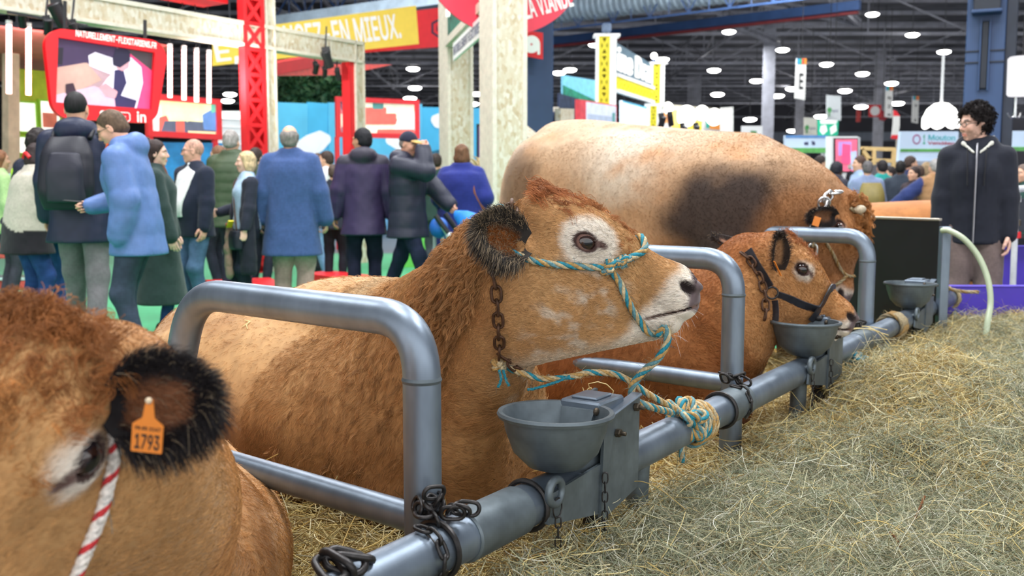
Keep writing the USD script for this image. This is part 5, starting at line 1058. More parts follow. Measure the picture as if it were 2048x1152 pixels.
rp = thing('red_strip', 'narrow red panel along the slim timber post', 'panel', WB.at(706, 300) * [1, 1, 0]); wobj('board', WB, WB.slab(sbox(WB.sz(702, 200)[0], 0, WB.sz(711, 200)[0], 3.03), .16, -.18), REDP, rp)
rc = thing('lattice_column', 'tall red column with triangular lattice cut-outs', 'column', WB.at(510, 300) * [1, 1, 0])
a, b = WB.sz(490, 200)[0], WB.sz(531, 200)[0]; lt = lattice(6.0, b - a, .34); lt = affinity.rotate(lt, 90, origin=(0, 0)); lt = affinity.translate(lt, b, 0)
wobj('front_lattice', WB, WB.slab(lt, .02, .0), REDP, rc); wobj('rear_board', WB, WB.slab(sbox(a, 0, b, 6), .02, -.10), REDP, rc)
for q in (a, b - .025): wobj('side_board', WB, WB.slab(sbox(q, 0, q + .025, 6), .09, -.09), REDP, rc)
rb = thing('lattice_beam', 'red lattice beam rising to the left above the timber beam', 'beam', WB.at(300, 30))
l2 = affinity.translate(lattice(a + 1.6, .42, .40), -1.6, 3.62); wobj('lattice', WB, WB.slab(l2, .02, -.30), REDP, rb); wobj('rear_lattice', WB, WB.slab(l2, .02, -.75), REDP, rb)
for z in (3.60, 4.04): wobj('flange', WB, WB.slab(sbox(-1.6, z, a, z + .035), .5, -.78), PALEW if z > 4 else REDP, rb)
# red structure above at the column's head
rx = thing('column_head', 'red square lattice head at the top of the red column', 'column', WB.at(510, 5)); wobj('lattice', WB, WB.slab(affinity.translate(lattice(1.0, .5, .5), a - .55, 4.2), .03, .02), REDP, rx)
# soffit, interior walls
sf = thing('stand_roof', 'sloping red and white fabric roof inside the left stand', 'roof', P(100, 60, 13))
wobj('fabric', WB, plate(P(-160, 38, 12.0), P(345, 95, 14.2), P(-160, 150, 16.5), .03), M('red_fabric', srgb(226, 110, 104), rough=.8, var=.25, scale=.9), sf)
WG = Wall(0, 14.5, 480, 18.5)
gw = thing('stand_wall', 'yellow-green wall with luminous white panels inside the left stand', 'wall', WG.at(60, 300) * [1, 1, 0])
wobj('board', WG, WG.px([(18, 135), (120, 145), (120, 470), (18, 470)], .08, -.1), M('olive_panel', srgb(170, 190, 50), rough=.6), gw)
GLOW = M('light_panel', srgb(250, 250, 246), rough=.5, emit=.7, var=.02)
for k, (x0, y0, x1, y1) in enumerate(((26, 204, 70, 264), (77, 202, 118, 262), (28, 274, 60, 306))):
    wobj('light_panel', WG, WG.slab(WG.rect(x0, y0, x1, y1), .03, .0), GLOW, gw); wobj('green_rim', WG, WG.slab(WG.rect(x0 - 4, y0 - 4, x1 + 4, y1 + 4).difference(WG.rect(x0, y0, x1, y1)), .05, .0), GREENP, gw)
wobj('print_patch', WG, WG.slab(WG.rect(82, 225, 112, 256), .004, .032), M('coral_print', srgb(240, 130, 110)), gw)
tp_ = thing('timber_post', 'pale timber post at the left edge of the photo', 'post', WG.at(10, 300) * [1, 1, 0], kind='structure'); wobj('board', WG, WG.px([(-4, 100), (18, 102), (20, 470), (-4, 470)], .15, .1), M('beige_board', srgb(206, 180, 160)), tp_)
rs = thing('display_shelf', 'glass and red display shelf behind the woman in the beige coat', 'shelf', P(40, 560, 11.5) * [1, 1, 0])
for y in (350, 395, 480, 555, 600): obj('shelf_board', bar(P(-60, y, 11.5), P(62, y, 11.6), .4, .03), M('glass_shelf', srgb(190, 216, 214), rough=.2), rs, world=True, smooth=False)
for x in (-60, 60): obj('upright', bar(P(x, 345, 11.5), P(x, 605, 11.5), .04, .04), WHITEP, rs, world=True, smooth=False)
for k, y in enumerate((500, 575)): obj('red_box', bevel_box(.9, .3, .18, .01, P(10 + 12 * k, y, 11.55)), M('red_box', srgb(206, 84, 74)), rs, world=True, smooth=20)
# neon tubes
NEON = E('neon_pink', (1.0, .45, .40), 7.0)
WN = Wall(0, 11.6, 430, 13.8)
n0 = None
for k, (x, y0, y1) in enumerate(((18, 50, 187), (57, 55, 190), (340, 96, 195), (368, 99, 200), (393, 104, 204), (418, 108, 206))):
    t = thing('neon_tube', 'vertical pink-white neon tube, ' + ('leftmost one', 'second from the left edge', 'first one right of the red screen', 'second one right of the red screen', 'third one right of the red screen', 'one nearest the red lattice column')[k], 'neon tube', WN.at(x, y0), group='pink neon tubes of the left stand')
    obj('tube', tube([WN.at(x, y0), WN.at(x, y1)], .030, 12), NEON, t, world=True, smooth=30); obj('end_cap', tube([WN.at(x, y0) + UP * .0, WN.at(x, y0) + UP * .05], .034, 12), WHITEP, t, world=True); obj('hanger', tube([WN.at(x, y0) + UP * .04, WN.at(x, y0) + UP * .7], .006, 6), BLACKP, t, world=True)
# the big red screen
WS = Wall(88, 9.9, 332, 10.7)
sc = thing('video_screen', 'red-framed video screen with rounded corners showing a man in a cap and apron', 'screen', WS.at(210, 240))
fr = WS.poly([(84, 54), (336, 84), (310, 248), (104, 236)]); fr = fr.buffer(-.18).buffer(.18); pic = WS.poly([(112, 73), (309, 104), (302, 221), (108, 207)])
wobj('frame', WS, WS.slab(fr.difference(pic.buffer(-.01)), .10, -.06), M('screen_red', srgb(232, 18, 30), rough=.4, var=.02, emit=.25), sc); wobj('back_shell', WS, WS.slab(fr.buffer(-.05), .05, -.12), BLACKP, sc)
def scr(name, colour): return M('screen_' + name, colour, rough=.4, var=.12, scale=4, emit=.55)
dsp = wobj('display', WS, WS.slab(pic, .01, -.03), scr('floor', srgb(176, 142, 150)), sc)
def shot(name, pts, col, off, buf=0.0): wobj(name, WS, WS.slab((WS.poly(pts).buffer(buf) if buf else WS.poly(pts)).intersection(pic), .002, off), scr(col[0], col[1]), dsp)
shot('picture_backdrop', [(112, 73), (235, 92), (240, 140), (170, 125), (112, 135)], ('dark', srgb(62, 44, 78)), -.02)
shot('picture_wall', [(235, 92), (309, 104), (306, 160), (270, 140)], ('hall', srgb(70, 60, 66)), -.02)
shot('picture_counter', [(258, 104), (306, 142), (302, 221), (275, 218)], ('pink', srgb(224, 66, 120)), -.019)
shot('picture_crate', [(180, 112), (192, 106), (245, 124), (232, 150), (205, 140), (182, 130)], ('pale', srgb(226, 218, 232)), -.018, .01)
shot('picture_table', [(110, 190), (190, 172), (240, 190), (240, 217), (108, 207)], ('table', srgb(206, 176, 196)), -.018)
shot('picture_shirt', [(228, 150), (240, 122), (262, 118), (280, 135), (283, 165), (270, 217), (240, 212), (236, 185), (212, 188), (205, 178), (218, 160)], ('shirt', srgb(224, 216, 232)), -.016, .02)
shot('picture_apron', [(232, 142), (246, 140), (252, 165), (240, 192), (272, 202), (268, 217), (234, 212), (230, 178)], ('apron', srgb(44, 38, 82)), -.014, .01)
shot('picture_boots', [(112, 95), (128, 95), (126, 130), (114, 128)], ('black', srgb(30, 24, 40)), -.0195)
shot('picture_floor_light', [(112, 135), (175, 125), (205, 160), (150, 185), (110, 190)], ('plank', srgb(190, 152, 140)), -.0195)
shot('picture_face', [(238, 128), (258, 118), (256, 134), (246, 140), (236, 136)], ('skin', srgb(206, 150, 160)), -.013, .01)
shot('picture_cap', [(229, 118), (234, 100), (248, 97), (258, 104), (258, 120), (240, 132), (230, 128)], ('cap', srgb(30, 24, 54)), -.012, .015)
shot('picture_hand', [(202, 176), (212, 168), (234, 184), (230, 194), (212, 190)], ('skin', srgb(206, 150, 160)), -.012, .01)
shot('picture_bottle', [(134, 170), (146, 168), (152, 185), (142, 196), (134, 185)], ('bottle', srgb(54, 30, 46)), -.012, .01)
LET = M('white_letters', srgb(250, 246, 240), rough=.5, var=.01, emit=.25)
sl = math.atan2(WS.sz(308, 93)[1] - WS.sz(150, 68)[1], WS.width(150, 308, 80))
wobj('lettering', WS, WS.text('NATURELLEMENT-FLEXITARIENS.FR', 148, 73, .06, .042, WS.width(148, 309, 80), slant=sl), LET, sc)
def ring(cx, cy, w, h, rad, th): b = WS.rect(cx - w / 2, cy - h / 2, cx + w / 2, cy + h / 2).buffer(-rad).buffer(rad); return b.difference(b.buffer(-th))
def cen(x, y): return Point(*WS.sz(x, y))
wobj('camera_icon', WS, WS.slab(union_all([ring(206, 231, 19, 20, .03, .012), cen(206, 231).buffer(.026).difference(cen(206, 231).buffer(.014))]), .004, .042), LET, sc)
wobj('play_icon', WS, WS.slab(union_all([ring(244, 234, 28, 20, .03, .008), WS.poly([(240, 229), (240, 239), (249, 234)])]), .004, .042), LET, sc)
wobj('in_icon', WS, WS.text('in', 270, 244, .10, .042, WS.width(270, 289, 240)), LET, sc); wobj('letter_icon', WS, WS.text('f', 136, 238, .10, .042, WS.width(136, 144, 230)), LET, sc)
obj('hanger', bar(WS.at(130, 60), WS.at(130, 2), .03, .03), BLACKP, sc, world=True); obj('hanger', bar(WS.at(290, 80), WS.at(290, 40), .03, .03), BLACKP, sc, world=True)
# spotlights
LENS = E('spot_lens', (1.0, .95, .86), 8.0)
sp0 = [None]
def spot(px, py, d, size, tilt, label, lit=False):
    c = P(px, py, d); t = thing('spotlight', label, 'spotlight', c, group=None); R = rot([0, 1, 0], tilt) @ rot([1, 0, 0], 25); L = size
    obj('can', xf(lathe([(0, L * .5), (L * .24, L * .5), (L * .27, L * .45), (L * .27, -L * .5), (L * .22, -L * .5), (L * .2, -L * .4), (0, -L * .4)], 20), R), BLACKP, t, smooth=30)
    obj('lens', xf(lathe([(L * .2, -L * .43), (0, -L * .44)], 16), R), LENS if lit else M('dark_glass', srgb(60, 60, 70), rough=.1), t, smooth=30)
    obj('yoke', bar((0, 0, 0), (-L * .1, 0, L * .75), L * .5, L * .06), BLACKP, t, smooth=20); obj('stem', bar((-L * .1, 0, L * .75), (-L * .1, .1, L * .75 + .3), .02, .02) if d < 20 else bar((0, .1, 0), (0, .1, -c[2]), .04, .04), BLACKP, t, smooth=20); return t
spot(117, 30, 10.3, .24, -18, 'big black can spotlight on the front of the timber beam, upper left'); spot(96, 54, 10.5, .16, 15, 'small black spotlight below the big can spotlight'); spot(148, 60, 10.7, .15, -10, 'small black spotlight over the left part of the red screen'); spot(45, 42, 11.0, .15, 8, 'small black spotlight over the two left neon tubes')
spot(655, 119, 14.6, .24, -14, 'black can spotlight on the right end of the timber beam'); spot(632, 138, 14.9, .15, 20, 'lit spotlight under the right end of the beam, left of its can', True); spot(650, 146, 15.0, .13, 10, 'lit spotlight right below the black can on the beam', True); spot(676, 150, 15.0, .15, -10, 'lit spotlight nearest the slim timber post', True)
tr = thing('light_track', 'thin black lighting track under the left part of the timber beam', 'track', P(90, 40, 10.6)); obj('rail', bar(P(14, 24, 10.7), P(175, 52, 11.2), .03, .03), BLACKP, tr, world=True, smooth=False)

# posters
def poster(W_, x0, y0, x1, y1, label, frame, inner, patches, fw=.09, legs=None, name='poster_board', hang=False):
    t = thing(name, label, 'poster', W_.at((x0 + x1) / 2, y1)); o = W_.rect(x0, y0, x1, y1); i = o.buffer(-fw, join_style=2)
    wobj('frame', W_, W_.slab(o.difference(i), .07, -.03), frame, t); b = wobj('print', W_, W_.slab(i.buffer(.005), .02, -.03), inner, t)
    for k, (n, pts, m) in enumerate(patches): wobj(n, W_, W_.slab(W_.poly(pts).buffer(.03).intersection(i), .003, -.008 + .0015 * k), m, b)
    for x in legs or (): wobj('leg', W_, W_.slab(sbox(W_.sz(x, y1)[0] - .04, 0, W_.sz(x, y1)[0] + .04, o.bounds[1]), .06, -.03), frame, t)
    return t
def pr(n, c, e=.35): return M('print_' + n, c, rough=.5, var=.1, scale=5, emit=e)  # emission in the print colour; on posters it stands in for spotlights
WP1 = Wall(290, 15.2, 445, 16.4)
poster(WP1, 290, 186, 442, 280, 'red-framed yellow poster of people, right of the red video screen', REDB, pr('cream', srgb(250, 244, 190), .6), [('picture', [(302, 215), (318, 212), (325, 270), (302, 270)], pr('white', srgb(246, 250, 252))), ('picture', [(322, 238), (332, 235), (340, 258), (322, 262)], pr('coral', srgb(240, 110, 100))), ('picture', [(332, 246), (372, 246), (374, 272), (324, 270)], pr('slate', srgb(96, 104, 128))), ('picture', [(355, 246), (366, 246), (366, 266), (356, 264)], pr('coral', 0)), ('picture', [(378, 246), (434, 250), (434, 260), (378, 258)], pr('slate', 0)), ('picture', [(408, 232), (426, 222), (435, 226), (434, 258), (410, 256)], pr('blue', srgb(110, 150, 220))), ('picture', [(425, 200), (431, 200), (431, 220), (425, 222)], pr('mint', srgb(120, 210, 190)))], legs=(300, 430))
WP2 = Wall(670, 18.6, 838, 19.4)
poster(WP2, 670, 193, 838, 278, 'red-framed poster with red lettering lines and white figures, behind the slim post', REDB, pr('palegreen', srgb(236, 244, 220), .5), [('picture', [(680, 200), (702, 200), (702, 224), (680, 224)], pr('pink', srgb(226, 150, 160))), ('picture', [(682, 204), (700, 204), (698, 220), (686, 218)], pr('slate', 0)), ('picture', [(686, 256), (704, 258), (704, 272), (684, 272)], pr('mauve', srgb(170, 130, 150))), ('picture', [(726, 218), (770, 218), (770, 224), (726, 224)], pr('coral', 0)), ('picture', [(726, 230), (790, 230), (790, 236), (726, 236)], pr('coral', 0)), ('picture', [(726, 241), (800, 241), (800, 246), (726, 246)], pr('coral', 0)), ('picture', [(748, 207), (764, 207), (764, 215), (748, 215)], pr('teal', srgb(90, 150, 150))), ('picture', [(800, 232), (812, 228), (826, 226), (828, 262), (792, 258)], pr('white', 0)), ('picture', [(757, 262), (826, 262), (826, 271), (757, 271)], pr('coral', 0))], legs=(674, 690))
# blue panorama wall with clouds and hills
SKYB = M('sky_print', srgb(92, 198, 240), rough=.6, var=.10, scale=.8, emit=.05); WC = Wall(540, 22.5, 1125, 27.5)
bw = thing('backdrop_wall', 'long sky-blue printed wall with clouds and a teal hill behind the visitors', 'wall', WC.at(800, 400) * [1, 1, 0])
for k, (x0, x1, y0) in enumerate(((548, 616, 204), (616, 657, 204), (657, 845, 205), (845, 1000, 214), (1000, 1124, 222))): wobj('panel', WC, WC.px([(x0, y0), (x1 - .6, y0 + 3), (x1 - .6, 640), (x0, 640)], .06, -.06 - .01 * (k % 2)), (SKYB, M('sky_print_b', srgb(74, 190, 238), rough=.6, var=.1, scale=.8, emit=.05))[k % 2], bw)
CLOUD = M('cloud_print', srgb(240, 248, 252), rough=.6, var=.05, emit=.15)
for k, pts in enumerate(([(600, 292), (618, 280), (640, 272), (652, 278), (640, 292), (620, 304), (604, 306)], [(870, 240), (880, 236), (892, 240), (888, 248), (874, 246)], [(780, 280), (800, 274), (815, 284), (800, 292)])): wobj('cloud', WC, WC.slab(WC.poly(pts).buffer(.12), .004, .001), CLOUD, bw)
wobj('hill', WC, WC.slab(WC.poly([(838, 345), (850, 310), (880, 303), (930, 320), (1000, 345)]).buffer(.05), .004, .001), M('hill_print', srgb(30, 110, 140), rough=.6, var=.2), bw)
wobj('lower_print', WC, WC.px([(548, 300), (845, 312), (845, 520), (548, 520)], .004, .0), M('sky_low_print', srgb(120, 190, 236), rough=.6, var=.15, scale=1.2), bw)
bl = thing('blue_panel', 'blue printed panel under the yellow poster, behind the bald man', 'panel', WP1.at(360, 330)); wobj('board', WP1, WP1.px([(296, 284), (446, 286), (446, 420), (296, 420)], .05, -.06), M('blue_print', srgb(52, 140, 214), rough=.5, var=.35, scale=2.0), bl)
ws_ = thing('white_shelving', 'bright white shelving wall seen between the yellow poster and the red column', 'shelving', P(465, 300, 24) * [1, 1, 0]); WW = Wall(436, 24, 500, 24.5)
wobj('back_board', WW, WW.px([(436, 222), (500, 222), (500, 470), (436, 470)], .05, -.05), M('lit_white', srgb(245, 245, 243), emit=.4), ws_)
for y in (240, 256, 272, 290): wobj('shelf_board', WW, WW.slab(WW.rect(436, y, 500, y + 1.5), .3, -.02), WHITEP, ws_)
# hedge behind the blue wall, red canopy
hd = thing('hedge', 'dark green hedge above the blue wall, under the red canopy', 'hedge', P(620, 200, 24.5) * [1, 1, 0]); g = np.random.default_rng(4); n = 5200
q = np.array([P(x, y, d) for x, y, d in zip(g.uniform(546, 706, n), g.uniform(142, 212, n), g.uniform(24.2, 25.2, n))]); a_ = g.normal(0, 1, (n, 3)); a_ /= np.linalg.norm(a_, axis=1, keepdims=True); b_ = np.cross(a_, g.normal(0, 1, (n, 3))); b_ /= np.linalg.norm(b_, axis=1, keepdims=True); sz = g.uniform(.05, .11, (n, 1))
v = np.stack([q - a_ * sz, q + b_ * sz * .5, q + a_ * sz, q - b_ * sz * .5], 1).reshape(-1, 3); f = np.arange(n)[:, None] * 4 + np.array([[0, 1, 2, 3]])
obj('leaves', (v - hd.loc, f), M('hedge_leaf', srgb(46, 84, 54), rough=.6, var=.5, scale=1.5), hd, smooth=False, kind='stuff'); obj('hedge_core', bar(P(546, 178, 25.3), P(706, 178, 25.3), .1, .95), M('hedge_core', srgb(24, 40, 30), rough=.9), hd, world=True, smooth=False)
ca = thing('canopy', 'red sloping canopy under the right end of the timber beam', 'canopy', P(600, 130, 17))
wobj('fascia', None, plate(P(536, 152, 16.5), P(660, 128, 18.5), P(536, 128, 16.5), .04), REDP, ca); wobj('roof_sheet', None, plate(P(536, 128, 16.5), P(660, 106, 18.5), P(610, 118, 19.5), .03), M('red_sheet', srgb(238, 70, 58), rough=.5), ca); wobj('soffit', None, plate(P(536, 152, 16.5), P(660, 128, 18.5), P(690, 150, 19), .03), M('red_sheet'), ca)
# banners
WY = Wall(430, 21.5, 838, 24.5)
yb = thing('banner', 'yellow slogan banner with bold white capitals hung over the left stand', 'banner', WY.at(700, 80)); yp = WY.poly([(425, 66), (832, 11), (838, 88), (425, 132)]); wobj('cloth', WY, WY.slab(yp, .02, -.02), M('yellow_cloth', srgb(248, 216, 84), rough=.7, var=.03), yb)
tl = math.atan2(WY.sz(806, 76)[1] - WY.sz(552, 107)[1], WY.width(552, 806, 90)); wm = WY.width(552, 808, 90)
wobj('lettering', WY, WY.text('ANGEZ-EN MIEUX.', 552, 105, WY.sz(700, 45)[1] - WY.sz(700, 92)[1], .004, wm, slant=tl), M('white_paint', srgb(250, 250, 248), var=.01), yb, smooth=False)
wobj('lettering', WY, WY.text('E, M', 428, 124, WY.sz(700, 58)[1] - WY.sz(700, 91)[1], .004, WY.width(428, 549, 110), slant=tl), M('white_paint'), yb, smooth=False)
WR = Wall(740, 25.5, 905, 26.5)
rbn = thing('banner', 'red banner with a dark hexagon emblem reading in, behind the yellow slogan banner', 'banner', WR.at(850, 90)); wobj('cloth', WR, WR.px([(700, 38), (905, 12), (905, 92), (745, 104), (700, 108)], .02, -.02), M('red_cloth', srgb(232, 44, 54), rough=.7, var=.05), rbn)
hx_ = lambda r: Polygon([(WR.sz(879, 57)[0] + r * math.sin(k * math.pi / 3), WR.sz(879, 57)[1] + r * math.cos(k * math.pi / 3)) for k in range(6)])
wobj('hexagon', WR, WR.slab(hx_(.26).difference(hx_(.20)), .004, .002), M('navy_print', srgb(38, 34, 66)), rbn); wobj('lettering', WR, WR.text('in', 872, 62, .13, .002, .16), M('navy_print'), rbn, smooth=False); wobj('lettering', WR, WR.text('terbev', 892, 62, .13, .002, .5), M('white_paint'), rbn, smooth=False)
# timber arch with green sign
WA = Wall(897, 17.0, 992, 12.6)
Wf = Wall(895, 17.0, 946, 17.2); post(Wf, 895, 946, 6.5, 'chipboard box column at the far side of the green sign', dep=.4)
Wg = Wall(984, 12.5, 1053, 12.7); post(Wg, 984, 1053, 6.5, 'thick chipboard box column at the near side of the green sign', dep=.4)
gs = thing('sign', 'green leafy sign with tall white capitals between the two chipboard columns', 'sign', WA.at(940, 60)); s0, s1 = 0, WA.sz(990, 30)[0]
wobj('board', WA, WA.slab(sbox(s0, 3.62, s1, 6.4), .06, -.06), M('leaf_green', srgb(26, 104, 84), rough=.7, var=.6, scale=9), gs)
wobj('lettering', WA, WA.slab(affinity.translate(sbox(0, 0, .01, .01), 0, 3.8), .01), LET, gs) if False else None
m_ = meshkit.text_mesh('FLEXITARIENS', .95, .05, True); v_ = np.asarray(m_.vertices).copy(); v_[:, 0] *= (s1 * 1.75) / v_[:, 0].max(); ok = v_[m_.faces][:, :, 0].max(1) < s1 - .05
wobj('lettering', WA, ((v_ + [.10, 3.98, .0]) @ WA.R.T + WA.a, m_.faces[ok]), M('white_light_letters', srgb(250, 250, 246), emit=.8, var=.01), gs, smooth=False)
wobj('sill', WA, WA.slab(sbox(s0, 3.50, s1, 3.62), .35, -.3), PALEW, gs)
w2 = thing('sign', 'narrow white sign with small grey capitals under the green sign', 'sign', WA.at(950, 95)); q = WA.poly([(917.6, 108), (983, 47), (983, 76.5), (917.6, 136)]); bx = q.bounds; wobj('board', WA, WA.slab(sbox(bx[0], 3.12, bx[2], 3.38), .04, .05), WHITEP, w2)
mt = meshkit.text_mesh('NATURELLEMENT FLEXITARIENS', .13, .004, True); vt = np.asarray(mt.vertices).copy(); vt[:, 0] *= (bx[2] - bx[0]) * .92 / vt[:, 0].max(); wobj('lettering', WA, ((vt + [bx[0] + .06, 3.185, .091]) @ WA.R.T + WA.a, mt.faces), M('grey_print', srgb(120, 124, 140)), w2, smooth=False)
WD = Wall(1050, 14.0, 1150, 14.2)
ds = thing('sign', 'round pink-red sign with white capitals at the top of the near chipboard column', 'sign', WD.at(1080, 30)); cc = WD.sz(1010, -110); rad = abs(WD.sz(1176, -110)[0] - cc[0])
wobj('disc', WD, WD.slab(Point(*cc).buffer(rad, 40), .05, -.05), M('coral_disc', srgb(240, 60, 84), rough=.5, var=.03), ds); wobj('lettering', WD, WD.text('LA VIANDE', 1052, 38, .27, .003, WD.width(1052, 1152, 20), slant=.30), M('white_paint'), ds, smooth=False)
WQ = Wall(1050, 17.2, 1086, 17.2)
sq = thing('sign', 'red square sign with a white spiral on the navy column', 'sign', WQ.at(1070, 118)); wobj('board', WQ, WQ.px([(1046, 60), (1086, 66), (1086, 119), (1046, 112)], .04, -.02), REDP, sq)
cx, cz = WQ.sz(1063, 89); wobj('spiral_emblem', WQ, WQ.slab(union_all([Point(cx, cz).buffer(.145, 24).difference(Point(cx, cz).buffer(.018)), sbox(cx + .1, cz - .17, cx + .145, cz)]), .004, .021), M('white_paint'), sq)
WV = Wall(950, 19, 990, 19)
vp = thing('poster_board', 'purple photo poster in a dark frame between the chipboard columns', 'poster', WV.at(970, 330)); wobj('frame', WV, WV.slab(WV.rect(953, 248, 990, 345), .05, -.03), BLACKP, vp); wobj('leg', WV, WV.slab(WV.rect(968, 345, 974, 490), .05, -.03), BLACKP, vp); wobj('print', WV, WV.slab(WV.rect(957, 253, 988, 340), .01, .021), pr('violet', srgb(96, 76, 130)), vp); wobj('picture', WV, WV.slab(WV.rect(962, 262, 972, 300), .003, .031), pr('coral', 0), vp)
# green planter walls and plants
for k, (x0, x1, y0, d, lab) in enumerate(((795, 905, 430, 14.5, 'light green low wall behind the man in the cap'), (966, 1032, 378, 13.4, 'light green low wall under the near chipboard column'))):
    t = thing('low_wall', lab, 'low wall', P(x0, 500, d) * [1, 1, 0]); obj('panel', bar(P(x0, y0 + 60, d) * [1, 1, 0] + UP * .5 * P(x0, y0, d)[2], P(x1, y0 + 60, d) * [1, 1, 0] + UP * .5 * P(x0, y0, d)[2], .1, P(x0, y0, d)[2]), GREENL, t, world=True, smooth=False); obj('top_edge', bar(P(x0, y0, d), P(x1, y0, d), .14, .03), GREENP, t, world=True, smooth=False)
def plant(px, py, d, h, n, label, cols, seed):
    t = thing('potted_plant', label, 'plant', P(px, py, d)); r = np.random.default_rng(seed); k = 7; s_ = np.linspace(0, 1, k)
    a = r.uniform(0, 6.3, n); L = h * r.uniform(.6, 1.1, n); out = r.uniform(.2, .8, n) * L
    p = np.stack([np.cos(a)[:, None] * out[:, None] * s_ ** 1.5, np.sin(a)[:, None] * out[:, None] * s_ ** 1.5, L[:, None] * (s_ - .35 * s_ ** 3)], -1)
    ms = [tube(q, .012 * np.sin(np.pi * np.clip(s_, .08, .97)) + .002, 4) for q in p]
    for m in ms[:60]: obj('leaf', m, cols, t, smooth=False)
    obj('pot', lathe([(0, -.25), (.1, -.25), (.14, 0), (.12, 0), (.1, -.02), (0, -.02)], 16), WHITEP, t); return t
plant(1000, 385, 13.2, .35, 40, 'green plant at the foot of the near chipboard column', M('fern', srgb(70, 140, 60), var=.3), 5)
plant(968, 378, 13.2, .6, 46, 'dried beige grasses beside the green plant', M('dry_grass', srgb(190, 170, 130), var=.3), 6)

# ---- yellow stand in the middle
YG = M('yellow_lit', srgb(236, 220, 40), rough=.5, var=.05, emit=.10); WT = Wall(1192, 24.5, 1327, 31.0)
def tower(x0, x1, ytop, d, label, zbot=0.0, hor=None):
    W_ = Wall(x0, d, x1, d); wd = W_.width(x0, x1, 200); zt = P(x0, ytop, d)[2]; t = thing('lattice_tower', label, 'tower', W_.at(x0, 300) * [1, 1, 0]); y0 = W_.sz(x0, 300)[0]
    yw = wd * .62; l_ = affinity.translate(affinity.rotate(lattice(zt - zbot, yw, yw * 1.6, .3), 90, origin=(0, 0)), y0 + yw, zbot)
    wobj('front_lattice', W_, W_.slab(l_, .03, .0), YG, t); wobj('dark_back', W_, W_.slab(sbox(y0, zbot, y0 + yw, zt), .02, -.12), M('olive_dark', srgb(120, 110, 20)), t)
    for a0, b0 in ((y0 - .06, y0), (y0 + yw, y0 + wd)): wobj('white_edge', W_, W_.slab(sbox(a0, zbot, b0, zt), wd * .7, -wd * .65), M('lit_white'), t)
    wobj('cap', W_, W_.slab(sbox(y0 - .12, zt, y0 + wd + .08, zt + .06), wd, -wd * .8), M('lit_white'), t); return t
tower(1196, 1231, 73, 24.5, 'tall yellow lattice tower with a speaker on top'); tower(1304, 1327, 128, 31.0, 'farther yellow lattice tower right of the glowing lettering'); tower(1299, 1320, 212, 26.5, 'short yellow lattice post below the farther tower')
spk = thing('loudspeaker', 'grey round loudspeaker on top of the tall yellow tower', 'loudspeaker', P(1213, 68, 24.5)); obj('can', bevel_box(.22, .2, .22, .04, (0, 0, .14)), M('spk_grey', srgb(120, 140, 170)), spk); obj('yoke', bevel_box(.06, .06, .06, .01, (0, 0, .02)), BLACKP, spk)
lm = thing('floodlight', 'small round floodlight shining on top of the farther yellow tower', 'floodlight', P(1308, 112, 31)); obj('bulb', ball((0, 0, 0), .10), LENS, lm); obj('stand', bar((0, 0, -.1), (0, 0, -.26), .12, .12), BLUEST, lm)
gl = thing('sign', 'grey glass sign with glowing white letters between the yellow towers', 'sign', WT.at(1270, 150)); wobj('glass', WT, WT.px([(1232, 84), (1304, 128), (1304, 182), (1232, 151)], .04, -.05), M('grey_glass', srgb(84, 108, 122), rough=.6), gl)
tl = math.atan2(WT.sz(1300, 166)[1] - WT.sz(1234, 138)[1], WT.width(1234, 1300, 150)); wobj('lettering', WT, WT.text('ine Drai', 1233, 139, .55, .0, WT.width(1233, 1303, 150), th=.05), E('letter_glow', (1, 1, .96), 1.6), gl, smooth=False)
lb = thing('lattice_beam', 'yellow lattice beam below the glowing letters', 'beam', WT.at(1270, 190)); zl = WT.sz(1232, 178)[1]; zh = WT.sz(1232, 153)[1]; sL = WT.sz(1306, 190)[0] - WT.sz(1232, 160)[0]
wobj('lattice', WT, WT.slab(affinity.translate(lattice(sL, zh - zl, .35, .2), WT.sz(1232, 160)[0], zl), .03, 0), YG, lb)
for z in (zl - .09, zh): wobj('flange', WT, WT.slab(sbox(WT.sz(1232, 160)[0], z, WT.sz(1232, 160)[0] + sL, z + .09), .1, -.04), WHITEP, lb)
dk = thing('dark_soffit', 'dark blue slatted soffit under the yellow lattice beam', 'soffit', WT.at(1270, 210)); wobj('board', WT, WT.px([(1232, 182), (1304, 208), (1304, 262), (1232, 262)], .05, -1.6), M('soffit_blue', srgb(50, 62, 92), var=.3), dk)
def board(W_, pts, th, m, label, name='display_board', cat='board', extras=(), off=0):
    t = thing(name, label, cat, W_.at(*np.mean(pts, 0))); wobj('panel', W_, W_.px(pts, th, off), m, t)
    if name in ('exit_sign', 'sign'): wobj('cable', W_, bar(W_.at(*np.mean(pts, 0)), W_.at(*np.mean(pts, 0)) + UP * 6, .02, .02), BLACKP, t)
    for n, p, mm, o in extras: wobj(n, W_, W_.px(p, .01, off + th + o), mm, t)
    return t
WX = Wall(1120, 27, 1195, 30); board(WX, [(1122, 150), (1196, 162), (1196, 500), (1122, 500)], .05, M('aqua_print', srgb(130, 206, 236), var=.1, emit=.15), 'tilted sky-blue billboard with a green hill left of the yellow tower', extras=[('hill', [(1122, 170), (1196, 205), (1196, 300), (1122, 300)], M('hill_green', srgb(40, 150, 120), var=.35, scale=3), 0)])
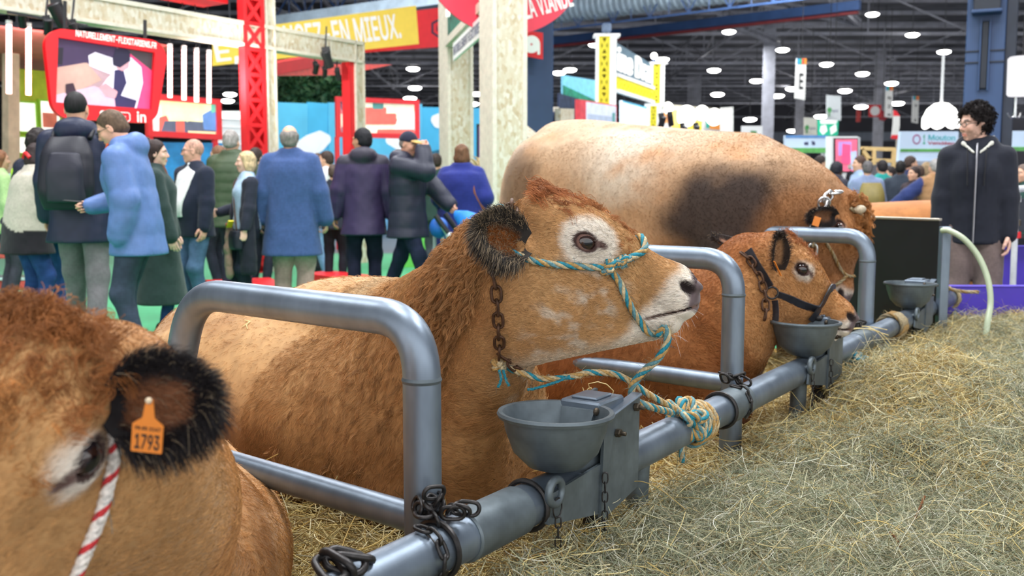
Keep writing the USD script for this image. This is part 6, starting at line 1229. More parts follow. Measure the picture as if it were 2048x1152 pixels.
WX = Wall(1150, 22, 1226, 24); board(WX, [(1150, 199), (1224, 211), (1224, 450), (1150, 450)], .12, M('pink_frame', srgb(238, 78, 90)), 'pink-red framed screen with a pale street picture', 'display_screen', 'screen', [('picture', [(1162, 204), (1222, 213), (1222, 262), (1162, 262)], pr('pale', srgb(206, 214, 230)), 0), ('picture', [(1214, 226), (1220, 226), (1220, 250), (1214, 250)], pr('teal', 0), .004), ('picture', [(1164, 228), (1214, 234), (1214, 262), (1164, 262)], pr('mist', srgb(170, 184, 206)), .002)])
WX = Wall(1238, 25, 1292, 28); board(WX, [(1239, 201), (1292, 216), (1292, 450), (1239, 450)], .08, M('bluewhite_lit', srgb(220, 240, 250), emit=.6, var=.02), 'bright white luminous screen under the yellow lattice beam', 'display_screen', 'screen', [('top_edge', [(1239, 201), (1292, 216), (1292, 219), (1239, 204)], SKYB, 0)])
WX = Wall(1082, 18, 1112, 18.6); board(WX, [(1082, 222), (1108, 214), (1108, 500), (1082, 500)], .10, PALEW, 'timber-framed dark board beside the navy column', extras=[('panel_face', [(1086, 226), (1107, 222), (1107, 300), (1086, 300)], M('slate_board', srgb(78, 90, 120)), 0)])
WX = Wall(1110, 18, 1140, 19); board(WX, [(1110, 217), (1138, 218), (1138, 500), (1110, 500)], .10, OSB, 'low chipboard panel right of the dark board')
WX = Wall(1050, 14.0, 1090, 13.5); board(WX, [(1048, 246), (1090, 280), (1090, 560), (1048, 560)], .25, OSB, 'low chipboard counter behind the rump of the standing cow', extras=[('top_edge', [(1048, 245), (1090, 275), (1090, 281), (1048, 250)], PALEW, .0)])
WX = Wall(1325, 30, 1450, 36)
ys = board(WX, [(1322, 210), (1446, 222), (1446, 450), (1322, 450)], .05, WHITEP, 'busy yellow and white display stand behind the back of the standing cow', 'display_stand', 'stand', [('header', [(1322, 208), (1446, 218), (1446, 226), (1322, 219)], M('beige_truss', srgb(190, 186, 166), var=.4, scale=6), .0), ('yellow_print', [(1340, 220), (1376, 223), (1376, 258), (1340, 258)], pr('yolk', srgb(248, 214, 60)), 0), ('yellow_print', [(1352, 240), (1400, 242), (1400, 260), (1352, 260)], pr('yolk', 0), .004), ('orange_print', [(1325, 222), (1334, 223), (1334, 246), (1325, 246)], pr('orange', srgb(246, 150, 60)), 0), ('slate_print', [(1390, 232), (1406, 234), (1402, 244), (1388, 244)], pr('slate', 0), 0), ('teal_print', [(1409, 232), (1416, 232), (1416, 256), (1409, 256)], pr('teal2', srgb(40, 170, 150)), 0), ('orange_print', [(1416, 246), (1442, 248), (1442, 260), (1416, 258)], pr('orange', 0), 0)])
GLB = E('globe_glow', (1, .98, .93), 4.0)
for k, (x, y, r_) in enumerate(((1336, 216, .16), (1373, 232, .30), (1404, 226, .22), (1428, 234, .26), (1340, 228, .2))): t = thing('globe_light', 'glowing white globe light on the yellow stand, ' + ('first from the left', 'large middle one', 'small one over the dark print', 'last one to the right', 'lower one beside the black spotlights')[k], 'globe light', P(x, y, 30.0 + k), group='globe lights on the yellow stand'); obj('globe', ball((0, 0, 0), (r_, r_, r_ * 1.1)), GLB, t); obj('arm', bar((0, .1, r_), (0, .4, r_ * 1.6), .03, .03), BLACKP, t)
WX = Wall(1440, 33, 1466, 33); board(WX, [(1440, 216), (1466, 214), (1466, 450), (1440, 450)], .05, M('palegrey_panel', srgb(214, 216, 212)), 'plain pale grey panel right of the yellow stand')
for k, (x, y) in enumerate(((1324, 244), (1341, 240), (1366, 262), (1393, 261))): spot(x, y, 22 + k, .26, (12, -12, 30, 5)[k], 'dark stage spotlight in front of the yellow stand, ' + ('leftmost', 'second from left', 'third from left', 'rightmost')[k])

# ---- right side: hanging signs, kiosk, banners
def hang(x0, y0, x1, y1, d, label, face, letter=None, lean=0, top=True, cat='hanging sign', ink=BLACKP):
    W_ = Wall(x0, d, x1, d + .3); t = thing('hanging_sign', label, cat, W_.at((x0 + x1) / 2, y1)); p = [(x0, y0), (x1, y0 + (y1 - y0) * .04), (x1 - lean, y1), (x0 - lean, y1 - (y1 - y0) * .04)]; wobj('board', W_, W_.px(p, .04, -.04), face, t)
    if top:
        cs = (srgb(60, 150, 200), srgb(40, 170, 130), srgb(226, 74, 56), srgb(240, 150, 50)); w = (x1 - x0) / 4
        for k in range(4): wobj('colour_band', W_, W_.px([(x0 + w * k, y0), (x0 + w * k + w, y0), (x0 + w * k + w, y0 + (y1 - y0) * .14), (x0 + w * k, y0 + (y1 - y0) * .14)], .004, .001), M('band_%d' % k, cs[k], var=.03), t)
    if letter:
        for n, (s_, fy, hh) in enumerate(letter):
            hgt = (W_.sz(x0, y0)[1] - W_.sz(x0, y1)[1]) * hh; m = meshkit.text_mesh(s_, hgt, .004, True); wobj('lettering', W_, W_.text(s_, (x0 + x1) / 2 - lean * fy - (x1 - x0) * .26, y0 + (y1 - y0) * fy, hgt, .002, W_.width(x0, x1, y0) * .5), ink, t, smooth=False)
    obj('cable', bar(W_.at((x0 + x1) / 2, y0), W_.at((x0 + x1) / 2, y0) + UP * 3, .015, .015), BLACKP, t, world=True, smooth=False); return t
PAPER = M('paper_white', srgb(232, 232, 228), var=.02)
hang(1594, 117, 1613, 200, 30, 'white hanging banner with a large black E under a coloured band', PAPER, [('E', .72, .36)], 3); hang(1772, 172, 1786, 236, 40, 'white hanging banner with a coloured top right of the red square sign', PAPER, [('N', .42, .1), ('2', .68, .1), ('a', .92, .08)], 2); hang(1826, 192, 1838, 247, 46, 'white hanging banner with a coloured top left of the glowing egg lamp', PAPER, [('9', .4, .1), ('4', .92, .1)], 2)
hang(1654, 190, 1682, 241, 32, 'large pale placard with a small green tree emblem', M('placard_grey', srgb(200, 206, 208), var=.02), None, 0, False); hang(1609, 235, 1634, 272, 34, 'smaller pale placard left of the green exit sign', M('placard_cream', srgb(214, 212, 200), var=.02), None, 0, False)
for x, y, d in ((1659, 220, 31.9), (1614, 255, 33.9)):
    W_ = Wall(x, d, x + 20, d + .1); t = thing('emblem', 'green tree emblem with grey lettering on the ' + ('large' if x > 1640 else 'smaller') + ' pale placard', 'emblem', W_.at(x, y)); wobj('tree_mark', W_, W_.slab(union_all([Point(*W_.sz(x, y)).buffer(.08), sbox(W_.sz(x, y)[0] - .02, W_.sz(x, y)[1] - .2, W_.sz(x, y)[0] + .02, W_.sz(x, y)[1])]), .004), M('emblem_green', srgb(70, 140, 80)), t); wobj('lettering', W_, W_.text('Agricole', x + 5, y + 4, .09, 0, W_.width(x + 5, x + 17, y)), M('grey_print'), t, smooth=False)
W_ = Wall(1634, 33, 1676, 33); ex = board(W_, [(1634, 240), (1676, 240), (1674, 272), (1635, 272)], .08, M('exit_green', srgb(30, 176, 136), emit=.35, var=.02), 'green emergency exit sign with white pictograms', 'exit_sign', 'exit sign', [('pictogram', [(1640, 252), (1650, 250), (1653, 262), (1644, 270), (1638, 262)], M('lit_white'), 0), ('pictogram', [(1658, 256), (1670, 248), (1672, 262), (1660, 270)], M('lit_white'), 0), ('lamp', [(1638, 240), (1674, 240), (1670, 248), (1640, 248)], M('lit_white'), 0)])
W_ = Wall(1737, 52, 1762, 52); rs_ = board(W_, [(1737, 210), (1762, 210), (1762, 234), (1737, 234)], .06, REDP, 'red square sign with a white disc on the far column', 'sign', 'sign'); wobj('disc', W_, W_.slab(Point(*W_.sz(1749, 222)).buffer(.24), .01, .06), M('white_paint'), rs_)
W_ = Wall(1755, 56, 1775, 56); board(W_, [(1755, 228), (1762, 220), (1770, 224), (1775, 234), (1768, 242), (1758, 240)], .06, M('dull_red', srgb(170, 50, 60)), 'dull red round sign half hidden behind the red square sign', 'sign', 'sign')
W_ = Wall(1712, 50, 1722, 50); board(W_, [(1713, 221), (1721, 222), (1720, 244), (1712, 244)], .05, M('red_tag', srgb(204, 70, 66)), 'small narrow red hanging sign left of the red square sign', 'sign', 'sign')
W_ = Wall(1780, 26, 1802, 26); fl = board(W_, [(1786, 220), (1792, 222), (1799, 232), (1799, 250), (1795, 278), (1782, 276), (1785, 250)], .02, PAPER, 'white feather flag with red ends', 'feather_flag', 'flag', [('red_end', [(1786, 220), (1792, 222), (1799, 232), (1786, 232)], M('red_cloth'), 0), ('red_end', [(1783, 270), (1796, 270), (1795, 279), (1781, 277)], M('red_cloth'), 0)]); obj('pole', bar(W_.at(1796, 232), W_.at(1786, 420), .03, .03), M('alu_edge'), fl, world=True, smooth=False)
eg = thing('egg_lamp', 'glowing white egg-shaped lamp with a jagged lower edge', 'lamp', P(1881, 247, 24)); v, f = lathe([(0, .50), (.16, .47), (.32, .34), (.42, .12), (.42, -.02), (.36, -.02), (.0, .1)], 28); 
obj('shade', (lambda vv: (vv, f))(v + np.stack([0 * v[:, 0], 0 * v[:, 0], (v[:, 2] < 0) * -.10 * np.abs(np.sin(3.5 * np.arctan2(v[:, 1], v[:, 0])))], 1)), E('egg_glow', (1, .99, .95), 3.0), eg, smooth=True); obj('rod', tube([(0, 0, .5), (0, 0, 1.6)], .035, 8), WHITEP, eg)
cy = thing('drum_lamp', 'large glowing white drum lamp at the right edge', 'lamp', P(2042, 192, 11)); obj('shade', lathe([(0, .03), (.13, 0), (.145, .02), (.15, .40), (.13, .42), (0, .42)], 30), E('drum_glow', (.98, .96, 1.0), 1.0), cy, smooth=40); obj('rod', tube([(0, 0, .4), (0, 0, 1.6)], .01, 8), BLACKP, cy)
fx = thing('lamp_stand', 'white lamp stem with curved chrome arms under the drum lamp', 'lamp stand', P(2030, 230, 11)); obj('stem', tube([(0, 0, -.02), (0, 0, .2)], .012, 8), WHITEP, fx)
for k in range(3): obj('arm', tube(spline([(0, 0, 0), (.04 * (k - 1), .0, -.03), (.07 * (k - 1.2), 0, .02)], 12), .010, 8), CHROME, fx)
lh_ = hang(2014, 12, 2034, 200, 14, 'tall narrow pale banner with a coloured top right of the navy column', M('banner_grey', srgb(196, 192, 192), var=.03), None, 14, True)
SKYL = M('pale_sky_print', srgb(196, 216, 238), rough=.6, var=.06, scale=.8, emit=.1); GRS = M('grass_print', srgb(96, 170, 90), var=.3, scale=4)
W_ = Wall(1790, 17, 1905, 17.4)
mb = board(W_, [(1797, 263), (1912, 263), (1910, 322), (1792, 322)], .06, SKYL, 'pale blue stall fascia lettered Mouton behind the man in the black hoodie', 'stall_fascia', 'sign board', [('grass_edge', [(1796, 298), (1912, 298), (1912, 304), (1795, 304)], GRS, 0)])
wobj('emblem_ring', W_, W_.slab(Point(*W_.sz(1828, 279)).buffer(.085).difference(Point(*W_.sz(1828, 279)).buffer(.06)), .004, .061), M('mauve_print', srgb(170, 110, 150)), mb); wobj('lettering', W_, W_.text('1', 1840, 288, .15, .061, .05), M('sea_green', srgb(40, 170, 130)), mb, smooth=False); wobj('lettering', W_, W_.text('Mouton', 1850, 280, .085, .061, W_.width(1850, 1905, 280)), M('aqua_text', srgb(90, 180, 190)), mb, smooth=False); wobj('lettering', W_, W_.text('Vendéen', 1850, 289, .05, .061, W_.width(1850, 1903, 280)), M('crimson_text', srgb(170, 50, 80)), mb, smooth=False)
wobj('lower_board', W_, W_.px([(1790, 322), (1915, 322), (1915, 331), (1790, 331)], .3, -.2), M('steel_pale', srgb(160, 170, 186)), mb)
for x in (1792, 1910): wobj('leg', W_, W_.slab(sbox(W_.sz(x, 300)[0] - .03, 0, W_.sz(x, 300)[0] + .03, W_.sz(x, 322)[1]), .06, -.05), WHITEP, mb)
W_ = Wall(2000, 18, 2060, 18.2); board(W_, [(1996, 262), (2060, 262), (2060, 302), (1996, 302)], .06, SKYL, 'pale blue stall fascia at the right edge of the photo', 'stall_fascia', 'sign board', [('grass_edge', [(1996, 294), (2060, 294), (2060, 302), (1996, 302)], GRS, 0)])
W_ = Wall(1560, 19, 1652, 19.4); b5 = board(W_, [(1567, 271), (1652, 271), (1652, 306), (1567, 306)], .06, SKYL, 'pale blue stall fascia with small dark sheep left of the white kiosk', 'stall_fascia', 'sign board', [('grass_edge', [(1567, 296), (1652, 296), (1652, 306), (1567, 306)], GRS, 0), ('top_band', [(1567, 271), (1652, 271), (1652, 276), (1567, 276)], M('mid_blue', srgb(90, 140, 200)), 0), ('sheep_print', [(1604, 285), (1612, 284), (1612, 290), (1605, 290)], M('slate_ink', srgb(60, 66, 96)), 0), ('sheep_print', [(1619, 282), (1625, 284), (1626, 290), (1620, 290)], M('slate_ink'), 0)])
for x in (1570, 1648): wobj('leg', W_, W_.slab(sbox(W_.sz(x, 300)[0] - .03, 0, W_.sz(x, 300)[0] + .03, W_.sz(x, 306)[1]), .06, -.05), WHITEP, b5)
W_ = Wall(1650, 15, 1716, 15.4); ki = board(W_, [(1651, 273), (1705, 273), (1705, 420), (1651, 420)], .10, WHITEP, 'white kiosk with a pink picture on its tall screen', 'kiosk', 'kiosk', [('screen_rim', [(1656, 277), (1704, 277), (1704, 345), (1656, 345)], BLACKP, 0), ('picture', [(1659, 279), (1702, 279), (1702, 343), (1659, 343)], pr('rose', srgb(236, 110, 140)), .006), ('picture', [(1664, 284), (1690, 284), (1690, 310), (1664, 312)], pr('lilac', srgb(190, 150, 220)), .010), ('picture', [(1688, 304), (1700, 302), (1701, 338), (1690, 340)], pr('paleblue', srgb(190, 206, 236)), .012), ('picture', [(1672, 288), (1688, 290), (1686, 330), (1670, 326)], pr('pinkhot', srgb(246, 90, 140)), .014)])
wobj('side', W_, W_.px([(1705, 273), (1716, 275), (1716, 420), (1705, 420)], .04, .0), M('side_grey', srgb(200, 204, 204)), ki)
wf = thing('timber_frame', 'open pale timber frame behind the far visitors', 'frame', P(1760, 340, 16) * [1, 1, 0]); TIM = M('pale_pine', srgb(222, 190, 130), var=.1)
for a_, b_ in (((1722, 297), (1790, 299)), ((1722, 297), (1742, 322)), ((1722, 297), (1716, 330)), ((1748, 299), (1748, 330)), ((1720, 320), (1790, 322))): obj('batten', bar(P(*a_, 16), P(*b_, 16), .05, .06), TIM, wf, world=True, smooth=False)
for x in (1720, 1788): obj('post', bar(P(x, 298, 16), P(x, 298, 16) * [1, 1, 0], .06, .06), TIM, wf, world=True, smooth=False)
W_ = Wall(1480, 26, 1530, 26); board(W_, [(1482, 252), (1524, 252), (1524, 340), (1482, 340)], .05, WHITEP, 'white stall panel left of the grey column', extras=[('green_mark', [(1500, 262), (1512, 262), (1512, 268), (1500, 268)], M('emblem_green'), 0)])
pp = thing('pipe_fitting', 'white standpipe with red and brass fittings at the right edge', 'pipe', P(2034, 500, 8.3) * [1, 1, 0]); obj('pipe', tube([P(2034, 375, 8.3), P(2030, 500, 8.3) * [1, 1, 0]], .024, 12), M('white_pipe', srgb(206, 210, 214)), pp, world=True)
for y, m in ((392, WHITEP), (440, BRASS), (464, REDP)): obj('coupling', tube([P(2033, y, 8.3), P(2033, y + 12, 8.3)], .034, 12), m, pp, world=True)
obj('elbow', tube(rounded([P(2033, 385, 8.3), P(2033, 378, 8.3), P(2070, 376, 8.3)], .04), .028, 12), M('white_pipe'), pp, world=True)
rl = thing('guard_rail', 'dark guard rail behind the man in the black hoodie', 'rail', P(2000, 470, 8.8)); obj('tube', bar(P(1985, 472, 8.8), P(2300, 474, 8.8), .04, .04), STEEL, rl, world=True); obj('panel', bar(P(1985, 430, 9.0), P(2300, 430, 9.0), .03, .30), M('dark_panel', srgb(44, 48, 58)), rl, world=True, smooth=False)
for x in (1990, 2200): obj('post', bar(P(x, 420, 8.8), P(x, 480, 8.8) * [1, 1, 0], .04, .04), STEEL, rl, world=True)
for k, (x0, x1, y, d, lab) in enumerate(((655, 720, 520, 11.6, 'red stage edge behind the man in the blue wool coat'), (425, 560, 550, 10.6, 'red stage edge behind the blonde woman'))): t = thing('stage_step', lab, 'step', P(x0, y, d) * [1, 1, 0]); obj('riser', bar(P(x0, y, d) * [1, 1, 0] + UP * .07, P(x1, y - 8, d + .3) * [1, 1, 0] + UP * .07, 1.2, .14), REDP, t, world=True, smooth=20)
# ================================================================ people
SKINM = M('skin', (1, 1, 1), rough=.5, vcol=True, var=.05, scale=30, spec=.4)
CLOTH = M('cloth', (1, 1, 1), rough=.85, vcol=True, var=.09, scale=40, bump=.002, bscale=90, spec=.25, sheen=.12)
NYLON = M('nylon', (1, 1, 1), rough=.5, vcol=True, var=.07, scale=20, bump=.003, bscale=40, spec=.35)
DENIM = M('denim', (1, 1, 1), rough=.85, vcol=True, var=.14, scale=18, bump=.003, bscale=40, spec=.2)
HAIRC = M('hair_mass', (1, 1, 1), rough=.6, vcol=True, var=.3, scale=60, bump=.004, bscale=130, stretch=(1, 1, .3), spec=.3)
SHOEM = M('shoe', (1, 1, 1), rough=.5, vcol=True, var=.1)
def two_bone(a, c, l1, l2, pole):
    a, c = np.asarray(a, float), np.asarray(c, float); d = c - a; L = min(np.linalg.norm(d), (l1 + l2) * .998); u = unit(d); c = a + u * L
    x = (l1 ** 2 - l2 ** 2 + L ** 2) / (2 * L); h = math.sqrt(max(l1 ** 2 - x ** 2, 0)); p = np.asarray(pole, float) - u * np.dot(pole, u); return a + u * x + unit(p) * h, c
_protos = {}
def head_proto(h, female):
    k = ('head', h, female)
    if k not in _protos:
        F = Field((-.13, -.11, -.24), (.14, .11, .15), h); j = .9 if female else 1.0
        F.ell((-.014, 0, .03), (.099, .077, .098), .02).ell((.030, 0, -.040), (.062, .058 * j, .080), .035).ell((.062, 0, -.100), (.024 * j, .028 * j, .020), .02).ell((.0, 0, -.055), (.06, .056 * j, .05), .03)
        F.ell((.074, 0, .028), (.022, .056, .014), .015).cone((.088, 0, .014), (.108, 0, -.024), .008, .0125, .010).ell((.098, 0, -.032), (.012, .017, .009), .006)
        for q in (-1, 1):
            F.ell((.060, .042 * q, -.024), (.026, .022, .024), .02).ell((.093, .031 * q, .006), (.014, .017, .011), .010, op='cut').ell((.079, .031 * q, .006), (.013, .0145, .0105), .003)
            F.ell((-.008, .079 * q, -.006), (.020, .008, .034), .008, rot([0, 1, 0], 12)).ell((-.006, .088 * q, -.002), (.010, .006, .020), .005, op='cut')
        F.ell((.089, 0, -.063), (.011, .023, .006), .006).ell((.087, 0, -.075), (.010, .020, .007), .006).ell((.099, 0, -.0685), (.010, .026, .0022), .003, op='cut')
        F.cone((-.022, 0, -.05), (-.040, 0, -.24), .054 * j, .062 * j, .03, flat=None); _protos[k] = F.mesh()
    return _protos[k]
def head_colour(v, skin, hair, brow=True, beard=0.0, lips=None):
    x, y, z = v.T; c = np.broadcast_to(skin, v.shape).copy(); n = meshkit.fbm(v * 60, 2, 3)
    c = mixc(c, np.asarray(skin) * [1.05, .80, .76], .45 * np.exp(-((x - .08) / .03) ** 2 - ((np.abs(y) - .04) / .02) ** 2 - ((z + .03) / .025) ** 2)); c = mixc(c, np.asarray(skin) * [1.0, .72, .68], .5 * np.exp(-((x - .105) / .02) ** 2 - (y / .02) ** 2 - ((z + .028) / .015) ** 2))
    if brow: c = mixc(c, hair, .85 * sstep(.010, .006, np.abs(z - .031 - .05 * np.abs(y) + .9 * np.maximum(np.abs(y) - .04, 0))) * (x > .05) * sstep(.010, .016, np.abs(y)) * sstep(.058, .050, np.abs(y)))
    c = mixc(c, np.asarray(skin) * [.92, .52, .50] if lips is None else np.asarray(lips), .75 * sstep(.0135, .009, np.abs(z + .069)) * sstep(.026, .020, np.abs(y)) * (x > .078))
    e = np.sqrt(((np.abs(y) - .031) / 1.25) ** 2 + (z - .006) ** 2); m = (x > .078) & (x < .096)
    c = mixc(c, srgb(226, 220, 214), sstep(.0085, .0065, e) * m); c = mixc(c, srgb(40, 28, 22), sstep(.0060, .0045, e) * m)
    if beard: c = mixc(c, np.asarray(hair) * .8 + np.asarray(skin) * .2, beard * sstep(.35, .55, n + .1) * sstep(-.035, -.055, z - .35 * np.minimum(x - .06, 0)) * (x > -.03) * sstep(-.14, -.11, z) * (1 - sstep(.0135, .010, np.abs(z + .069)) * sstep(.026, .02, np.abs(y)) * (x > .078)))
    return c
def hand_proto(kind, h=.0045):
    k = ('hand', kind)
    if k not in _protos:
        F = Field((-.05, -.06, -.09), (.20, .08, .05), h); bend = dict(relaxed=(18, 28, 22), grip=(60, 70, 45))[kind]
        F.cone((-.04, 0, 0), (.01, 0, 0), .027, .026, .01, flat=((0, 0, 1), .72)); F.ell((.045, .0, 0), (.052, .040, .015), .012)
        for i, (L, r) in enumerate(((.074, .0082), (.082, .0085), (.076, .0082), (.058, .0072))):
            p = np.array([.082 - .004 * abs(i - 1.2), .030 - .0195 * i, 0.0]); a = 0; pts = [p - [.02, 0, 0], p]
            for s_, b in zip((.46, .30, .24), bend): a += b + 4 * i; pts.append(pts[-1] + L * s_ * np.array([math.cos(math.radians(a)), (.5 - .33 * i) * .16, -math.sin(math.radians(a))]))
            F.chain(pts, [r * 1.1, r * 1.05, r, r * .92, r * .8], .004)
        F.chain([(.012, .028, -.004), (.045, .052, -.016), (.072, .058, -.028), (.092, .054, -.036)] if kind == 'relaxed' else [(.012, .028, -.006), (.045, .045, -.025), (.072, .036, -.042), (.088, .020, -.048)], [.016, .0125, .0105, .0085], .006); _protos[k] = F.mesh()
    return _protos[k]
def person(label, px, ytop, d, face, top, legs_c, skin=srgb(216, 168, 140), hair=('short', srgb(40, 30, 26)), female=False, hem=.80, bulk=.015, sleeve=None, hands=None, hkind='relaxed', feet=None, lean=0, yaw=0, pitch=0, shoe=srgb(40, 38, 40), wide=1.0,
           far=False, quilt=0, cloth=None, legm=None, collar='plain', colour=None, inner=None, extras=None, qamp=.007, belly=0.0, beard=0.0, glasses=False, group=None, skirt=None, hide=(), htall=None, shoulder=1.0, legw=1.0, hood=None):
    """face: heading in degrees (0 = to the right of the photo, 90 = away from the camera); built 1.75 m tall, then scaled"""
    base = P(px, 370, d); base[2] = 0; H = P(px, ytop, d)[2] if htall is None else htall; S = H / 1.75 * (1.0 if lean == 0 else 1 / (1 - .000035 * lean ** 2)); t = thing('person', label, 'person', base, math.radians(face), group, None, S)
    hB, hH = (.024, .011) if far else (.0145, .0066); cloth = cloth or CLOTH; g = np.random.default_rng(int(px * 7 + d * 13))
    def bend(v):
        v = np.array(v, float)
        if lean:
            a = math.radians(lean) * sstep(.82, 1.25, v[:, 2]); x, z = v[:, 0], v[:, 2] - .95; v[:, 0], v[:, 2] = x * np.cos(a) + z * np.sin(a), z * np.cos(a) - x * np.sin(a) + .95
        return v
    def put(name, F, m, col, parent=t, lb=None):
        v, f = F.mesh()
        if len(f) == 0: return None
        return obj(name, (bend(v), f), m, parent, col=col(v) if callable(col) else np.broadcast_to(col, v.shape), label=lb)
    # joints
    feet = feet or ((0, .10, 0), (0.02, -.10, 0)); hip = [np.array([0, .09 * q, .93]) for q in (1, -1)]; leg = []
    for i, q in enumerate((1, -1)):
        a = np.array(feet[i], float); yawf = a[3] if len(a) > 3 else 0; an = a[:3] + [0, 0, .085]; k, an = two_bone(hip[i], an, .44, .43, (1, .1 * q, 0)); leg.append((hip[i], k, an, yawf))
    sh = [np.array([-.005, .185 * shoulder * (.92 if female else 1) * q, 1.435]) for q in (1, -1)]; hands = hands or ((.03, .27, .80), (.03, -.27, .80)); arm = []
    for i, q in enumerate((1, -1)):
        e, w = two_bone(sh[i], hands[i][:3], .295, .255, (-1, .35 * q, -.25) if hands[i][2] < 1.3 else (1, .2 * q, -1.0)); arm.append((sh[i], e, w))
    # body: one skin from head to foot
    B = Field((-.65, -.5, 0), (.65, .5, 1.6), .02 if not far else .03)
    B.loft([(.84, 0, 0, .09, .13), (.95, 0, 0, .105, .155), (1.08, 0, 0, .095, .14), (1.30, .005, 0, .11, .165), (1.42, 0, 0, .085, .155), (1.50, -.02, 0, .055, .06)], .04)
    for i in (0, 1):
        h_, k, an, _ = leg[i]; B.chain([h_, k, an], [.085, .055, .038], .04); s_, e, w = arm[i]; B.chain([s_, e, w], [.05, .04, .027], .03); B.ell(an + [.05, 0, -.05], (.11, .04, .035), .02)
    B.cone((-.015, 0, 1.46), (-.01, 0, 1.55), .058, .054, .03)
    hv, hf = head_proto(hH, female); NB_ = np.array([-.018, 0, 1.50]); HO = np.array([.0, 0, 1.633]); HR_ = rot([0, 0, 1], yaw) @ rot([0, 1, 0], pitch); hs_ = .93 if not female else .90
    HX = lambda v: NB_ + ((v * hs_ + HO - NB_) @ HR_.T); parts = [(bend(B.mesh()[0]), B.mesh()[1]), (bend(HX(hv)), hf)]; cols = [np.broadcast_to(skin, parts[0][0].shape), head_colour(hv, skin, hair[1], beard=beard)]
    for i, q in enumerate((1, -1)):
        if i in hide: continue
        s_, e, w = arm[i]; x = unit(w - e) if len(hands[i]) < 6 else unit(hands[i][3:6]); yv = np.array([1.0, 0, .2]) if abs(x[0]) < .8 else np.array([0, 0, 1.0]); yv = unit(yv - x * np.dot(yv, x)); zv = np.cross(x, yv) * 1.0
        m, f = hand_proto(hkind if i == 0 or isinstance(hkind, str) and hkind == 'relaxed' else hkind); mm = m * [1, 1, 1.0]; zv = zv if np.dot(zv, [0, q, 0]) > 0 or abs(zv[1]) < .2 else -zv
        fl = f if np.dot(np.cross(x, yv), zv) > 0 else f[:, ::-1]; parts.append((bend(w + mm @ np.stack([x, yv, zv])), fl)); cols.append(np.broadcast_to(skin, m.shape))
    obj('body', join(*parts), SKINM, t, col=np.vstack(cols))
    # trousers, shoes
    T = Field((-.65, -.42, .02), (.65, .42, 1.12), hB); lw = legw
    T.loft([(.84, 0, 0, .115, .155), (.95, 0, 0, .125, .17), (1.06, 0, 0, .115, .16)], .04)
    for h_, k, an, _ in leg: T.chain([h_ - [0, 0, .02], k, an + [-.005, 0, -.015]], [.103 * lw, .073 * lw, .058 * lw], .045)
    T.noise(.010, 11, 2, (1, 1, .5)); put('trousers', T, legm or DENIM, lambda v: np.asarray(legs_c)[None] * (1 + .10 * np.clip(np.sin(v[:, 2] * 30 + v[:, 1] * 25), 0, 1))[:, None])
    for h_, k, an, yf in leg:
        sF = Field((-.14, -.10, -.01), (.24, .10, .14), .010 if not far else .02); sF.ell((.07, 0, .035), (.125, .043, .035), .02).ell((-.01, 0, .055), (.06, .04, .06), .03).plane((0, 0, -1), -.002, .004)
        v, f = sF.mesh(); c_ = np.where((v[:, 2] < .02)[:, None], np.array(srgb(60, 58, 56))[None], np.array(shoe)[None]); v = v @ rot([0, 0, 1], yf).T + [an[0] - .01, an[1], an[2] - .085]; obj('shoe', (v, f), SHOEM, t, col=c_)
    # top
    b = bulk; J = Field((-.70, -.62, .2), (.70, .62, 1.62), hB); w_ = wide; flare = max(0, .9 - hem) * .12
    rows = [(hem - .02, 0, 0, .135 + b + flare, .185 + b + flare), (max(hem + .1, .95), belly * .3, 0, .125 + b + belly * .5, .172 + b), (1.10, belly * .6, 0, .118 + b + belly, .165 + b), (1.30, .004, 0, .123 + b, (.185 if not female else .165) * shoulder + b), (1.42, -.008, 0, .092 + b, .165 * shoulder + b * .6), (1.475, -.018, 0, .070 + b * .4, .085 + b * .4), (1.535, -.022, 0, .062 + b * .2, .066 + b * .2)]
    J.loft([(r[0], r[1], r[2], r[3] * w_, r[4] * w_) for r in rows], .03, power=2.2)
    for i, q in enumerate((1, -1)):
        s_, e, w = arm[i]; J.cone((-.01, .05 * q, 1.470), s_ - [0, .02 * q, .012], .056 + b * .4, .056 + b * .4, .05); end = w + (w - e) * -.02; J.chain([s_ - [0, 0, .02], e, end], [.060 + b * .7, .054 + b, .042 + b * .9], .025)
    if collar == 'hood': J.ell((-.095, 0, 1.49), (.075, .125, .085), .03).ell((-.02, .085, 1.50), (.07, .045, .05), .03).ell((-.02, -.085, 1.50), (.07, .045, .05), .03)
    elif collar == 'stand': J.loft([(1.46, -.02, 0, .075, .080), (1.56, -.015, 0, .078, .080)], .02)
    elif collar == 'shawl': J.loft([(1.28, 0, 0, .17, .27), (1.36, 0, 0, .165, .262), (1.47, -.02, 0, .10, .13), (1.54, -.03, 0, .085, .085)], .02)
    if quilt:
        gr = J.lo[2] + np.arange(J.n[2]) * J.h; J.F -= (qamp * np.abs(np.sin(gr * math.pi / quilt)) ** .6)[None, None, :].astype(np.float32)
    J.noise(.009, 9, 5, (1, 1, .7), 3); J.plane((0, 0, -1), -hem, .012)
    put('jacket' if hem > .6 else 'coat', J, cloth, (lambda v: np.clip(colour(v), 0, 1)) if colour else top)
    if inner is not None:                                             # shirt showing between the jacket's open fronts
        I = Field((0, -.16, 1.0), (.3, .16, 1.54), hB); wd, ib, ic = inner; I.loft([(r[0], r[1] + .012, r[2], r[3] * w_, r[4] * w_) for r in rows], .02, power=2.2).plane((0, 1, -.16), wd - .16 * 1.1, .01).plane((0, -1, -.16), wd - .16 * 1.1, .01).plane((0, 0, -1), -ib, .01).plane((-1, 0, 0), -.03, .01); put('shirt', I, CLOTH, ic)
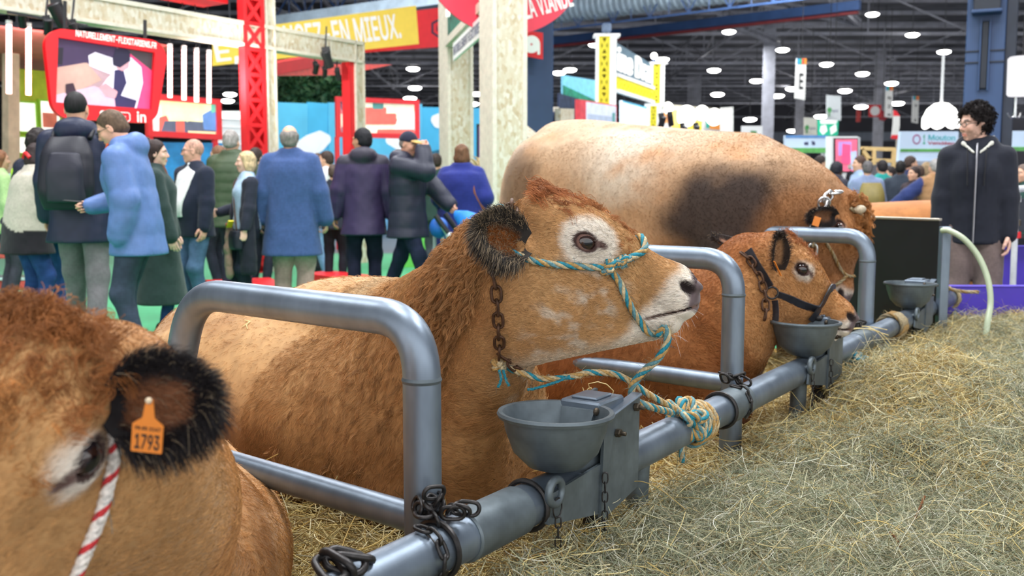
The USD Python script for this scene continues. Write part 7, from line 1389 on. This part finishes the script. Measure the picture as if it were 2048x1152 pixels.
    if hood is not None: Hd = Field((-.24, -.2, 1.36), (.12, .2, 1.64), hB); Hd.ell((-.05, 0, 1.475), (.10, .125, .06), .02).ell((.0, 0, 1.56), (.12, .08, .08), .02, op='cut'); put('hood_lining', Hd, CLOTH, hood)
    if skirt: K = Field((-.3, -.32, skirt[1] - .03), (.3, .32, 1.0), hB); K.loft([(skirt[1] - .02, 0, 0, .20, .24), (.7, 0, 0, .16, .20), (.98, 0, 0, .12, .17)], .02).plane((0, 0, -1), -skirt[1], .01); put('skirt', K, CLOTH, skirt[0])
    # hair
    kind, hc = hair; R_ = Field((-.22, -.17, -.42), (.17, .17, .24), .014 if far else .0085)
    cutf = lambda n, o: R_.plane(n, o, .008)
    if kind in ('short', 'curly', 'bun', 'crop'):
        e = dict(short=.010, curly=.026, bun=.012, crop=.006)[kind]; R_.ell((-.022, 0, .036), (.098 + e, .077 + e, .096 + e), .02).ell((-.05, 0, -.02), (.066 + e, .068 + e * .6, .06), .03); R_.noise(.004 if kind != 'curly' else .014, 32 if kind == 'curly' else 40, 3); cutf((1, 0, -.62), .022 if kind != 'curly' else .034); cutf((0, 0, -1), .085)
        if kind == 'bun': R_.ell((-.09, 0, .135), (.035, .035, .03), .01); R_.ell((-.07, 0, -.10), (.06, .085, .12), .03)
    elif kind == 'bob': R_.ell((-.02, 0, .036), (.110, .092, .104), .02).ell((-.03, 0, -.05), (.098, .105, .10), .03).noise(.006, 26, 3); cutf((1, 0, -.35), .036); cutf((0, 0, -1), .125)
    elif kind == 'long': R_.ell((-.02, 0, .036), (.108, .088, .102), .02).chain([(-.05, 0, 0), (-.075, 0, -.14), (-.08, 0, -.30)], [.09, .085, .05], .04).noise(.006, 26, 3); cutf((1, 0, -.4), .030)
    elif kind == 'fringe': R_.ell((-.030, 0, .015), (.102, .096, .085), .02).ell((-.06, 0, -.045), (.06, .075, .05), .03).noise(.008, 30, 3); cutf((1, 0, 0), .01); cutf((.35, 0, 1), .062 - .01); cutf((0, 0, -1), .085)
    elif kind == 'buzz': R_.ell((-.016, 0, .031), (.101, .079, .100), .02); cutf((1, 0, -.5), .01); cutf((0, 0, -1), .05)
    if kind == 'cap':
        R_.ell((-.018, 0, .040), (.108, .088, .102), .02); cutf((.05, 0, -1), -.028); v, f = R_.mesh(); o_ = obj('cap', (bend(HX(v)), f), CLOTH, t, col=np.broadcast_to(hc, v.shape))
        Bm = Field((.02, -.1, -.02), (.21, .1, .08), .007); Bm.ell((.095, 0, .035), (.085, .078, .030), .01).ell((.085, 0, .020), (.10, .09, .028), .008, op='cut').plane((-1, 0, 0), -.055, .005); v, f = Bm.mesh(); obj('brim', (bend(HX(v)), f), CLOTH, o_, col=np.broadcast_to(srgb(190, 150, 90), v.shape))
        R_ = Field((-.15, -.11, -.12), (.05, .11, .06), .009); R_.ell((-.03, 0, .0), (.088, .082, .07), .02); cutf((0, 0, 1), .03); cutf((1, 0, 0), -.01); cutf((0, 0, -1), .07); hc = srgb(120, 110, 104)
    if kind != 'none':
        v, f = R_.mesh()
        if len(f): obj('hair', (bend(HX(v)), f), HAIRC, t, col=np.broadcast_to(hc, v.shape) * (1 + .25 * (meshkit.fbm(v * 50, 2, 6)[:, None] - .5)))
    if glasses:
        gm = []
        for q in (-1, 1):
            a = np.linspace(0, 2 * np.pi, 20, endpoint=False); gm.append(tube(np.stack([np.full(20, .106) - .012 * np.abs(np.cos(a)) * 0, .032 * q + .023 * np.cos(a), .004 + .017 * np.sin(a)], 1), .0022, 6, closed=True)); gm.append(tube([(.105, .054 * q, .008), (.06, .082 * q, .010), (-.01, .083 * q, .008)], .0020, 6))
        gm.append(tube([(.107, -.010, .008), (.109, 0, .011), (.107, .010, .008)], .002, 6)); v, f = join(*gm); obj('glasses', (bend(HX(v)), f), BLACKP, t, smooth=True)
    if extras: extras(t, bend, HX, arm)
    return t
def blob(t, name, m, col, h, lo, hi, ops, bend=None, noise=None, parent=None):
    F = Field(lo, hi, h); ops(F)
    if noise: F.noise(*noise)
    v, f = F.mesh(); return obj(name, (bend(v) if bend else v, f), m, parent or t, col=np.broadcast_to(col, v.shape))
NAVYC, BLK, JEAN, GREYT = srgb(36, 42, 66), srgb(30, 30, 36), srgb(52, 70, 100), srgb(120, 128, 136)
def backpack(t, bend, HX, arm):
    o = blob(t, 'backpack', NYLON, srgb(34, 34, 44), .012, (-.46, -.24, .9), (-.05, .24, 1.52), lambda F: F.loft([(.95, -.24, 0, .08, .15), (1.1, -.26, 0, .11, .175), (1.3, -.24, 0, .10, .165), (1.44, -.19, 0, .06, .11)], .02, power=2.6), bend, (.006, 8, 2))
    blob(t, 'front_pocket', NYLON, srgb(46, 46, 58), .012, (-.46, -.2, .9), (-.2, .2, 1.4), lambda F: F.loft([(1.0, -.33, -.02, .05, .12), (1.2, -.345, -.02, .05, .12), (1.33, -.32, -.02, .03, .09)], .02, power=2.8), bend, (.004, 9, 2), o)
    for q in (-1, 1): v, f = tube(spline([(-.13, .12 * q, 1.43), (-.02, .125 * q, 1.50), (.11, .13 * q, 1.38), (.12, .15 * q, 1.18), (-.02, .20 * q, 1.05), (-.16, .15 * q, 1.0)], 26), .017, 8); obj('strap', (bend(v), f), NYLON, o, col=np.broadcast_to(BLK, v.shape))
def phone_in(i, tilt=(1, 0, .3)):
    def f(t, bend, HX, arm):
        w = arm[i][2]; e = arm[i][1]; x = unit(w - e); v, fc = bar(w + x * .08 + np.array([-.04, 0, .05]), w + x * .08 + np.array([.09, 0, .085]), .072, .010); obj('phone', (bend(v), fc), BLACKP, t, smooth=20)
    return f
person('man seen from behind with a black backpack over a navy parka, grey trousers', 160, 184, 7.45, 95, NAVYC, srgb(112, 108, 112), hair=('buzz', srgb(28, 26, 28)), hem=.72, bulk=.03, collar='hood', cloth=NYLON, legm=CLOTH, feet=((.22, .12, 0), (-.18, -.12, 0)), hands=((.10, .27, .86), (.12, -.26, .88)), extras=backpack)
def p2x(t, bend, HX, arm):
    phone_in(1)(t, bend, HX, arm)
    v, f = tube(spline([(.06, .09, 1.52), (.125, .05, 1.40), (.155, .01, 1.2), (.16, .0, .95)], 24), .008, 8); obj('zip_edge', (bend(v), f), CLOTH, t, col=np.broadcast_to(srgb(226, 96, 52), v.shape))
person('man in a blue puffer jacket with an orange hood lining looking down at a phone', 273, 249, 6.6, 182, srgb(92, 122, 178), srgb(58, 66, 84), skin=srgb(222, 170, 144), hair=('crop', srgb(92, 74, 58)), hem=.76, bulk=.034, quilt=.15, qamp=.004, collar='hood', cloth=NYLON, lean=9, pitch=20, yaw=4, feet=((-.02, .10, 0), (.10, -.10, 0)), hands=((.06, .22, .90), (.34, -.16, 1.13)), hkind='grip', hide=(0,), glasses=True, hood=srgb(236, 110, 50), extras=p2x, htall=1.70)
person('woman in a long dark green coat with a dark bun, facing right', 316, 281, 7.9, 12, srgb(38, 56, 54), srgb(36, 56, 100), skin=srgb(226, 182, 162), hair=('bun', srgb(52, 38, 36)), female=True, hem=.30, bulk=.03, legw=.75, hands=((.10, .25, .84), (.14, -.25, .82)), shoe=BLK, extras=lambda t, b, H, a: blob(t, 'scarf', CLOTH, srgb(110, 62, 48), .01, (-.14, -.14, 1.3), (.2, .14, 1.58), lambda F: F.loft([(1.36, .06, 0, .07, .06), (1.46, .0, 0, .085, .085), (1.53, -.01, 0, .075, .075)], .02), b, (.01, 14, 2)))
person('bald man in glasses with a dark navy jacket open over a white shirt', 388, 279, 9.0, 236, srgb(30, 36, 54), srgb(74, 100, 130), skin=srgb(218, 164, 142), hair=('buzz', srgb(186, 142, 124)), hem=.80, bulk=.022, belly=.05, yaw=-42, glasses=True, inner=(.075, .92, srgb(226, 226, 226)), hands=((.10, .25, .88), (.05, -.24, .90)), hide=())
def p5x(t, bend, HX, arm):
    phone_in(1)(t, bend, HX, arm)
    blob(t, 'scarf', CLOTH, srgb(196, 156, 140), .010, (.02, -.24, .36), (.32, .10, 1.02), lambda F: F.chain([(.17, -.07, .96), (.19, -.09, .72), (.17, -.10, .46)], [.05, .06, .075], .03, flat=((1, 0, 0), .6)), None, (.012, 16, 2))
    o = blob(t, 'handbag', NYLON, srgb(32, 36, 48), .010, (.02, -.02, .68), (.32, .34, .98), lambda F: F.loft([(.72, .17, .14, .05, .13), (.84, .17, .14, .06, .13), (.92, .17, .14, .04, .12)], .02, power=3)); v, f = tube(spline([(.16, .16, .9), (.15, .06, 1.15), (.10, -.08, 1.42), (-.02, -.10, 1.47)], 20), .007, 6); obj('strap', (v, f), CLOTH, o, col=np.broadcast_to(srgb(90, 56, 46), v.shape))
    v, f = bar((.20, .02, .95), (.20, .10, 1.02), .06, .02); obj('yellow_leaflet', (v, f), M('leaflet', srgb(240, 220, 40)), t); blob(t, 'red_gloves', CLOTH, srgb(206, 46, 40), .01, (.1, -.12, .9), (.28, .06, 1.04), lambda F: F.ell((.19, -.03, .97), (.03, .06, .03)))
    for q in (-1, 1): blob(t, 'coat_front', CLOTH, srgb(36, 38, 50), .012, (-.15, -.30, .45), (.25, .30, 1.5), lambda F: F.chain([(.02, .15 * q, 1.40), (.05, .17 * q, 1.1), (.05, .18 * q, .5)], [.07, .075, .09], .03), bend, (.008, 10, 2))
person('blonde woman in a pale blue top with a beige scarf hanging at her bag', 492, 303, 9.2, 212, srgb(176, 204, 228), srgb(34, 40, 52), skin=srgb(230, 186, 164), hair=('bob', srgb(196, 172, 132)), female=True, hem=.92, bulk=.012, yaw=-14, hands=((.12, .26, .86), (.24, -.22, 1.10)), hkind='grip', extras=p5x, colour=lambda v: np.where((np.abs(v[:, 1]) > .155)[:, None], np.array(srgb(38, 42, 56))[None], np.array(srgb(176, 204, 228))[None]))
person('grey-haired man seen from behind in a long blue wool coat and pinkish trousers', 582, 252, 9.2, 92, srgb(62, 84, 132), srgb(176, 146, 140), hair=('fringe', srgb(122, 116, 112)), hem=.56, bulk=.045, wide=1.06, hands=((.03, .33, .78), (.03, -.33, .78)), legm=CLOTH, legw=1.2, extras=lambda t, b, H, a: [blob(t, 'cuff', CLOTH, srgb(88, 92, 96), .012, a[i][2] - .12, a[i][2] + .12, lambda F: F.cone(a[i][2] - unit(a[i][2] - a[i][1]) * .05, a[i][2], .062, .06)) for i in (0, 1)])
person('black-haired man seen from behind in a dark purple jacket', 727, 258, 10.0, 98, srgb(62, 50, 84), srgb(30, 32, 52), skin=srgb(196, 144, 112), hair=('short', srgb(24, 24, 30)), hem=.70, bulk=.028, collar='hood', yaw=48, hands=((.04, .32, .74), (.04, -.31, .74)), cloth=NYLON, colour=lambda v: np.where(((v[:, 2] > 1.40) & (v[:, 0] < -.03))[:, None], np.array(srgb(52, 48, 62))[None], np.array(srgb(62, 50, 84))[None]))
person('man in a navy cap and dark padded coat, one hand raised to his face', 815, 264, 9.8, -22, srgb(40, 42, 58), srgb(30, 36, 58), skin=srgb(206, 152, 128), hair=('cap', srgb(36, 36, 56)), hem=.70, bulk=.04, quilt=.16, collar='hood', cloth=NYLON, feet=((-.33, .10, 0), (.30, -.10, 0)), hands=((.42, .22, .96), (.20, -.05, 1.58)), hkind='grip', pitch=12, yaw=-8, beard=.3)
def shawl(t, bend, HX, arm):
    o = blob(t, 'shoulder_bag', CLOTH, srgb(150, 92, 66), .012, (-.3, -.45, .7), (.2, -.1, 1.2), lambda F: F.loft([(.80, -.08, -.30, .06, .09), (1.0, -.10, -.28, .06, .09)], .02, power=3)); v, f = tube(spline([(-.10, -.26, 1.0), (-.18, -.15, 1.2), (-.16, -.13, 1.38)], 14), .018, 6); obj('strap', (v, f), CLOTH, o, col=np.broadcast_to(srgb(140, 84, 62), v.shape))
person('woman seen from behind in a wide royal-blue shawl with a brown shoulder bag', 924, 289, 10.4, 90, srgb(36, 46, 120), srgb(24, 26, 34), hair=('bob', srgb(104, 72, 50)), female=True, hem=.52, bulk=.05, wide=1.28, collar='shawl', hands=((.16, .20, 1.05), (.16, -.22, 1.05)), hide=(0, 1), extras=shawl, skirt=(srgb(28, 30, 40), .25))
person('dark-haired person in a dark green jacket between the capped man and the blue shawl', 873, 308, 13.0, 90, srgb(42, 66, 60), srgb(60, 66, 72), hair=('short', srgb(48, 38, 34)), hem=.8, far=True)
def beige(t, bend, HX, arm): v, f = tube(spline([(-.10, .06, 1.60), (-.12, 0, 1.64), (-.10, -.06, 1.60)], 10), .018, 8); obj('hair_clip', (bend(v), f), REDP, t)
person('dark-haired woman in a beige and black jacket at the far left', 48, 286, 8.2, 50, srgb(190, 182, 168), srgb(40, 66, 118), hair=('bob', srgb(50, 38, 38)), female=True, hem=.72, bulk=.05, wide=1.1, lean=12, yaw=-20, feet=((0, .1, 0), (.05, -.1, 0)), hands=((.26, .14, 1.04), (.28, -.14, 1.02)), colour=lambda v: np.where((v[:, 2] < .98 + .05 * np.sin(v[:, 1] * 9))[:, None], np.array(srgb(34, 32, 38))[None], np.array(srgb(188, 180, 166))[None]), extras=beige)
person('man in a dark navy puffer with a lime badge on the sleeve', 84, 262, 8.6, 70, srgb(44, 48, 64), srgb(50, 84, 140), hair=('curly', srgb(36, 28, 28)), hem=.74, bulk=.05, wide=1.1, quilt=.14, cloth=NYLON, hands=((.08, .32, .86), (.1, -.3, .86)), extras=lambda t, b, H, a: blob(t, 'badge', CLOTH, srgb(176, 220, 50), .010, a[0][0] + [-.14, -.05, -.22], a[0][0] + [.14, .16, .02], lambda F: F.ell(a[0][0] + [-.045, .055, -.07], (.05, .045, .075))))
person('grey-haired man in an olive quilted jacket seen from behind, left of the blonde woman', 466, 262, 10.8, 78, srgb(70, 84, 62), srgb(40, 46, 60), hair=('short', srgb(150, 144, 140)), hem=.74, bulk=.045, wide=1.08, quilt=.10, cloth=NYLON)
person('man in a white T-shirt in profile against the blue wall', 652, 303, 13.2, 176, srgb(222, 220, 222), srgb(120, 150, 190), hair=('short', srgb(60, 46, 40)), hem=.86, bulk=.006, far=True, hands=((.20, .20, 1.1), (.12, -.06, 1.5)))
person('man with a hand at his chin beside the man in the white T-shirt', 634, 308, 13.8, 185, srgb(40, 44, 50), srgb(38, 40, 46), skin=srgb(206, 150, 126), hair=('short', srgb(80, 60, 50)), hem=.8, far=True, hands=((.05, .24, .8), (.12, -.05, 1.5)))
person('dark-haired person behind the blonde woman and the red column', 515, 297, 12.0, 60, srgb(40, 60, 62), srgb(40, 44, 56), hair=('short', srgb(56, 44, 42)), hem=.8, far=True)
person('brown-haired person in a light green top at the left edge', 4, 300, 10.2, 40, srgb(170, 200, 140), srgb(60, 60, 70), hair=('long', srgb(140, 96, 70)), female=True, far=True)
person('person in dark trousers behind the man in the purple jacket', 668, 330, 12.2, 90, srgb(40, 44, 56), srgb(28, 30, 38), hair=('short', srgb(80, 66, 58)), hem=.8, far=True)
person('brown-haired person behind the bald man with the navy jacket', 437, 293, 11.8, 170, srgb(120, 60, 50), srgb(40, 44, 56), hair=('short', srgb(120, 84, 62)), hem=.8, far=True)
# the man at the end of the stalls
def curls(t, HX, bend, col, n=420, seed=3):
    r = np.random.default_rng(seed); d = r.normal(0, 1, (n, 3)); d /= np.linalg.norm(d, axis=1, keepdims=True); p = np.array([-.022, 0, .04]) + d * [.108, .090, .108]; ok = (p[:, 0] - .62 * p[:, 2] < .03) & (p[:, 2] > -.07); p, d = p[ok], d[ok]; locks(t, p, d + [.15, 0, .1], 9, .035, col, seed + 1, lambda q: bend(HX(q)), width=.0022, wave=.012, droop=.25, name='curls', spread=.004)
def hoodie(t, bend, HX, arm):
    curls(t, HX, bend, srgb(30, 24, 24))
    v, f = tube(spline([(.075, .0, 1.50), (.145, .0, 1.38), (.155, 0, 1.15), (.155, 0, .84)], 30), .006, 8); obj('zip', (bend(v), f), M('zip_metal', srgb(150, 150, 156), rough=.35, metal=.7), t)
    for q in (-1, 1): v, f = tube(spline([(.10, .06 * q, 1.47), (.142, .055 * q, 1.38), (.150, .05 * q, 1.22)], 14), .004, 6); obj('drawstring', (bend(v), f), CLOTH, t, col=np.broadcast_to(BLK, v.shape))
    blob(t, 'hood_lining', CLOTH, srgb(214, 214, 204), .009, (-.12, -.16, 1.38), (.16, .16, 1.62), lambda F: F.chain([(.09, .02, 1.44), (.05, .085, 1.50), (-.03, .095, 1.545)], [.009, .011, .012], .02).chain([(.09, -.02, 1.44), (.05, -.085, 1.50), (-.03, -.095, 1.545)], [.009, .011, .012], .02), bend)
person('curly-haired man in glasses and a black zip hoodie, hands in his pockets', 1951, 212, 6.6, 245, srgb(30, 33, 44), srgb(104, 90, 86), skin=srgb(224, 180, 160), hair=('short', srgb(28, 22, 22)), hem=.83, bulk=.016, shoulder=.93, collar='hood', yaw=-52, pitch=6, beard=.55, glasses=True, hands=((.06, .215, .88), (.06, -.215, .88)), legm=CLOTH, legw=1.12, extras=hoodie)
# the far crowd on the right
FARP = [('man in a navy jacket facing right, left of the white kiosk', 1642, 312, 15.5, 0, srgb(44, 56, 100), JEAN, ('short', srgb(52, 44, 42)), {}), ('person in a dark hooded top with the hood up, in front of the kiosk', 1674, 326, 14.6, 20, srgb(60, 58, 68), BLK, ('curly', srgb(40, 38, 46)), dict(skin=srgb(96, 66, 54), collar='hood')), ('white-haired person in a black coat in front of the kiosk screen', 1690, 314, 15.2, 60, BLK, BLK, ('bob', srgb(196, 190, 184)), {}), ('man in a pale denim shirt facing left, right of the kiosk', 1716, 313, 14.2, 180, srgb(150, 172, 206), JEAN, ('short', srgb(74, 54, 46)), {}), ('grey-haired person in a grey-blue sweater carrying an olive backpack', 1734, 323, 13.6, 75, srgb(126, 140, 172), JEAN, ('short', srgb(96, 92, 94)), dict(extras=lambda t, b, H, a: blob(t, 'backpack', NYLON, srgb(126, 112, 60), .02, (-.45, -.3, .8), (0, .25, 1.5), lambda F: F.loft([(.88, -.25, -.05, .10, .17), (1.15, -.28, -.05, .13, .2), (1.42, -.2, -.05, .06, .14)], .03, power=2.6)))), ('person in a teal T-shirt seen from behind', 1762, 321, 14.4, 95, srgb(46, 158, 150), srgb(30, 36, 64), ('short', srgb(36, 32, 34)), {}), ('dark-skinned man in a dark jacket below the Mouton fascia', 1800, 322, 14.0, 60, srgb(54, 62, 74), srgb(40, 44, 66), ('crop', srgb(26, 24, 24)), dict(skin=srgb(84, 58, 48))), ('tall man in navy beside the dark-skinned man', 1821, 313, 15.4, 0, srgb(44, 52, 96), JEAN, ('short', srgb(70, 56, 50)), {}), ('person in a white top with teal trousers, back to the camera', 1836, 332, 14.6, 100, srgb(222, 228, 232), srgb(30, 130, 150), ('short', srgb(80, 62, 52)), {}), ('fair-haired person beside the man in the brown vest', 1851, 325, 15.0, 80, srgb(70, 130, 120), BLK, ('bob', srgb(160, 136, 104)), {}), ('grey-haired man in a brown quilted vest over navy sleeves, reaching left', 1868, 319, 12.6, 105, srgb(158, 120, 84), JEAN, ('short', srgb(150, 146, 146)), dict(quilt=.09, bulk=.04, hands=((.30, .62, .96), (.05, -.28, .82)), colour=lambda v: np.where((np.abs(v[:, 1]) > .235)[:, None], np.array(srgb(44, 56, 104))[None], np.array(srgb(158, 120, 84))[None]))), ('person in a dark green jacket at the right edge beside the navy column', 2044, 330, 10.5, 200, srgb(36, 64, 58), BLK, ('short', srgb(110, 92, 84)), {}), ('dark-haired person at the left end of the far crowd', 1612, 310, 17.5, 10, BLK, BLK, ('short', srgb(30, 28, 30)), {}), ('small dark-haired person right of the teal T-shirt', 1778, 334, 14.8, 180, srgb(206, 160, 150), JEAN, ('short', srgb(40, 32, 32)), {}), ('dark-haired person in front of the man in navy', 1826, 334, 13.6, 200, srgb(60, 48, 52), JEAN, ('short', srgb(56, 44, 42)), {})]
for lab, x, y, d, fc, tc, lc, hr, kw in FARP: person(lab, x, y, d, fc, tc, lc, hair=hr, far=True, **kw)
# stroller
st = thing('stroller', 'blue folded stroller with grey metal handles pushed by the man in the cap', 'stroller', P(925, 560, 9.4) * [1, 1, 0]); ALU = M('stroller_alu', srgb(176, 184, 188), rough=.35, metal=.6)
for x0, x1, y0, y1, d in ((874, 940, 436, 540, 9.3), (893, 962, 432, 536, 9.6)): obj('handle_tube', tube([P(x0, y0, d), P((x0 + x1) / 2, (y0 + y1) / 2, d), P(x1, y1, d)], .020, 10), ALU, st, world=True); obj('grip', tube([P(x0 - 3, y0 - 5, d), P(x0 + 22, y0 + 30, d)], .026, 10), BLACKP, st, world=True); obj('joint', xf(ball((0, 0, 0), (.04, .03, .04)), None, P(x0 + 25, y0 + 36, d)), ALU, st, world=True)
for x in (869, 885): obj('leg_tube', tube([P(x, 470, 9.5), P(x - 2, 560, 9.5) * [1, 1, 0]], .018, 8), ALU, st, world=True)
blob(st, 'blue_hood', NYLON, srgb(40, 130, 220), .015, (-.25, -.3, .45), (.45, .3, .95), lambda F: F.chain([(-.02, 0, .92), (.12, 0, .80), (.26, 0, .58)], [.06, .12, .15], .05, flat=((0, 1, 0), .8)), None, (.012, 10, 2)); blob(st, 'seat_cloth', NYLON, srgb(40, 44, 60), .02, (-.1, -.3, .15), (.5, .3, .6), lambda F: F.chain([(.15, 0, .5), (.3, 0, .3)], [.10, .12], .04)); blob(st, 'blue_bag', NYLON, srgb(30, 90, 170), .015, (-.4, -.3, .55), (-.05, .3, .95), lambda F: F.ell((-.22, 0, .80), (.09, .1, .1)))
for x in (-.2, .35): obj('wheel', xf(tube(np.array([[.10 * math.cos(a), 0, .10 * math.sin(a)] for a in np.linspace(0, 2 * np.pi, 24, endpoint=False)]), .02, 8, closed=True), None, (x, 0, .12)), BLACKRUB, st)
